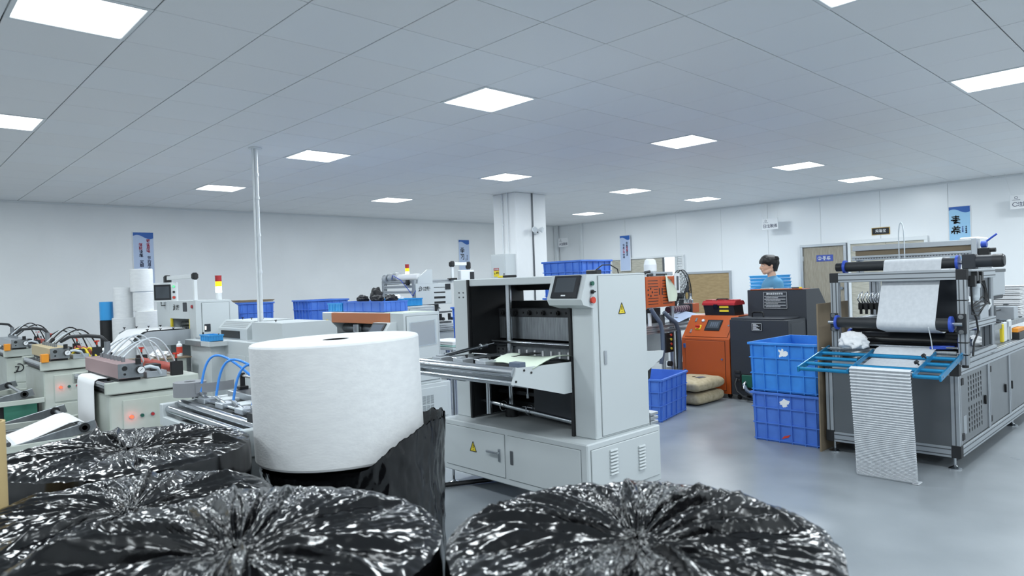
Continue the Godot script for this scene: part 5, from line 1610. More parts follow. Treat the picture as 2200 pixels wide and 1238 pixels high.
func logo_machine() -> void:
	var z := -8.2
	var t := thing("logo_machine", "tall aluminium machine with black logo plate, roller and signal tower at the back", "machine", V(6.4, 0, -8.65))
	for x in [5.86, 6.85]:
		for zz in [-9.05, -8.25]:
			profile(t, V(x, 0.0, zz), V(x, 1.6, zz), 0.06, 0.06, "post")
	for y in [1.57, 1.5, 1.42]:
		profile(t, V(5.86, y, -9.02), V(5.86, y, -8.28), 0.05, 0.04, "cross_beam")
	for zz in [-9.05, -8.25]:
		profile(t, V(5.89, 1.57, zz), V(6.82, 1.57, zz), 0.05, 0.05, "top_beam")
		profile(t, V(5.89, 0.85, zz), V(6.82, 0.85, zz), 0.05, 0.06, "bed_beam")
	slab(5.9, 6.8, 0.88, 0.9, -9.0, -8.3, 0.0, M.alu, t, "bed")
	slab(5.86, 6.82, 0.12, 0.8, -8.99, -8.3, 0.004, M.grey, t, "lower_cabinet")
	var p := slab(5.84, 6.5, 1.225, 1.54, z - 0.012, z + 0.0, 0.003, M.grey, t, "logo_plate")
	var sl := nb()
	for i in 4:
		sl.box(6.17, 6.38, 1.475 - i * 0.075 - 0.004 - 0.006 * mini(i, 2), 1.475 - i * 0.075 + 0.004 + 0.006 * mini(i, 2), z, z + 0.0015)
	part(p, "slot", sl, M.black)
	var gr := slab(6.38, 6.48, 1.44, 1.525, z, z + 0.008, 0.003, M.charcoal, p, "vent_grille")
	for i in 5:
		part(gr, "bar", bx(6.385, 6.475, 1.45 + i * 0.016, 1.454 + i * 0.016, z + 0.008, z + 0.011), M.rubber)
	logo_d(p, V(5.885, 1.5, z + 0.001), RX, 0.07)
	part(t, "upright_plate", nb().prism([V(5.88, 1.54, z - 0.02), V(5.9, 1.63, z - 0.02), V(6.06, 1.745, z - 0.02), V(6.15, 1.745, z - 0.02), V(6.15, 1.54, z - 0.02)], V(0, 0, 0.02)), M.grey)
	part(t, "upright_plate", nb().prism([V(5.88, 1.54, -9.1), V(5.9, 1.63, -9.1), V(6.06, 1.745, -9.1), V(6.15, 1.745, -9.1), V(6.15, 1.54, -9.1)], V(0, 0, 0.02)), M.grey)
	part(t, "wide_roller", nb().cyl(V(5.95, 1.64, -9.0), V(5.95, 1.64, -8.25), 0.05, 20), M.paper)
	for i in 3:
		part(t, "disc", nb().cyl(V(5.85 + i * 0.05, 1.63 + i * 0.01, -9.0 + i * 0.08), V(5.85 + i * 0.05, 1.63 + i * 0.01, -8.94 + i * 0.08), 0.07, 18), M.alu)
	part(t, "air_tube", nb().tube([V(5.8, 1.62, -8.75), V(5.78, 1.68, -8.7), V(5.79, 1.6, -8.5), V(5.8, 1.45, -8.32), V(5.82, 1.36, -8.25), V(5.84, 1.44, -8.2)], 0.006, 6), M.blue_flange)
	part(t, "valve_block", nb().box(5.8, 5.84, 1.52, 1.6, -8.4, -8.34, 0.004).box(5.78, 5.84, 1.54, 1.56, -8.42, -8.33), M.black)
	part(t, "inner_drum", nb().cyl(V(6.2, 1.2, -9.0), V(6.2, 1.2, -8.3), 0.12, 20), M.dark)
	part(t, "inner_web", nb().ribbon([V(6.0, 1.12, -8.85), V(6.2, 1.33, -8.85), V(6.4, 1.15, -8.85)], V(0, 0, 0.5), 0.003), M.paper)
	stack_light(t, V(5.98, 1.6, -8.6))
	# pendant arm
	part(t, "arm_post", bx(6.52, 6.56, 1.54, 1.79, z - 0.04, z - 0.0, 0.004), M.white_metal)
	part(t, "arm_collar", bx(6.48, 6.6, 1.58, 1.61, z - 0.07, z + 0.03, 0.004), M.black)
	part(t, "arm_elbow", bx(6.49, 6.58, 1.78, 1.87, z - 0.05, z + 0.02, 0.02), M.black)
	part(t, "arm_tube", bx(6.58, 6.82, 1.8, 1.85, z - 0.04, z, 0.004), M.white_metal)
	part(t, "arm_elbow", bx(6.82, 6.9, 1.74, 1.86, z - 0.05, z + 0.02, 0.02), M.black)
	var bxp := slab(6.68, 6.95, 1.52, 1.73, z - 0.06, z + 0.02, 0.008, M.white_metal, t, "pendant_box")
	slab(6.86, 6.945, 1.55, 1.7, z + 0.02, z + 0.026, 0.002, M.screen_dark, bxp, "screen")
	for i in 2:
		part(t, "regulator", nb().cyl(V(6.25 + i * 0.17, 0.98, z + 0.03), V(6.25 + i * 0.17, 1.08, z + 0.03), 0.025, 10).cyl(V(6.29 + i * 0.17, 1.0, z + 0.03), V(6.29 + i * 0.17, 1.0, z + 0.055), 0.025, 12), M.black)
	slab(6.1, 6.5, 0.93, 0.96, z - 0.1, z - 0.02, 0.003, M.alu_dark, t, "valve_rail")
	slab(6.2, 6.5, 1.09, 1.115, z - 0.06, z, 0.003, M.alu_dark, t, "lower_rail")
	off = Vector3.ZERO

func console(oz: float, block: Material, label: String, v: int) -> void:
	var t := thing("gluing_console", label, "machine", V(1.75, 0, -6.42 + oz), "")
	off = V(1.75, 0, -6.42)
	var z0 := -6.99
	var z1 := -5.86
	var b := slab(1.33, 1.93, 0.08, 0.742, z0 + 0.02, z1 - 0.02, 0.01, M.grey_g, t, "body")
	for x in [1.4, 1.86]:
		for z in [z0 + 0.08, z1 - 0.08]:
			levelling_foot(t, x, z, 0.09)
	slab(1.42, 1.88, 0.42, 0.7, z1 - 0.023, z1 - 0.012, 0.003, M.grey_g, b, "upper_door")
	slab(1.42, 1.88, 0.12, 0.4, z1 - 0.023, z1 - 0.012, 0.003, M.grey_g, b, "lower_door")
	part(t, "top_slab", nb().box(1.3, 1.98, 0.755, 0.85, z1 - 0.03, z1, 0.008).box(1.3, 1.98, 0.755, 0.85, z0, z0 + 0.03, 0.008).box(1.42, 1.98, 0.755, 0.846, z0 + 0.03, z1 - 0.03), M.grey_g)
	part(t, "entry_slot", bx(1.33, 1.42, 0.765, 0.8, z0 + 0.03, z1 - 0.03), M.black)
	part(t, "entry_plate", bx(1.31, 1.42, 0.8, 0.815, z0 + 0.03, z1 - 0.03, 0.002), M.brushed)
	part(t, "entry_roller", nb().cyl(V(1.325, 0.825, z0 + 0.03), V(1.325, 0.825, z1 - 0.03), 0.018, 14), M.steel)
	for i in 5:
		part(t, "clip", bx(1.34, 1.4, 0.815, 0.84, z0 + 0.15 + i * 0.19, z0 + 0.2 + i * 0.19, 0.003), M.alu_dark)
	for i in (0 if v == 2 else 3):
		var bc := V(1.475 + i * 0.075, 0.57, z1 - 0.012)
		if i == 0:
			var lb := push_button(b, bc, V(0, 0, 1), 0.013, M.glow_red, "indicator_lamp")
			var gl := OmniLight3D.new()
			gl.name = "indicator_glow"
			gl.light_color = Color(1.0, 0.3, 0.2)
			gl.light_energy = 0.0012
			gl.light_size = 0.012
			gl.omni_range = 20.0
			gl.shadow_enabled = true
			lb.add_child(gl)
			gl.position = bc + V(0, 0, 0.03) - off
		else:
			push_button(b, bc, V(0, 0, 1), 0.012, M.green if i == 1 else M.red)
	# glue manifold
	var mb := slab(1.385, 1.56, 0.872, 0.985, z0 + 0.1, z1 + 0.02, 0.004, block, t, "manifold")
	slab(1.385, 1.56, 0.872, 0.985, z1 + 0.02, z1 + 0.028, 0.003, M.brushed, mb, "end_plate")
	part(t, "manifold_skid", bx(1.4, 1.55, 0.846, 0.872, z0 + 0.12, z1 - 0.02), M.black)
	part(mb, "plug", nb().cyl(V(1.43, 0.95, z1 + 0.028), V(1.43, 0.95, z1 + 0.036), 0.018, 12), M.black)
	part(mb, "port", nb().cyl(V(1.43, 0.905, z1 + 0.028), V(1.43, 0.905, z1 + 0.033), 0.009, 8), M.black)
	for i in 7:
		part(mb, "fitting", nb().cyl(V(1.47, 0.985, z0 + 0.3 + i * 0.11), V(1.47, 1.02, z0 + 0.3 + i * 0.11), 0.014, 10), M.brushed)
	var ga := part(t, "pressure_gauge", nb().cyl(V(1.535, 0.93, z1 + 0.04), V(1.535, 0.93, z1 + 0.065), 0.03, 18), M.black)
	part(ga, "dial", nb().cyl(V(1.535, 0.93, z1 + 0.065), V(1.535, 0.93, z1 + 0.067), 0.026, 18), M.print_white)
	part(ga, "needle", nb().tube([V(1.528, 0.924, z1 + 0.068), V(1.545, 0.942, z1 + 0.068)], 0.0015, 4), M.print_black)
	part(t, "regulator_knob", nb().cyl(V(1.52, 0.975, z1 + 0.05), V(1.52, 1.02, z1 + 0.05), 0.02, 12), M.black)
	part(t, "air_fitting", nb().tube([V(1.56, 0.945, z1 + 0.05), V(1.6, 0.95, z1 + 0.05), V(1.66, 0.93, z1 + 0.04), V(1.69, 0.88, z1)], 0.013, 8), M.hose_clear)
	for i in 5:
		var a := V(1.47, 1.02, z0 + 0.32 + i * 0.16)
		var bb := V(1.8 + 0.03 * i, 0.9, z0 + 0.3 + i * 0.12)
		part(t, "glue_hose", nb().tube(arc(a, bb, 0.17 + 0.02 * (i % 3), 14, V(0.03, 0, 0.02)), 0.0075, 6), M.hose_clear if v == 0 or i % 2 else M.black)
	part(t, "feed_pipe", nb().tube([V(1.5, 0.98, z0 + 0.35), V(1.5, 1.12, z0 + 0.35), V(1.47, 1.16, z0 + 0.3), V(1.4, 1.17, z0 + 0.15), V(1.35, 1.15, z0 - 0.3), V(1.33, 1.1, z0 - 0.55)], 0.016, 8), M.rubber)
	part(t, "spiral_cover", nb().cyl(V(1.5, 0.985, z0 + 0.36), V(1.5, 1.12, z0 + 0.36), 0.024, 10), M.brushed)
	part(t, "press_roller", nb().cyl(V(1.83, 0.9, z0 + 0.12), V(1.83, 0.9, z1 - 0.12), 0.038, 18), M.roller_red, "brick-red rubber roller")
	for z in [z0 + 0.09, z1 - 0.08]:
		var br := slab(1.79, 1.88, 0.846, 0.96, z - 0.02, z + 0.02, 0.003, M.black, t, "roller_bracket")
		part(br, "spindle", nb().cyl(V(1.835, 0.95, z), V(1.835, 0.995, z), 0.008, 8), M.black)
		star_knob(t, V(1.835, 0.985, z), 0.026, M.red_knob)
	slab(1.6, 1.75, 0.85, 0.9, z1 - 0.25, z1 - 0.04, 0.004, M.alu, t, "slide_block")
	slab(1.64, 1.72, 0.9, 0.95, z1 - 0.22, z1 - 0.08, 0.004, M.black, t, "slide_clamp")
	slab(1.57, 1.66, 0.86, 0.93, z0 + 0.1, z0 + 0.3, 0.004, M.mint_plate, t, "guard_plate")
	part(t, "adjuster", nb().box(1.6, 1.7, 0.85, 0.95, z0 + 0.4, z0 + 0.55, 0.004), M.black)
	if v == 1:
		slab(1.31, 1.375, 0.845, 0.93, z1 - 0.06, z1 + 0.03, 0.003, M.orange_box, t, "sensor_box", "bright orange box")
		for i in 3:
			part(t, "yellow_hose", nb().tube(arc(V(1.62 + i * 0.06, 0.88, z1 - 0.2), V(1.7 + i * 0.06, 0.86, z1 - 0.06), 0.08), 0.012, 8), M.yellow)
	if v == 2:
		slab(1.31, 1.375, 0.845, 0.93, z1 - 0.06, z1 + 0.03, 0.003, M.orange_box, t, "sensor_box", "bright orange box")
		logo_d(b, V(1.4, 0.67, z1 - 0.009), RX, 0.12)
	if v == 0:
		part(t, "hanging_web", nb().ribbon([V(1.4, 0.853, -6.75), V(1.33, 0.855, -6.75), V(1.303, 0.84, -6.75), V(1.295, 0.8, -6.75), V(1.293, 0.5, -6.75), V(1.297, 0.25, -6.75)], V(0, 0, 0.56), 0.004), M.paper, "white media web hanging down the front")
		part(t, "unwound_web", nb().ribbon([V(1.2, 0.548, -6.62), V(1.16, 0.565, -6.62), V(1.1, 0.558, -6.62), V(0.85, 0.47, -6.62), V(0.55, 0.38, -6.62), V(0.2, 0.3, -6.62)], V(0, 0, 0.55), 0.004), M.paper, "white media web running down from the unwinder shaft")
	# unwinder in front of it
	if v < 2:
		for z in [z0 + 0.04, z1 - 0.02]:
			profile_plain(t, V(0.2, 0.46, z), V(1.33, 0.46, z), 0.04, 0.05, M.grey_g, "unwinder_rail")
			profile_plain(t, V(0.25, 0.0, z), V(0.25, 0.44, z), 0.05, 0.05, M.grey_g, "unwinder_leg")
			part(t, "shaft_arm", nb().obox(V(0.98, 0.5, z + 0.0), V(0.26, 0.055, 0), V(-0.01, 0.035, 0), V(0, 0, 0.008), 0.004), M.brushed)
			part(t, "bearing", nb().cyl(V(1.16, 0.54, z - 0.02), V(1.16, 0.54, z + 0.02), 0.035, 14), M.black)
		part(t, "unwind_shaft", nb().cyl(V(1.16, 0.54, z0 + 0.02), V(1.16, 0.54, z1), 0.018, 14), M.steel)
		part(t, "unwind_shaft", nb().cyl(V(0.7, 0.5, z0 + 0.02), V(0.7, 0.5, z1), 0.016, 14), M.steel)
		slab(0.55, 1.3, 0.2, 0.43, z0 + 0.1, z1 - 0.15, 0.0, M.black, t, "dark_box")
		slab(1.0, 1.28, 0.2, 0.45, z1 - 0.14, z1 - 0.12, 0.0, M.green_board, t, "green_board")
	t.position = V(1.75, 0, -6.42 + oz)
	off = Vector3.ZERO

func profile_plain(parent: Node, a: Vector3, b: Vector3, w: float, h: float, m: Material, called: String) -> void:
	var d := (b - a).normalized()
	var up := Vector3.UP if absf(d.y) < 0.5 else Vector3.RIGHT
	var s := d.cross(up).normalized()
	part(parent, called, nb().obox((a + b) / 2, (b - a) / 2, up * h / 2, s * w / 2, 0.004), m)

func left_lines() -> void:
	console(0, M.purple, "grey-green gluing console with purple-brown manifold and red lamp, nearest at left", 0)
	console(-2.61, M.tan, "grey-green gluing console with tan manifold and orange box, second one", 1)
	console(-5.15, M.alu, "gluing console with logo at the left edge, farthest of three", 2)
	second_pleater()
	slitter()
	conveyor()

func second_pleater() -> void:
	var t := thing("pleating_machine", "tall grey pleating machine with swing-arm screen and signal tower at left", "machine", V(3.1, 0, -9.1))
	slab(2.7, 3.45, 0.12, 0.5, -9.87, -8.39, 0.008, M.grey, t, "base_cabinet")
	for x in [2.75, 3.38]:
		for z in [-9.8, -8.45]:
			levelling_foot(t, x, z, 0.125)
	var rp := part(t, "side_pillar", nb().prism([V(2.83, 0.5, -8.62), V(2.83, 1.42, -8.62), V(3.22, 1.42, -8.62), V(3.33, 1.34, -8.62), V(3.33, 0.5, -8.62)], V(0, 0, 0.22)), M.grey)
	slab(2.895, 3.225, 0.52, 1.395, -8.402, -8.3975, 0.0, M.seam, rp, "door_gap")
	var dr := slab(2.9, 3.22, 0.525, 1.39, -8.41, -8.392, 0.003, M.grey, rp, "door")
	part(dr, "lock_plate", bx(2.92, 2.99, 1.05, 1.14, -8.392, -8.386, 0.003), M.charcoal)
	part(dr, "lock_light", bx(2.922, 2.938, 1.075, 1.115, -8.386, -8.383), M.glow_white)
	part(dr, "door_pull", bx(2.93, 2.95, 0.88, 0.96, -8.392, -8.384, 0.003), M.alu)
	push_button(rp, V(2.83, 1.35, -8.5), V(-1, 0, 0), 0.02, M.red, "stop_button")
	part(t, "side_pillar", bx(2.83, 3.33, 0.5, 1.42, -9.86, -9.35, 0.006), M.grey)
	var ln := slab(2.83, 2.9, 1.2, 1.42, -9.35, -8.62, 0.005, M.grey, t, "lintel")
	logo_d(ln, V(2.829, 1.38, -9.2), RT, 0.075)
	slab(2.824, 2.831, 1.29, 1.4, -8.83, -8.7, 0.003, M.charcoal, ln, "vent_grille")
	slab(2.9, 3.33, 1.41, 1.42, -9.35, -8.62, 0.0, M.grey, t, "top_plate")
	slab(3.28, 3.33, 0.5, 1.41, -9.35, -8.62, 0.0, M.white_metal, t, "back_plate")
	slab(2.835, 2.86, 0.95, 1.2, -9.35, -9.31, 0.002, M.yellow, t, "light_curtain", "yellow light curtain")
	slab(2.835, 2.86, 0.95, 1.2, -8.66, -8.62, 0.002, M.yellow, t, "light_curtain")
	part(t, "press_bar", nb().box(2.95, 3.0, 1.07, 1.1, -9.35, -8.62, 0.003).cyl(V(2.97, 1.13, -9.3), V(2.97, 1.13, -8.66), 0.025, 12), M.brushed)
	for i in 5:
		part(t, "spring", nb().cyl(V(2.94, 1.04, -9.25 + i * 0.14), V(2.94, 1.09, -9.25 + i * 0.14), 0.012, 8), M.steel)
	part(t, "inner_web", bx(2.8, 3.28, 0.985, 0.99, -9.3, -8.67), M.paper)
	# infeed arms
	for z in [-9.58, -8.62]:
		part(t, "infeed_arm", nb().prism([V(2.3, 1.05, z), V(2.28, 0.93, z), V(2.35, 0.915, z), V(2.83, 0.905, z), V(2.83, 1.085, z), V(2.36, 1.08, z)], V(0, 0, 0.02)), M.alu)
		for i in 4:
			star_knob(t, V(2.36 + i * 0.14, 1.085, z + 0.01), 0.016, M.black)
	part(t, "infeed_plate", bx(2.4, 2.83, 1.07, 1.08, -9.55, -8.63), M.alu)
	part(t, "infeed_roller", nb().cyl(V(2.31, 0.99, -9.56), V(2.31, 0.99, -8.62), 0.04, 16), M.brushed)
	part(t, "media_web", nb().ribbon([V(2.8, 1.095, -9.4), V(2.45, 1.095, -9.4), V(2.34, 1.085, -9.4), V(2.25, 1.03, -9.4), V(2.2, 0.96, -9.4), V(2.12, 0.9, -9.4), V(2.04, 0.868, -9.4)], V(0, 0, 0.72), 0.004), M.paper)
	# swing arm with screen
	part(t, "arm_post", bx(2.86, 2.9, 1.42, 1.68, -8.56, -8.52, 0.004), M.white_metal)
	part(t, "arm_elbow", bx(2.845, 2.915, 1.67, 1.755, -8.58, -8.5, 0.02), M.black)
	part(t, "arm_tube", bx(2.855, 2.905, 1.69, 1.74, -9.5, -8.58, 0.004), M.white_metal)
	part(t, "arm_elbow", bx(2.84, 2.92, 1.64, 1.755, -9.6, -9.5, 0.02), M.black)
	var c := V(2.84, 1.535, -9.5)
	var n := V(-0.5, 0, 0.866)
	var r := V(0.866, 0, 0.5)
	var pb := part(t, "screen_box", nb().obox(c, r * 0.14, V(0, 0.125, 0), n * 0.035, 0.006), M.white_metal)
	part(pb, "touch_screen", nb().obox(c + n * 0.037 - r * 0.03, r * 0.1, V(0, 0.1, 0), n * 0.004, 0.003), M.screen_dark)
	part(pb, "display", nb().obox(c + n * 0.0418 - r * 0.03, r * 0.08, V(0, 0.075, 0), n * 0.0006), M.screen)
	push_button(pb, c + n * 0.036 + r * 0.105 + V(0, 0.07, 0), n, 0.013, M.glow_green, "indicator_lamp")
	push_button(pb, c + n * 0.036 + r * 0.105 + V(0, 0.0, 0), n, 0.013, M.black)
	push_button(pb, c + n * 0.036 + r * 0.105 + V(0, -0.07, 0), n, 0.017, M.red_knob, "stop_button")
	part(pb, "handle", nb().tube([c - V(0, 0.125, 0) - r * 0.06, c - V(0, 0.17, 0) - r * 0.06, c - V(0, 0.17, 0) + r * 0.06, c - V(0, 0.125, 0) + r * 0.06], 0.007, 6), M.black)
	stack_light(t, V(3.17, 1.42, -8.58), 1.25)
	off = Vector3.ZERO
	# shelf below the arms with odds and ends
	var s := thing("tool_shelf", "small grey cabinet with a plate on top, below the infeed arms", "cabinet", V(2.4, 0, -8.2))
	slab(2.22, 2.58, 0.0, 0.8, -8.36, -8.0, 0.005, M.grey_g, s, "body")
	slab(2.05, 2.62, 0.8, 0.815, -8.37, -7.95, 0.003, M.card_dark, s, "top_plate")
	off = Vector3.ZERO
	var sp := thing("spray_can", "white and red spray can on the small cabinet's plate", "spray can", V(2.54, 0.815, -8.1))
	part(sp, "can", nb().cyl(V(2.54, 0.815, -8.1), V(2.54, 0.94, -8.1), 0.03, 16).cyl(V(2.54, 0.94, -8.1), V(2.54, 0.955, -8.1), 0.03, 16, 0.018), M.print_white)
	part(sp, "band", nb().pipe(V(2.54, 0.85, -8.1), V(2.54, 0.92, -8.1), 0.0308, 0.028, 16), M.red_knob)
	part(sp, "nozzle", nb().cyl(V(2.54, 0.955, -8.1), V(2.54, 0.98, -8.1), 0.012, 10), M.print_white)
	off = Vector3.ZERO
	blob("white_rag", V(2.34, 0.815, -8.12), V(0.1, 0.05, 0.1), 77, M.paper, "crumpled white cloth on the plate beside the spray can", "cloth", 0.5)

func slitter() -> void:
	var t := thing("hooded_cutter", "grey cutting machine with perforated hood beside the thin white pipe", "machine", V(3.2, 0, -7.3))
	slab(2.85, 3.6, 0.1, 0.985, -8.34, -6.42, 0.008, M.grey, t, "body")
	for z in [-8.25, -6.5]:
		for x in [2.92, 3.52]:
			levelling_foot(t, x, z, 0.105)
	for z in [-8.3, -7.6, -7.0]:
		slab(2.845, 2.852, 0.16, 0.84, z, z + 0.56, 0.003, M.grey, t, "body_panel")
	var hd := part(t, "hood", nb().prism([V(2.98, 0.985, -8.12), V(2.98, 1.1, -8.12), V(3.06, 1.185, -8.12), V(3.5, 1.185, -8.12), V(3.58, 1.1, -8.12), V(3.58, 0.985, -8.12)], V(0, 0, 0.82)), M.grey)
	var u := V(0.08, 0.085, 0)
	var n := V(-0.728, 0.685, 0)
	var ho := nb()
	for i in 24:
		for j in 4:
			var c := V(2.98, 1.1, 0) + u * (0.2 + j * 0.2) + V(0, 0, -8.05 + i * 0.029 + (j % 2) * 0.014)
			ho.obox(c + n * 0.0006, u.normalized() * 0.007, n * 0.0006, V(0, 0, 0.005))
	var ph := part(hd, "perforation", ho, M.seam)
	ph.set_meta("kind", "stuff")
	for z in [-7.95, -7.7, -7.4]:
		star_knob(t, V(3.2, 1.185, z), 0.014, M.black)
	part(hd, "slot_opening", bx(2.972, 2.981, 0.995, 1.075, -8.02, -7.5), M.black)
	part(t, "cover_box", nb().prism([V(2.98, 0.985, -7.17), V(2.98, 1.18, -7.17), V(3.5, 1.18, -7.17), V(3.58, 1.1, -7.17), V(3.58, 0.985, -7.17)], V(0, 0, 0.72)), M.grey)
	star_knob(t, V(3.1, 1.18, -6.85), 0.014, M.black)
	slab(2.65, 2.98, 0.93, 0.985, -8.25, -7.5, 0.004, M.grey, t, "table")
	slab(2.644, 2.652, 0.925, 0.982, -8.24, -7.75, 0.002, M.brushed, t, "table_edge")
	part(t, "guide_bar", nb().box(2.75, 2.78, 0.985, 1.0, -8.2, -7.55, 0.002), M.steel)
	for z in [-8.1, -7.62]:
		star_knob(t, V(2.8, 1.0, z), 0.022, M.black)
		part(t, "spindle", nb().cyl(V(2.8, 0.985, z), V(2.8, 1.06, z), 0.01, 8), M.black)
	slab(2.7, 2.9, 0.2, 0.93, -8.2, -7.6, 0.004, M.grey, t, "table_stand")
	off = Vector3.ZERO
	bin_box("parts_bin", 2.66, 2.8, 0.986, 0.07, -7.48 - 0.3, -7.5, M.bin, "tiny bright blue bin on the table of the hooded cutter")

func conveyor() -> void:
	var t := thing("conveyor_table", "low grey conveyor machine with blue air hoses left of the white roll", "machine", V(2.0, 0, -4.12))
	var X := 1.37
	var z0 := -4.8
	var z1 := -3.45
	slab(X + 0.02, 2.36, 0.08, 0.66, z0 + 0.02, z1 - 0.02, 0.006, M.grey, t, "body")
	slab(X + 0.1, 2.25, 0.4, 0.6, z1 - 0.024, z1 - 0.012, 0.003, M.grey, t, "drawer_front")
	slab(X + 0.1, 2.25, 0.14, 0.37, z1 - 0.024, z1 - 0.012, 0.003, M.grey, t, "drawer_front")
	for x in [X + 0.08, 2.28]:
		for z in [z0 + 0.08, z1 - 0.08]:
			levelling_foot(t, x, z, 0.085)
	for z in [z0, z1 - 0.06]:
		slab(X, 2.36, 0.66, 0.8, z, z + 0.06, 0.005, M.grey, t, "side_beam")
	slab(X + 0.02, 2.32, 0.66, 0.68, z0 + 0.06, z1 - 0.06, 0.0, M.black, t, "tray")
	part(t, "front_roller", nb().cyl(V(X + 0.04, 0.765, z0 + 0.06), V(X + 0.04, 0.765, z1 - 0.06), 0.024, 16), M.steel)
	part(t, "second_roller", nb().cyl(V(X + 0.12, 0.785, z0 + 0.06), V(X + 0.12, 0.785, z1 - 0.06), 0.03, 18), M.steel)
	slab(X, X + 0.04, 0.66, 0.72, z0 + 0.06, z1 - 0.06, 0.003, M.grey, t, "front_lip")
	part(t, "slide_rail", nb().cyl(V(X + 0.2, 0.815, z0 + 0.08), V(X + 0.2, 0.815, z1 - 0.06), 0.012, 12), M.steel)
	for i in 4:
		var z := z0 + 0.2 + i * 0.3
		part(t, "slide_block", bx(X + 0.17, X + 0.25, 0.8, 0.835, z, z + 0.12, 0.004), M.alu)
		slab(X + 0.25, 2.2, 0.79, 0.81, z - 0.04, z + 0.1, 0.003, M.grey, t, "belt_strip")
		slab(X + 0.25, 2.2, 0.782, 0.79, z + 0.12, z + 0.22, 0.0, M.dark, t, "dark_strip")
	slab(X + 0.42, 2.2, 0.83, 0.838, z0 + 0.1, z1 - 0.1, 0.002, M.charcoal, t, "hold_down_plate", "dark hold-down plate")
	slab(X + 0.4, X + 0.42, 0.8, 0.84, z0 + 0.1, z1 - 0.1, 0.002, M.alu, t, "plate_edge")
	part(t, "hose_bar", nb().cyl(V(X + 0.5, 0.93, z0 + 0.05), V(X + 0.5, 0.93, z1 - 0.02), 0.01, 10), M.steel)
	for i in 5:
		var z := z0 + 0.1 + i * 0.28
		part(t, "bar_clip", nb().box(X + 0.485, X + 0.515, 0.838, 0.95, z, z + 0.02, 0.002).box(X + 0.47, X + 0.53, 0.838, 0.86, z - 0.02, z + 0.04, 0.003), M.black)
	for i in 4:
		var z := z0 + 0.2 + i * 0.27
		var a := V(X + 0.19, 0.86, z)
		var b := V(X + 0.45, 0.93, z + 0.26)
		part(t, "air_hose", nb().tube(arc(a, b, 0.2 - 0.012 * i, 18, V(-0.04, 0, -0.1)), 0.008, 8), M.hose_blue, "blue air hose")
		part(t, "hose_fitting", nb().cyl(a, a + V(0.01, -0.02, 0.05), 0.012, 8).cyl(a + V(0.01, -0.02, 0.05), a + V(0.012, -0.03, 0.11), 0.009, 8), M.steel)
	slab(X + 0.6, 2.2, 0.84, 0.93, z0 + 0.25, z1 - 0.3, 0.004, M.grey, t, "rear_housing")
	for i in 3:
		slab(X + 0.59, X + 0.6, 0.845, 0.96, z0 + 0.3 + i * 0.28, z0 + 0.52 + i * 0.28, 0.002, M.alu, t, "deflector_plate")
	part(t, "clamp_stand", bx(X + 0.66, X + 0.76, 0.93, 1.0, -3.98, -3.86, 0.004), M.black)
	star_knob(t, V(X + 0.71, 1.0, -3.92), 0.045, M.black)
	part(t, "chain_box", nb().box(X + 0.1, X + 0.3, 0.8, 0.86, z1 - 0.2, z1 - 0.06, 0.004).cyl(V(X + 0.2, 0.87, z1 - 0.2), V(X + 0.2, 0.87, z1 - 0.08), 0.04, 12), M.dark)
	off = Vector3.ZERO
	var f := thing("felt_coil", "flat coil of grey felt strip on the far corner of the conveyor machine", "coil", V(1.53, 0.838, -4.7))
	part(f, "coil", nb().pipe(V(1.53, 0.838, -4.7), V(1.53, 0.93, -4.7), 0.1, 0.035, 28), M.felt)
	part(f, "tail", nb().ribbon([V(1.53, 0.86, -4.6), V(1.65, 0.86, -4.595), V(1.78, 0.86, -4.61)], V(0, 0.06, 0), 0.006), M.felt)
	off = Vector3.ZERO

var crate_cache := {}

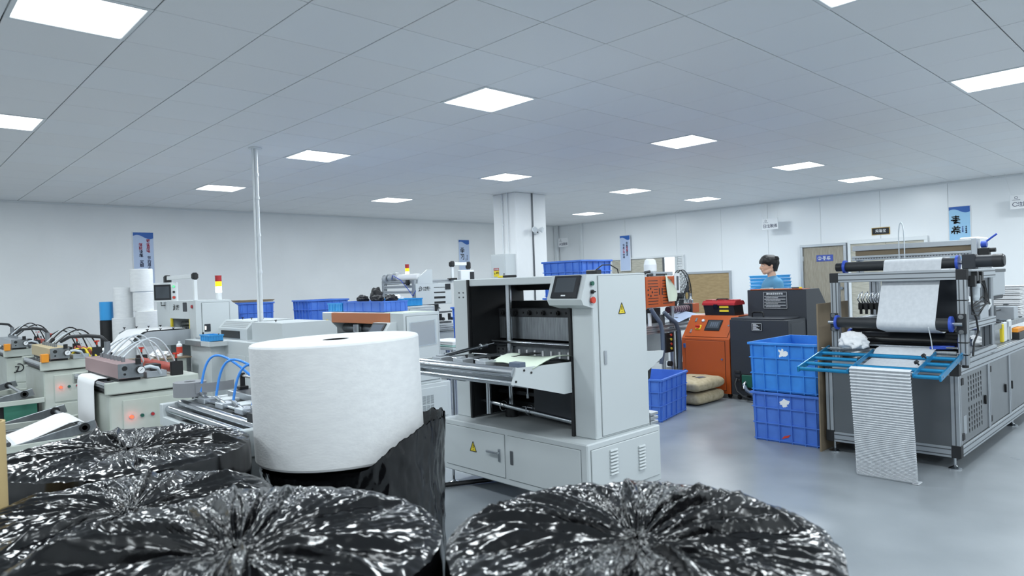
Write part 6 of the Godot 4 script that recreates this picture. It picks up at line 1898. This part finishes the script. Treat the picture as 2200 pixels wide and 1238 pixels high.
func crate(sx: float, h: float, sz: float, at: Vector3, turn: float, m: Material, label: String, sticker := 0) -> Node3D:
	var key := "%.3f %.3f %.3f %d %d" % [sx, h, sz, sticker, m.get_instance_id() % 99991]
	if crate_cache.has(key):
		var src: Node3D = crate_cache[key]
		return copy_of(src, at, turn, label)
	var t := thing("blue_crate", label, "crate", Vector3.ZERO, "blue plastic crates")
	var x := sx / 2
	var z := sz / 2
	var w := 0.006
	var tp := 0.018      # the walls lean outwards by this much
	var sh := nb()
	var lo := [V(-x + tp, 0, -z + tp), V(x - tp, 0, -z + tp), V(x - tp, 0, z - tp), V(-x + tp, 0, z - tp)]
	var hi := [V(-x, h, -z), V(x, h, -z), V(x, h, z), V(-x, h, z)]
	for i in 4:
		var j := (i + 1) % 4
		var mid: Vector3 = (lo[i] + lo[j] + hi[i] + hi[j]) / 4
		var inw := V(-signf(roundf(mid.x * 50)), 0, -signf(roundf(mid.z * 50))) * w
		sh.oquad(lo[i], lo[j], hi[j], hi[i], V(0, h / 2, 0))
		var a: Vector3 = lo[i] + inw
		var b: Vector3 = lo[j] + inw
		var c: Vector3 = hi[j] + inw
		var d: Vector3 = hi[i] + inw
		sh.oquad(a, b, c, d, mid + (mid - V(0, h / 2, 0)) * 2.0)
		sh.oquad(hi[i], hi[j], c, d, V(0, 0, 0))
	sh.box(-x + tp, x - tp, 0.0, w, -z + tp, z - tp)
	part(t, "shell", sh, m)
	var e := 0.016
	part(t, "rim", nb().box(-x - e, -x, h - 0.022, h, -z - e, z + e, 0.003).box(x, x + e, h - 0.022, h, -z - e, z + e, 0.003).box(-x, x, h - 0.022, h, -z - e, -z, 0.003).box(-x, x, h - 0.022, h, z, z + e, 0.003), m)
	for k in 3:
		var y: float = h * [0.03, 0.36, 0.68][k]
		var g := tp * (1.0 - y / h)
		part(t, "band", nb().box(-x + g - 0.012, -x + g, y, y + 0.009, -z + g, z - g).box(x - g, x - g + 0.012, y, y + 0.009, -z + g, z - g).box(-x + g - 0.012, x - g + 0.012, y, y + 0.009, -z + g - 0.012, -z + g).box(-x + g - 0.012, x - g + 0.012, y, y + 0.009, z - g, z - g + 0.012), m)
	for s in [-1.0, 1.0]:
		for i in 6:
			var f: float = [-0.97, -0.62, -0.2, 0.2, 0.62, 0.97][i]
			var up := V(s * tp / h, 1, 0).normalized()
			part(t, "rib", nb().obox(V(s * (x - tp / 2 + 0.005), h / 2 - 0.012, f * (z - tp)), V(0.007, 0, 0), up * (h / 2 - 0.012), V(0, 0, 0.004)), m)
			var uz := V(0, 1, s * tp / h).normalized()
			part(t, "rib", nb().obox(V(f * (x - tp), h / 2 - 0.012, s * (z - tp / 2 + 0.005)), V(0.004, 0, 0), uz * (h / 2 - 0.012), V(0, 0, 0.007)), m)
	part(t, "label_pocket", nb().obox(V(-x + tp * 0.2 - 0.001, h * 0.8, 0), V(0.004, 0, 0), V(0, h * 0.12, 0), V(0, 0, z * 0.19), 0.002), m)
	if sticker:
		var f := FastNoiseLite.new()
		f.seed = sticker
		var pg := []
		for i in 30:
			var a := TAU * i / 30.0
			var rr := 0.85 + 0.9 * f.get_noise_2d(cos(a) * 55, sin(a) * 55) + 0.25 * f.get_noise_2d(cos(a) * 220, sin(a) * 220)
			pg.append(V(-x + tp * 0.2 - 0.0056, h * 0.8 + sin(a) * h * 0.09 * rr, cos(a) * z * 0.15 * rr))
		part(t, "label_scrap", nb().prism(pg, V(-0.0006, 0, 0)), M.paper, "torn white label")
		if sticker == 4:
			part(t, "tape_scrap", nb().obox(V(-x + tp * 0.9 - 0.003, h * 0.13, 0.0), V(0.001, 0, 0), V(0, h * 0.03, 0.01), V(0, 0.01, 0.03)), M.red_knob)
	t.position = at
	t.rotation.y = turn
	crate_cache[key] = t
	return t

func stack_of(n: int, sx: float, h: float, sz: float, at: Vector3, m: Material, where: String) -> void:
	var names := ["bottom", "second", "third", "fourth"]
	for i in n:
		var which: String = "topmost" if i == n - 1 else names[i]
		crate(sx, h - 0.004, sz, at + V(0, i * h, 0), 0.0, m, "%s blue crate of the stack %s" % [which, where])

func crates_and_rolls() -> void:
	crate(0.82, 0.443, 0.6, V(6.28, 0, -2.75), 0.0, M.crate_deep, "lower of two blue crates stacked beside the roller machine", 4)
	crate(0.84, 0.443, 0.615, V(6.285, 0.447, -2.752), 0.0, M.crate, "upper open blue crate stacked beside the roller machine, torn label", 3)
	crate(0.77, 0.45, 0.58, V(6.274, 0, -4.47), 0.228, M.crate_deep, "single open blue crate on the floor right behind the grey pleating machine", 5)
	stack_of(4, 0.56, 0.437, 0.6, V(6.29, 0, -5.48), M.crate_deep, "rising above the grey pleating machine")
	stack_of(3, 0.53, 0.41, 0.56, V(5.63, 0, -6.49), M.crate_deep, "half hidden between the grey machines")
	stack_of(3, 0.6, 0.455, 0.5, V(4.8, 0, -9.1), M.crate_deep, "against the far wall behind the white roll")
	stack_of(3, 0.42, 0.343, 0.44, V(4.22, 0, -8.33), M.crate_deep, "low one, just behind the white roll")
	stack_of(3, 0.46, 0.453, 0.46, V(3.95, 0, -9.53), M.crate_deep, "behind the tall cabinet at left")
	for i in 3:
		solo("cardboard_flat", nb().obox(V(3.93 + 0.02 * i, 1.367 + i * 0.0095, -9.5), V(0.24, 0, 0), V(0, 0.004, 0), V(0, 0, 0.22 - 0.02 * i)), M.card_dark, ["lowest brown cardboard flat on the crates behind the tall cabinet", "middle brown cardboard flat on the crates behind the tall cabinet", "topmost brown cardboard flat on the crates behind the tall cabinet"][i], "cardboard", V(3.93, 1.362, -9.5))
	# trays by the right wall
	var tr: Node3D = null
	for i in 24:
		if tr == null:
			tr = thing("blue_tray", "thin light blue tray in the tall stack behind the worker", "tray", Vector3.ZERO, "light blue trays stacked behind the worker")
			part(tr, "tray", nb().box(-0.22, 0.22, 0.0, 0.056, -0.31, 0.31, 0.004), M.bin)
			part(tr, "lip", nb().box(-0.23, 0.23, 0.04, 0.052, -0.325, 0.325, 0.003), M.bin)
		var o: Node3D = tr if i == 0 else copy_of(tr, Vector3.ZERO)
		if i == 23:
			o.set_meta("label", "topmost light blue tray of the stack behind the worker")
		o.position = V(13.0 + 0.006 * sin(i * 2.1), 0.0 + i * 0.0622, -6.3 + 0.008 * sin(i * 1.3))
	off = Vector3.ZERO
	# rolls against the far left wall
	var b := V(2.76, 0, -11.16)
	var r := V(0.726, 0, 0.688)
	for s in [[0.0, 0.0, 1.19, 0.16, "white_roll", M.fleece, "thick white media roll at the bottom of the roll pile"], [0.335, 0.0, 1.28, 0.155, "white_roll", M.fleece, "white bottom roll nearest the tall cabinet"], [-0.01, 1.19, 0.44, 0.125, "white_roll", M.fleece, "slim white roll standing on the thick bottom roll"], [0.285, 1.28, 0.275, 0.135, "white_roll", M.fleece, "short white roll below the topmost one"], [0.27, 1.56, 0.33, 0.15, "white_roll", M.fleece, "topmost white roll in front of the safety banner"], [-0.27, 0.0, 1.16, 0.08, "black_roll", M.rubber, "slim black media roll left of the white rolls"], [-0.26, 1.19, 0.27, 0.088, "blue_roll", M.bin, "light blue media roll on top of the black roll"]]:
		var c: Vector3 = b + r * s[0] + V(0, s[1], 0)
		if s[4] == "blue_roll":
			c.y = 1.16
		var t := thing(s[4], s[6], "roll", c, "media rolls piled by the rear wall")
		part(t, "winding", nb().lathe(c, [Vector2(0.03, 0.0), Vector2(s[3] - 0.006, 0.0), Vector2(s[3], 0.006), Vector2(s[3], s[2] - 0.006), Vector2(s[3] - 0.006, s[2]), Vector2(0.03, s[2])], 28), s[5])
		part(t, "core", nb().pipe(c + V(0, 0.004, 0), c + V(0, s[2] - 0.004, 0), 0.03, 0.025, 16), M.card)
	off = Vector3.ZERO

# ---------------------------------------------------------------- foreground
func smooth(a: float, b: float, x: float) -> float:
	var t := clampf((x - a) / (b - a), 0.0, 1.0)
	return t * t * (3.0 - 2.0 * t)

func wrapped_roll(c: Vector3, r: float, h: float, sd: int, label: String) -> void:
	var t := thing("wrapped_roll", label, "wrapped roll", c, "black film-wrapped rolls in the foreground")
	var f := FastNoiseLite.new()
	f.seed = sd
	f.frequency = 1.0
	f.fractal_octaves = 2
	var g := RandomNumberGenerator.new()
	g.seed = sd * 13
	var pleats := []
	for i in 19:
		pleats.append([TAU * (i + g.randf_range(-0.4, 0.4)) / 19.0, g.randf_range(0.1, 0.4), g.randf_range(0.008, 0.03), g.randf_range(-0.35, 0.35), g.randf_range(0.05, 0.45), 1.0 if g.randf() > 0.5 else -1.0])
	var nr := 64
	var nt := 420
	var pos := []
	var rim := []
	for j in nt:
		var a := TAU * j / nt
		rim.append(1.0 + 0.012 * f.get_noise_2d(cos(a) * 3.0 + 40, sin(a) * 3.0))
	for i in nr:
		var q := 0.012 + 0.988 * pow(float(i) / (nr - 1), 0.85)
		for j in nt:
			var a := TAU * j / nt
			var ca := cos(a)
			var sa := sin(a)
			var env := smooth(0.02, 0.4, q) * (1.0 - 0.95 * smooth(0.72, 1.0, q))
			var y := 0.0
			for p in pleats:
				var d: float = wrapf(a - p[0] - p[3] * q, -PI, PI) * p[5]
				if d > -0.03 and d < p[1]:
					var k: float = smooth(-0.03, 0.0, d) if d < 0.0 else 1.0 - d / p[1]
					y += p[2] * k * env * smooth(p[4] * 0.3, p[4], q)
			var tw := a + 0.25 * q
			y += 0.016 * env * (0.6 - absf(f.get_noise_3d(cos(tw) * 2.6, sin(tw) * 2.6, q * 0.45)) * 2.2)
			y += 0.0055 * smooth(0.03, 0.2, q) * (1.0 - 0.6 * smooth(0.8, 1.0, q)) * (0.5 - absf(f.get_noise_3d(cos(tw) * 6.5 + 7, sin(tw) * 6.5, q * 0.6)) * 2.4)
			y += 0.0022 * (0.5 - absf(f.get_noise_2d(ca * q * 6.0 + 3, sa * q * 6.0)) * 2.4)
			y += 0.0007 * f.get_noise_2d(ca * q * 22.0, sa * q * 22.0)
			y += 0.012 * exp(-pow(q / 0.1, 2)) * (0.6 + f.get_noise_2d(ca * q * 40, sa * q * 40)) - 0.014 * exp(-pow(q / 0.3, 2))
			y -= 0.012 * smooth(0.93, 1.0, q)
			var rr: float = q * r * lerpf(1.0, rim[j], smooth(0.8, 1.0, q))
			pos.append(c + V(ca * rr, h + y, sa * rr))
	part(t, "top_film", nb().grid(pos, nr, nt, true, c + V(0, h - 5.0, 0)), M.film, "gathered glossy black film")
	var top := pos.slice((nr - 1) * nt, nr * nt)
	var sp := []
	var ny := 26
	for i in ny:
		var k := float(i) / (ny - 1)
		for j in nt:
			var a := TAU * j / nt
			var e := V(cos(a), 0, sin(a))
			var rr: float = r * rim[j] + smooth(0.0, 0.12, k) * (0.006 * f.get_noise_3d(cos(a) * 3, sin(a) * 3, k * 1.6) + 0.0012 * f.get_noise_3d(cos(a) * 9, sin(a) * 9, k * 4.0)) + 0.004 * smooth(0.0, 0.04, k)
			var y0: float = top[j].y
			sp.append(c + e * rr + V(0, lerpf(y0 - c.y, 0.0, k), 0))
	part(t, "side_film", nb().grid(sp, ny, nt, true, c + V(0, h / 2, 0)), M.film)
	var tp := nb()
	for i in 7:
		var a := g.randf_range(0, TAU)
		var d := V(cos(a), 0, sin(a))
		tp.obox(c + V(0, h + 0.012, 0) + d * g.randf_range(0.0, 0.03), d * 0.035, V(0, 0.001, 0), d.cross(Vector3.UP) * 0.012)
	off = Vector3.ZERO

func foreground() -> void:
	wrapped_roll(V(1.118, 0, -0.84), 0.385, 0.985, 3, "black film-wrapped roll at the bottom right, nearest the viewer's right hand")
	wrapped_roll(V(0.538, 0, -1.42), 0.42, 0.985, 5, "black film-wrapped roll at the bottom left, nearest the viewer")
	wrapped_roll(V(0.555, 0, -2.275), 0.412, 0.875, 8, "black film-wrapped roll partly hidden behind the nearest left one")
	wrapped_roll(V(0.778, 0, -3.165), 0.47, 0.875, 11, "black film-wrapped roll farthest back at left, before the gluing console")
	# white roll standing in its opened black bag
	var rt := V(0.726, 0, 0.688)
	var c := V(1.67, 0, -3.0)
	var bc := c + rt * 0.065
	var t := thing("bagged_stand", "black plastic bag with open rim around the foot of the large white roll", "plastic bag", bc)
	var f := FastNoiseLite.new()
	f.seed = 31
	f.frequency = 1.0
	f.fractal_octaves = 3
	var nt := 300
	var ny := 44
	var pos := []
	for i in ny:
		var k := float(i) / (ny - 1)
		for j in nt:
			var a := TAU * j / nt
			var e := V(cos(a), 0, sin(a))
			var s := e.dot(rt)
			var rim := 0.685 + 0.19 * smooth(0.0, 1.0, s) + 0.016 * smooth(0.0, 0.3, s) * f.get_noise_2d(cos(a) * 4, sin(a) * 4) + 0.008 * f.get_noise_2d(cos(a) * 14, sin(a) * 14)
			var w := 0.016 * f.get_noise_3d(cos(a) * 2.5, sin(a) * 2.5, k * 2.0) + 0.006 * (0.4 - absf(f.get_noise_3d(cos(a) * 4.5, sin(a) * 4.5, k * 4.0)) * 2.0)
			var rr := 0.42 + w * smooth(0.0, 0.15, k) + 0.015 * smooth(0.75, 1.0, k)
			pos.append(bc + e * rr + V(0, rim * k, 0))
	part(t, "film", nb().grid(pos, ny, nt, true, bc + V(0, 0.4, 0)), M.film)
	var inner := []
	for i in 10:
		for j in nt:
			var p: Vector3 = pos[(ny - 1 - i) * nt + j]
			inner.append(bc + (p - bc) * V(0.985, 1, 0.985))
	part(t, "rim_fold", nb().grid(inner, 10, nt, true, Vector3.ZERO), M.film)
	part(t, "inner_drum", nb().cyl(bc + V(0, 0.01, 0), bc + V(0, 0.7, 0), 0.37, 40), M.film)
	off = Vector3.ZERO
	var wr := thing("large_white_roll", "very large white nonwoven roll standing in a black bag in the foreground", "roll", c + V(0, 0.705, 0))
	off = Vector3.ZERO
	var R := 0.398
	var H := 0.55
	var prof := [Vector2(0.062, 0.0), Vector2(R - 0.012, 0.0), Vector2(R - 0.004, 0.004), Vector2(R, 0.014), Vector2(R, H * 0.5), Vector2(R, H - 0.012), Vector2(R - 0.004, H - 0.004), Vector2(R - 0.012, H), Vector2(R * 0.6, H - 0.002), Vector2(0.062, H - 0.004)]
	part(wr, "winding", nb().lathe(Vector3.ZERO, prof, 96), M.fleece)
	part(wr, "core", nb().pipe(V(0, 0.01, 0), V(0, H - 0.012, 0), 0.062, 0.054, 28), M.card)
	var bands := nb()
	wr.rotation = Vector3.ZERO
	wr.rotate(V(0.688, 0, -0.726), -0.024)
	wr.position = c + V(0, 0.712, 0)
	# cardboard tubes at the left edge
	for s in [[V(0.27, 0, -2.77), 0.055, 1.11, "taller cardboard tube standing at the left edge"], [V(0.18, 0, -2.63), 0.055, 0.95, "shorter cardboard tube standing at the left edge"]]:
		solo("cardboard_tube", nb().pipe(s[0], s[0] + V(0, s[2], 0), s[1], s[1] - 0.008, 32), M.card, s[3], "tube", s[0], "cardboard tubes")

# ---------------------------------------------------------------- the worker
func capsule(p: Vector3, a: Vector3, b: Vector3, ra: float, rb: float) -> float:
	var ab := b - a
	var t := clampf((p - a).dot(ab) / maxf(ab.length_squared(), 1e-9), 0.0, 1.0)
	return (p - a - ab * t).length() - lerpf(ra, rb, t)

func smin(a: float, b: float, k: float) -> float:
	var h := clampf(0.5 + 0.5 * (b - a) / k, 0.0, 1.0)
	return lerpf(b, a, h) - k * h * (1.0 - h)

const HEAD_Y := 1.62
var net := {}          # values of the field met so far, by grid point
var net_bones := []
var net_k := 0.02
var net_cell := 0.02
var net_cut := ""

func cut_of(p: Vector3) -> float:
	if net_cut == "hair":
		return HEAD_Y + lerpf(0.034, -0.005, clampf((p.z + 0.075) / 0.05, 0.0, 1.0)) - 0.075 * clampf((p.z - 0.01) / 0.03, 0.0, 1.0) - p.y
	if net_cut == "shirt":
		return 0.9 - p.y
	if net_cut == "trousers":
		return maxf(p.y - 0.99, 0.06 - p.y)
	if net_cut == "shoes":
		return maxf(-p.y, p.y - 0.11)
	return -9.0

func field_at(q: Vector3i) -> float:
	if net.has(q):
		return net[q]
	var p := Vector3(q) * net_cell
	var d := 9.0
	for b in net_bones:
		var s: Vector3 = b[4] if b.size() > 4 else Vector3.ONE
		var e: float
		if s == Vector3.ONE:
			e = capsule(p, b[0], b[1], b[2], b[3])
		else:
			e = capsule(p * s, b[0] * s, b[1] * s, b[2], b[3])
		d = smin(d, e, net_k)
	d = maxf(d, cut_of(p))
	net[q] = d
	return d

func body_field(bones: Array, k: float, cell: float, cut := "") -> MB:
	# surface nets over a smooth union of tapered capsules; visits only the cells near each bone
	net = {}
	net_bones = bones
	net_k = k
	net_cell = cell
	net_cut = cut
	var cells := {}
	for b in bones:
		var rm: float = maxf(b[2], b[3]) + cell * 2.5 + k * 0.4
		var lo: Vector3 = (b[0] as Vector3).min(b[1]) - Vector3.ONE * rm
		var hi: Vector3 = (b[0] as Vector3).max(b[1]) + Vector3.ONE * rm
		for x in range(floori(lo.x / cell), ceili(hi.x / cell)):
			for y in range(floori(lo.y / cell), ceili(hi.y / cell)):
				for z in range(floori(lo.z / cell), ceili(hi.z / cell)):
					cells[Vector3i(x, y, z)] = true
	var corner := [Vector3i(0, 0, 0), Vector3i(1, 0, 0), Vector3i(0, 1, 0), Vector3i(1, 1, 0), Vector3i(0, 0, 1), Vector3i(1, 0, 1), Vector3i(0, 1, 1), Vector3i(1, 1, 1)]
	var edges := [[0, 1], [2, 3], [4, 5], [6, 7], [0, 2], [1, 3], [4, 6], [5, 7], [0, 4], [1, 5], [2, 6], [3, 7]]
	var vert := {}
	for c in cells:
		var fv := []
		var neg := 0
		for o in corner:
			var d: float = field_at(c + o)
			fv.append(d)
			if d < 0.0:
				neg += 1
		if neg == 0 or neg == 8:
			continue
		var sum := Vector3.ZERO
		var cnt := 0
		for e in edges:
			if (fv[e[0]] < 0.0) != (fv[e[1]] < 0.0):
				var t: float = fv[e[0]] / (fv[e[0]] - fv[e[1]])
				sum += Vector3(corner[e[0]]).lerp(Vector3(corner[e[1]]), t)
				cnt += 1
		var gr := V(fv[1] + fv[3] + fv[5] + fv[7] - fv[0] - fv[2] - fv[4] - fv[6], fv[2] + fv[3] + fv[6] + fv[7] - fv[0] - fv[1] - fv[4] - fv[5], fv[4] + fv[5] + fv[6] + fv[7] - fv[0] - fv[1] - fv[2] - fv[3])
		vert[c] = [(Vector3(c) + sum / cnt) * cell, gr.normalized()]
	var mb := nb()
	for c in vert:
		for ax in 3:
			var d := Vector3i(1 if ax == 0 else 0, 1 if ax == 1 else 0, 1 if ax == 2 else 0)
			var u := Vector3i(1 if ax == 1 else 0, 1 if ax == 2 else 0, 1 if ax == 0 else 0)
			var w := Vector3i(1 if ax == 2 else 0, 1 if ax == 0 else 0, 1 if ax == 1 else 0)
			if (field_at(c) < 0.0) == (field_at(c + d) < 0.0):
				continue
			if vert.has(c - u) and vert.has(c - w) and vert.has(c - u - w):
				var a: Array = vert[c]
				var b: Array = vert[c - u]
				var e: Array = vert[c - u - w]
				var g: Array = vert[c - w]
				mb.squad(a[0], b[0], e[0], g[0], a[1], b[1], e[1], g[1])
	return mb

func worker() -> void:
	# local frame: the face looks along -z; feet at y = 0
	var t := thing("person", "person with short dark hair in a blue polo shirt, standing behind the charcoal hood", "person", Vector3.ZERO)
	var head := []
	var hy := HEAD_Y
	# skull, jaw, neck, nose, brow, lips, ears
	head.append([V(0, hy + 0.02, 0.02), V(0, hy + 0.045, -0.005), 0.088, 0.085])
	head.append([V(0, hy - 0.03, -0.03), V(0, hy - 0.085, -0.062), 0.062, 0.034])
	head.append([V(0, hy - 0.02, -0.045), V(0, hy + 0.04, -0.055), 0.055, 0.05])
	for s in [-1.0, 1.0]:
		head.append([V(s * 0.045, hy - 0.055, 0.01), V(s * 0.03, hy - 0.085, -0.045), 0.03, 0.026])
	var nk := [V(0, 1.42, 0.045), V(0, hy - 0.05, 0.02), 0.058, 0.054]
	var face := head.duplicate()
	face.append(nk)
	var fine := [[V(0, hy + 0.01, -0.1), V(0, hy - 0.028, -0.121), 0.009, 0.014], [V(0, hy - 0.033, -0.108), V(0, hy - 0.03, -0.1), 0.017, 0.016], [V(-0.016, hy - 0.058, -0.098), V(0.016, hy - 0.058, -0.098), 0.008, 0.008], [V(-0.014, hy - 0.068, -0.095), V(0.014, hy - 0.068, -0.095), 0.008, 0.008], [V(-0.04, hy + 0.022, -0.088), V(0.04, hy + 0.022, -0.088), 0.012, 0.012]]
	for s in [-1.0, 1.0]:
		fine.append([V(s * 0.088, hy + 0.012, 0.012), V(s * 0.09, hy - 0.03, 0.004), 0.016, 0.01, V(1.6, 1, 1)])
	var all := face + fine
	# body: torso, arms reaching down and forward to the work, legs, feet
	var body := [
		[V(0, 0.98, 0.02), V(0, 1.16, 0.03), 0.125, 0.12, V(0.82, 1, 1)], [V(0, 1.16, 0.03), V(0, 1.32, 0.035), 0.12, 0.125, V(0.78, 1, 1)],
		[V(-0.13, 1.37, 0.045), V(0.13, 1.37, 0.045), 0.075, 0.075], [V(0, 1.36, 0.045), V(0, 1.47, 0.04), 0.075, 0.055],
		[V(-0.085, 0.95, 0.02), V(0.085, 0.95, 0.02), 0.115, 0.115],
	]
	var arms := []
	var hands := []
	for s in [-1.0, 1.0]:
		var sh := V(s * 0.19, 1.365, 0.045)
		var el := V(s * 0.25, 1.09, 0.07)
		var wr := V(s * 0.25, 0.86, -0.03)
		arms.append([sh, el, 0.055, 0.042])
		arms.append([el, wr, 0.042, 0.028])
		var hip := V(s * 0.095, 0.92, 0.02)
		var kn := V(s * 0.105, 0.5, 0.0)
		var an := V(s * 0.11, 0.09, 0.03)
		body.append([hip, kn, 0.088, 0.06])
		body.append([kn, an, 0.058, 0.038])
		body.append([an + V(0, -0.04, 0.01), an + V(s * 0.015, -0.055, -0.15), 0.038, 0.03])
		var pd := V(-s * 0.1, -0.95, -0.3).normalized()
		hands.append([wr, wr + pd * 0.075, 0.026, 0.034, V(1.35, 1, 0.9)])
		for i in 4:
			var ln: float = [0.068, 0.078, 0.073, 0.056][i]
			var sd := V(0, 0, (i - 1.5) * 0.019)
			var k0: Vector3 = wr + pd * 0.085 + sd
			var k1: Vector3 = k0 + (pd + V(-s * 0.25, 0, 0)).normalized() * ln * 0.5
			var k2: Vector3 = k1 + (pd * 0.7 + V(-s * 0.6, 0, -0.1)).normalized() * ln * 0.5
			hands.append([wr + pd * 0.05 + sd * 0.75, k0, 0.011, 0.0095])
			hands.append([k0, k1, 0.0095, 0.0085])
			hands.append([k1, k2, 0.0085, 0.0075])
		var th0: Vector3 = wr + pd * 0.03 + V(0, 0, -0.022)
		var th1: Vector3 = th0 + pd * 0.035 + V(0, 0, -0.024)
		hands.append([th0, th1, 0.013, 0.011])
		hands.append([th1, th1 + pd * 0.034 + V(-s * 0.006, 0, -0.006), 0.011, 0.009])
	var skin := body_field(body + arms, 0.03, 0.022)
	var hd := body_field(all, 0.014, 0.0065)
	skin.v.append_array(hd.v)
	skin.n.append_array(hd.n)
	var hn := body_field(hands, 0.006, 0.006)
	skin.v.append_array(hn.v)
	skin.n.append_array(hn.n)
	part(t, "body", skin, M.skin)
	# hair: cap over the skull, fuller at the back and with a fringe
	var hair := [[V(0, hy + 0.05, 0.028), V(0, hy + 0.06, -0.025), 0.106, 0.098], [V(0, hy + 0.03, 0.05), V(0, hy - 0.055, 0.05), 0.09, 0.062], [V(-0.06, hy + 0.065, -0.075), V(0.06, hy + 0.065, -0.075), 0.04, 0.04], [V(-0.05, hy + 0.04, -0.095), V(0.05, hy + 0.04, -0.097), 0.022, 0.022]]
	var rg := RandomNumberGenerator.new()
	rg.seed = 5
	for i in 26:
		var a := rg.randf_range(-0.3, PI + 0.3)
		var e := V(cos(a) * 0.085, hy + 0.055 + rg.randf_range(-0.02, 0.06), 0.02 + rg.randf_range(-0.09, 0.09))
		hair.append([e, e + V(cos(a) * 0.015, rg.randf_range(-0.015, 0.02), rg.randf_range(-0.03, 0.02)), 0.024, 0.008])
	part(t, "hair", body_field(hair, 0.014, 0.0075, "hair"), M.hair)
	for s in [-1.0, 1.0]:
		var ey := part(t, "eye", nb().lathe(V(s * 0.032, hy + 0.004, -0.093), [Vector2(0.0, -0.01), Vector2(0.008, -0.006), Vector2(0.011, 0.0), Vector2(0.008, 0.006), Vector2(0.0, 0.01)], 12, V(0, 0, -1)), M.print_white)
		part(ey, "iris", nb().cyl(V(s * 0.032, hy + 0.004, -0.1015), V(s * 0.032, hy + 0.004, -0.104), 0.0055, 10), M.print_black)
		part(t, "eyebrow", nb().tube([V(s * 0.018, hy + 0.024, -0.101), V(s * 0.034, hy + 0.028, -0.1), V(s * 0.05, hy + 0.024, -0.092)], 0.003, 5), M.hair)
	# clothing: inflated copies of the bones they cover
	var shirt := []
	for i in 5:
		var b: Array = body[i].duplicate()
		b[2] += 0.016
		b[3] += 0.014
		if i == 3:
			b[1] = V(0, 1.44, 0.045)
			b[3] = 0.064
		shirt.append(b)
	for i in [0, 2]:
		var b: Array = arms[i]
		shirt.append([b[0], b[0].lerp(b[1], 0.72), b[2] + 0.018, b[3] + 0.02])
	part(t, "polo_shirt", body_field(shirt, 0.035, 0.018, "shirt"), M.shirt, "blue polo shirt")
	part(t, "collar", nb().lathe(V(0, 1.425, 0.042), [Vector2(0.082, 0.0), Vector2(0.068, 0.034), Vector2(0.064, 0.034), Vector2(0.078, 0.0)], 24, V(0, 0.97, -0.24).normalized()), M.shirt)
	part(t, "collar_stripe", nb().lathe(V(0, 1.425, 0.042), [Vector2(0.0835, 0.002), Vector2(0.0805, 0.008), Vector2(0.078, 0.008)], 24, V(0, 0.97, -0.24).normalized()), M.trousers)
	var legs := [[body[4][0], body[4][1], 0.127, 0.127]]
	for k in [5, 8]:
		legs.append([body[k][0], body[k][1], body[k][2] + 0.014, body[k][3] + 0.018])
		legs.append([body[k + 1][0], body[k + 1][1], body[k + 1][2] + 0.018, body[k + 1][3] + 0.03])
	part(t, "trousers", body_field(legs, 0.03, 0.02, "trousers"), M.trousers)
	var shoe := []
	for k in [7, 10]:
		shoe.append([body[k][0] + V(0, -0.005, 0.015), body[k][1] + V(0, 0, -0.015), 0.05, 0.042])
	part(t, "shoes", body_field(shoe, 0.01, 0.014, "shoes"), M.black)
	t.position = V(9.2, 0.0, -4.47)
	# the face looks along the picture's left: world direction (-0.66, 0, -0.75)
	t.rotation.y = atan2(0.7, 0.72)
	off = Vector3.ZERO
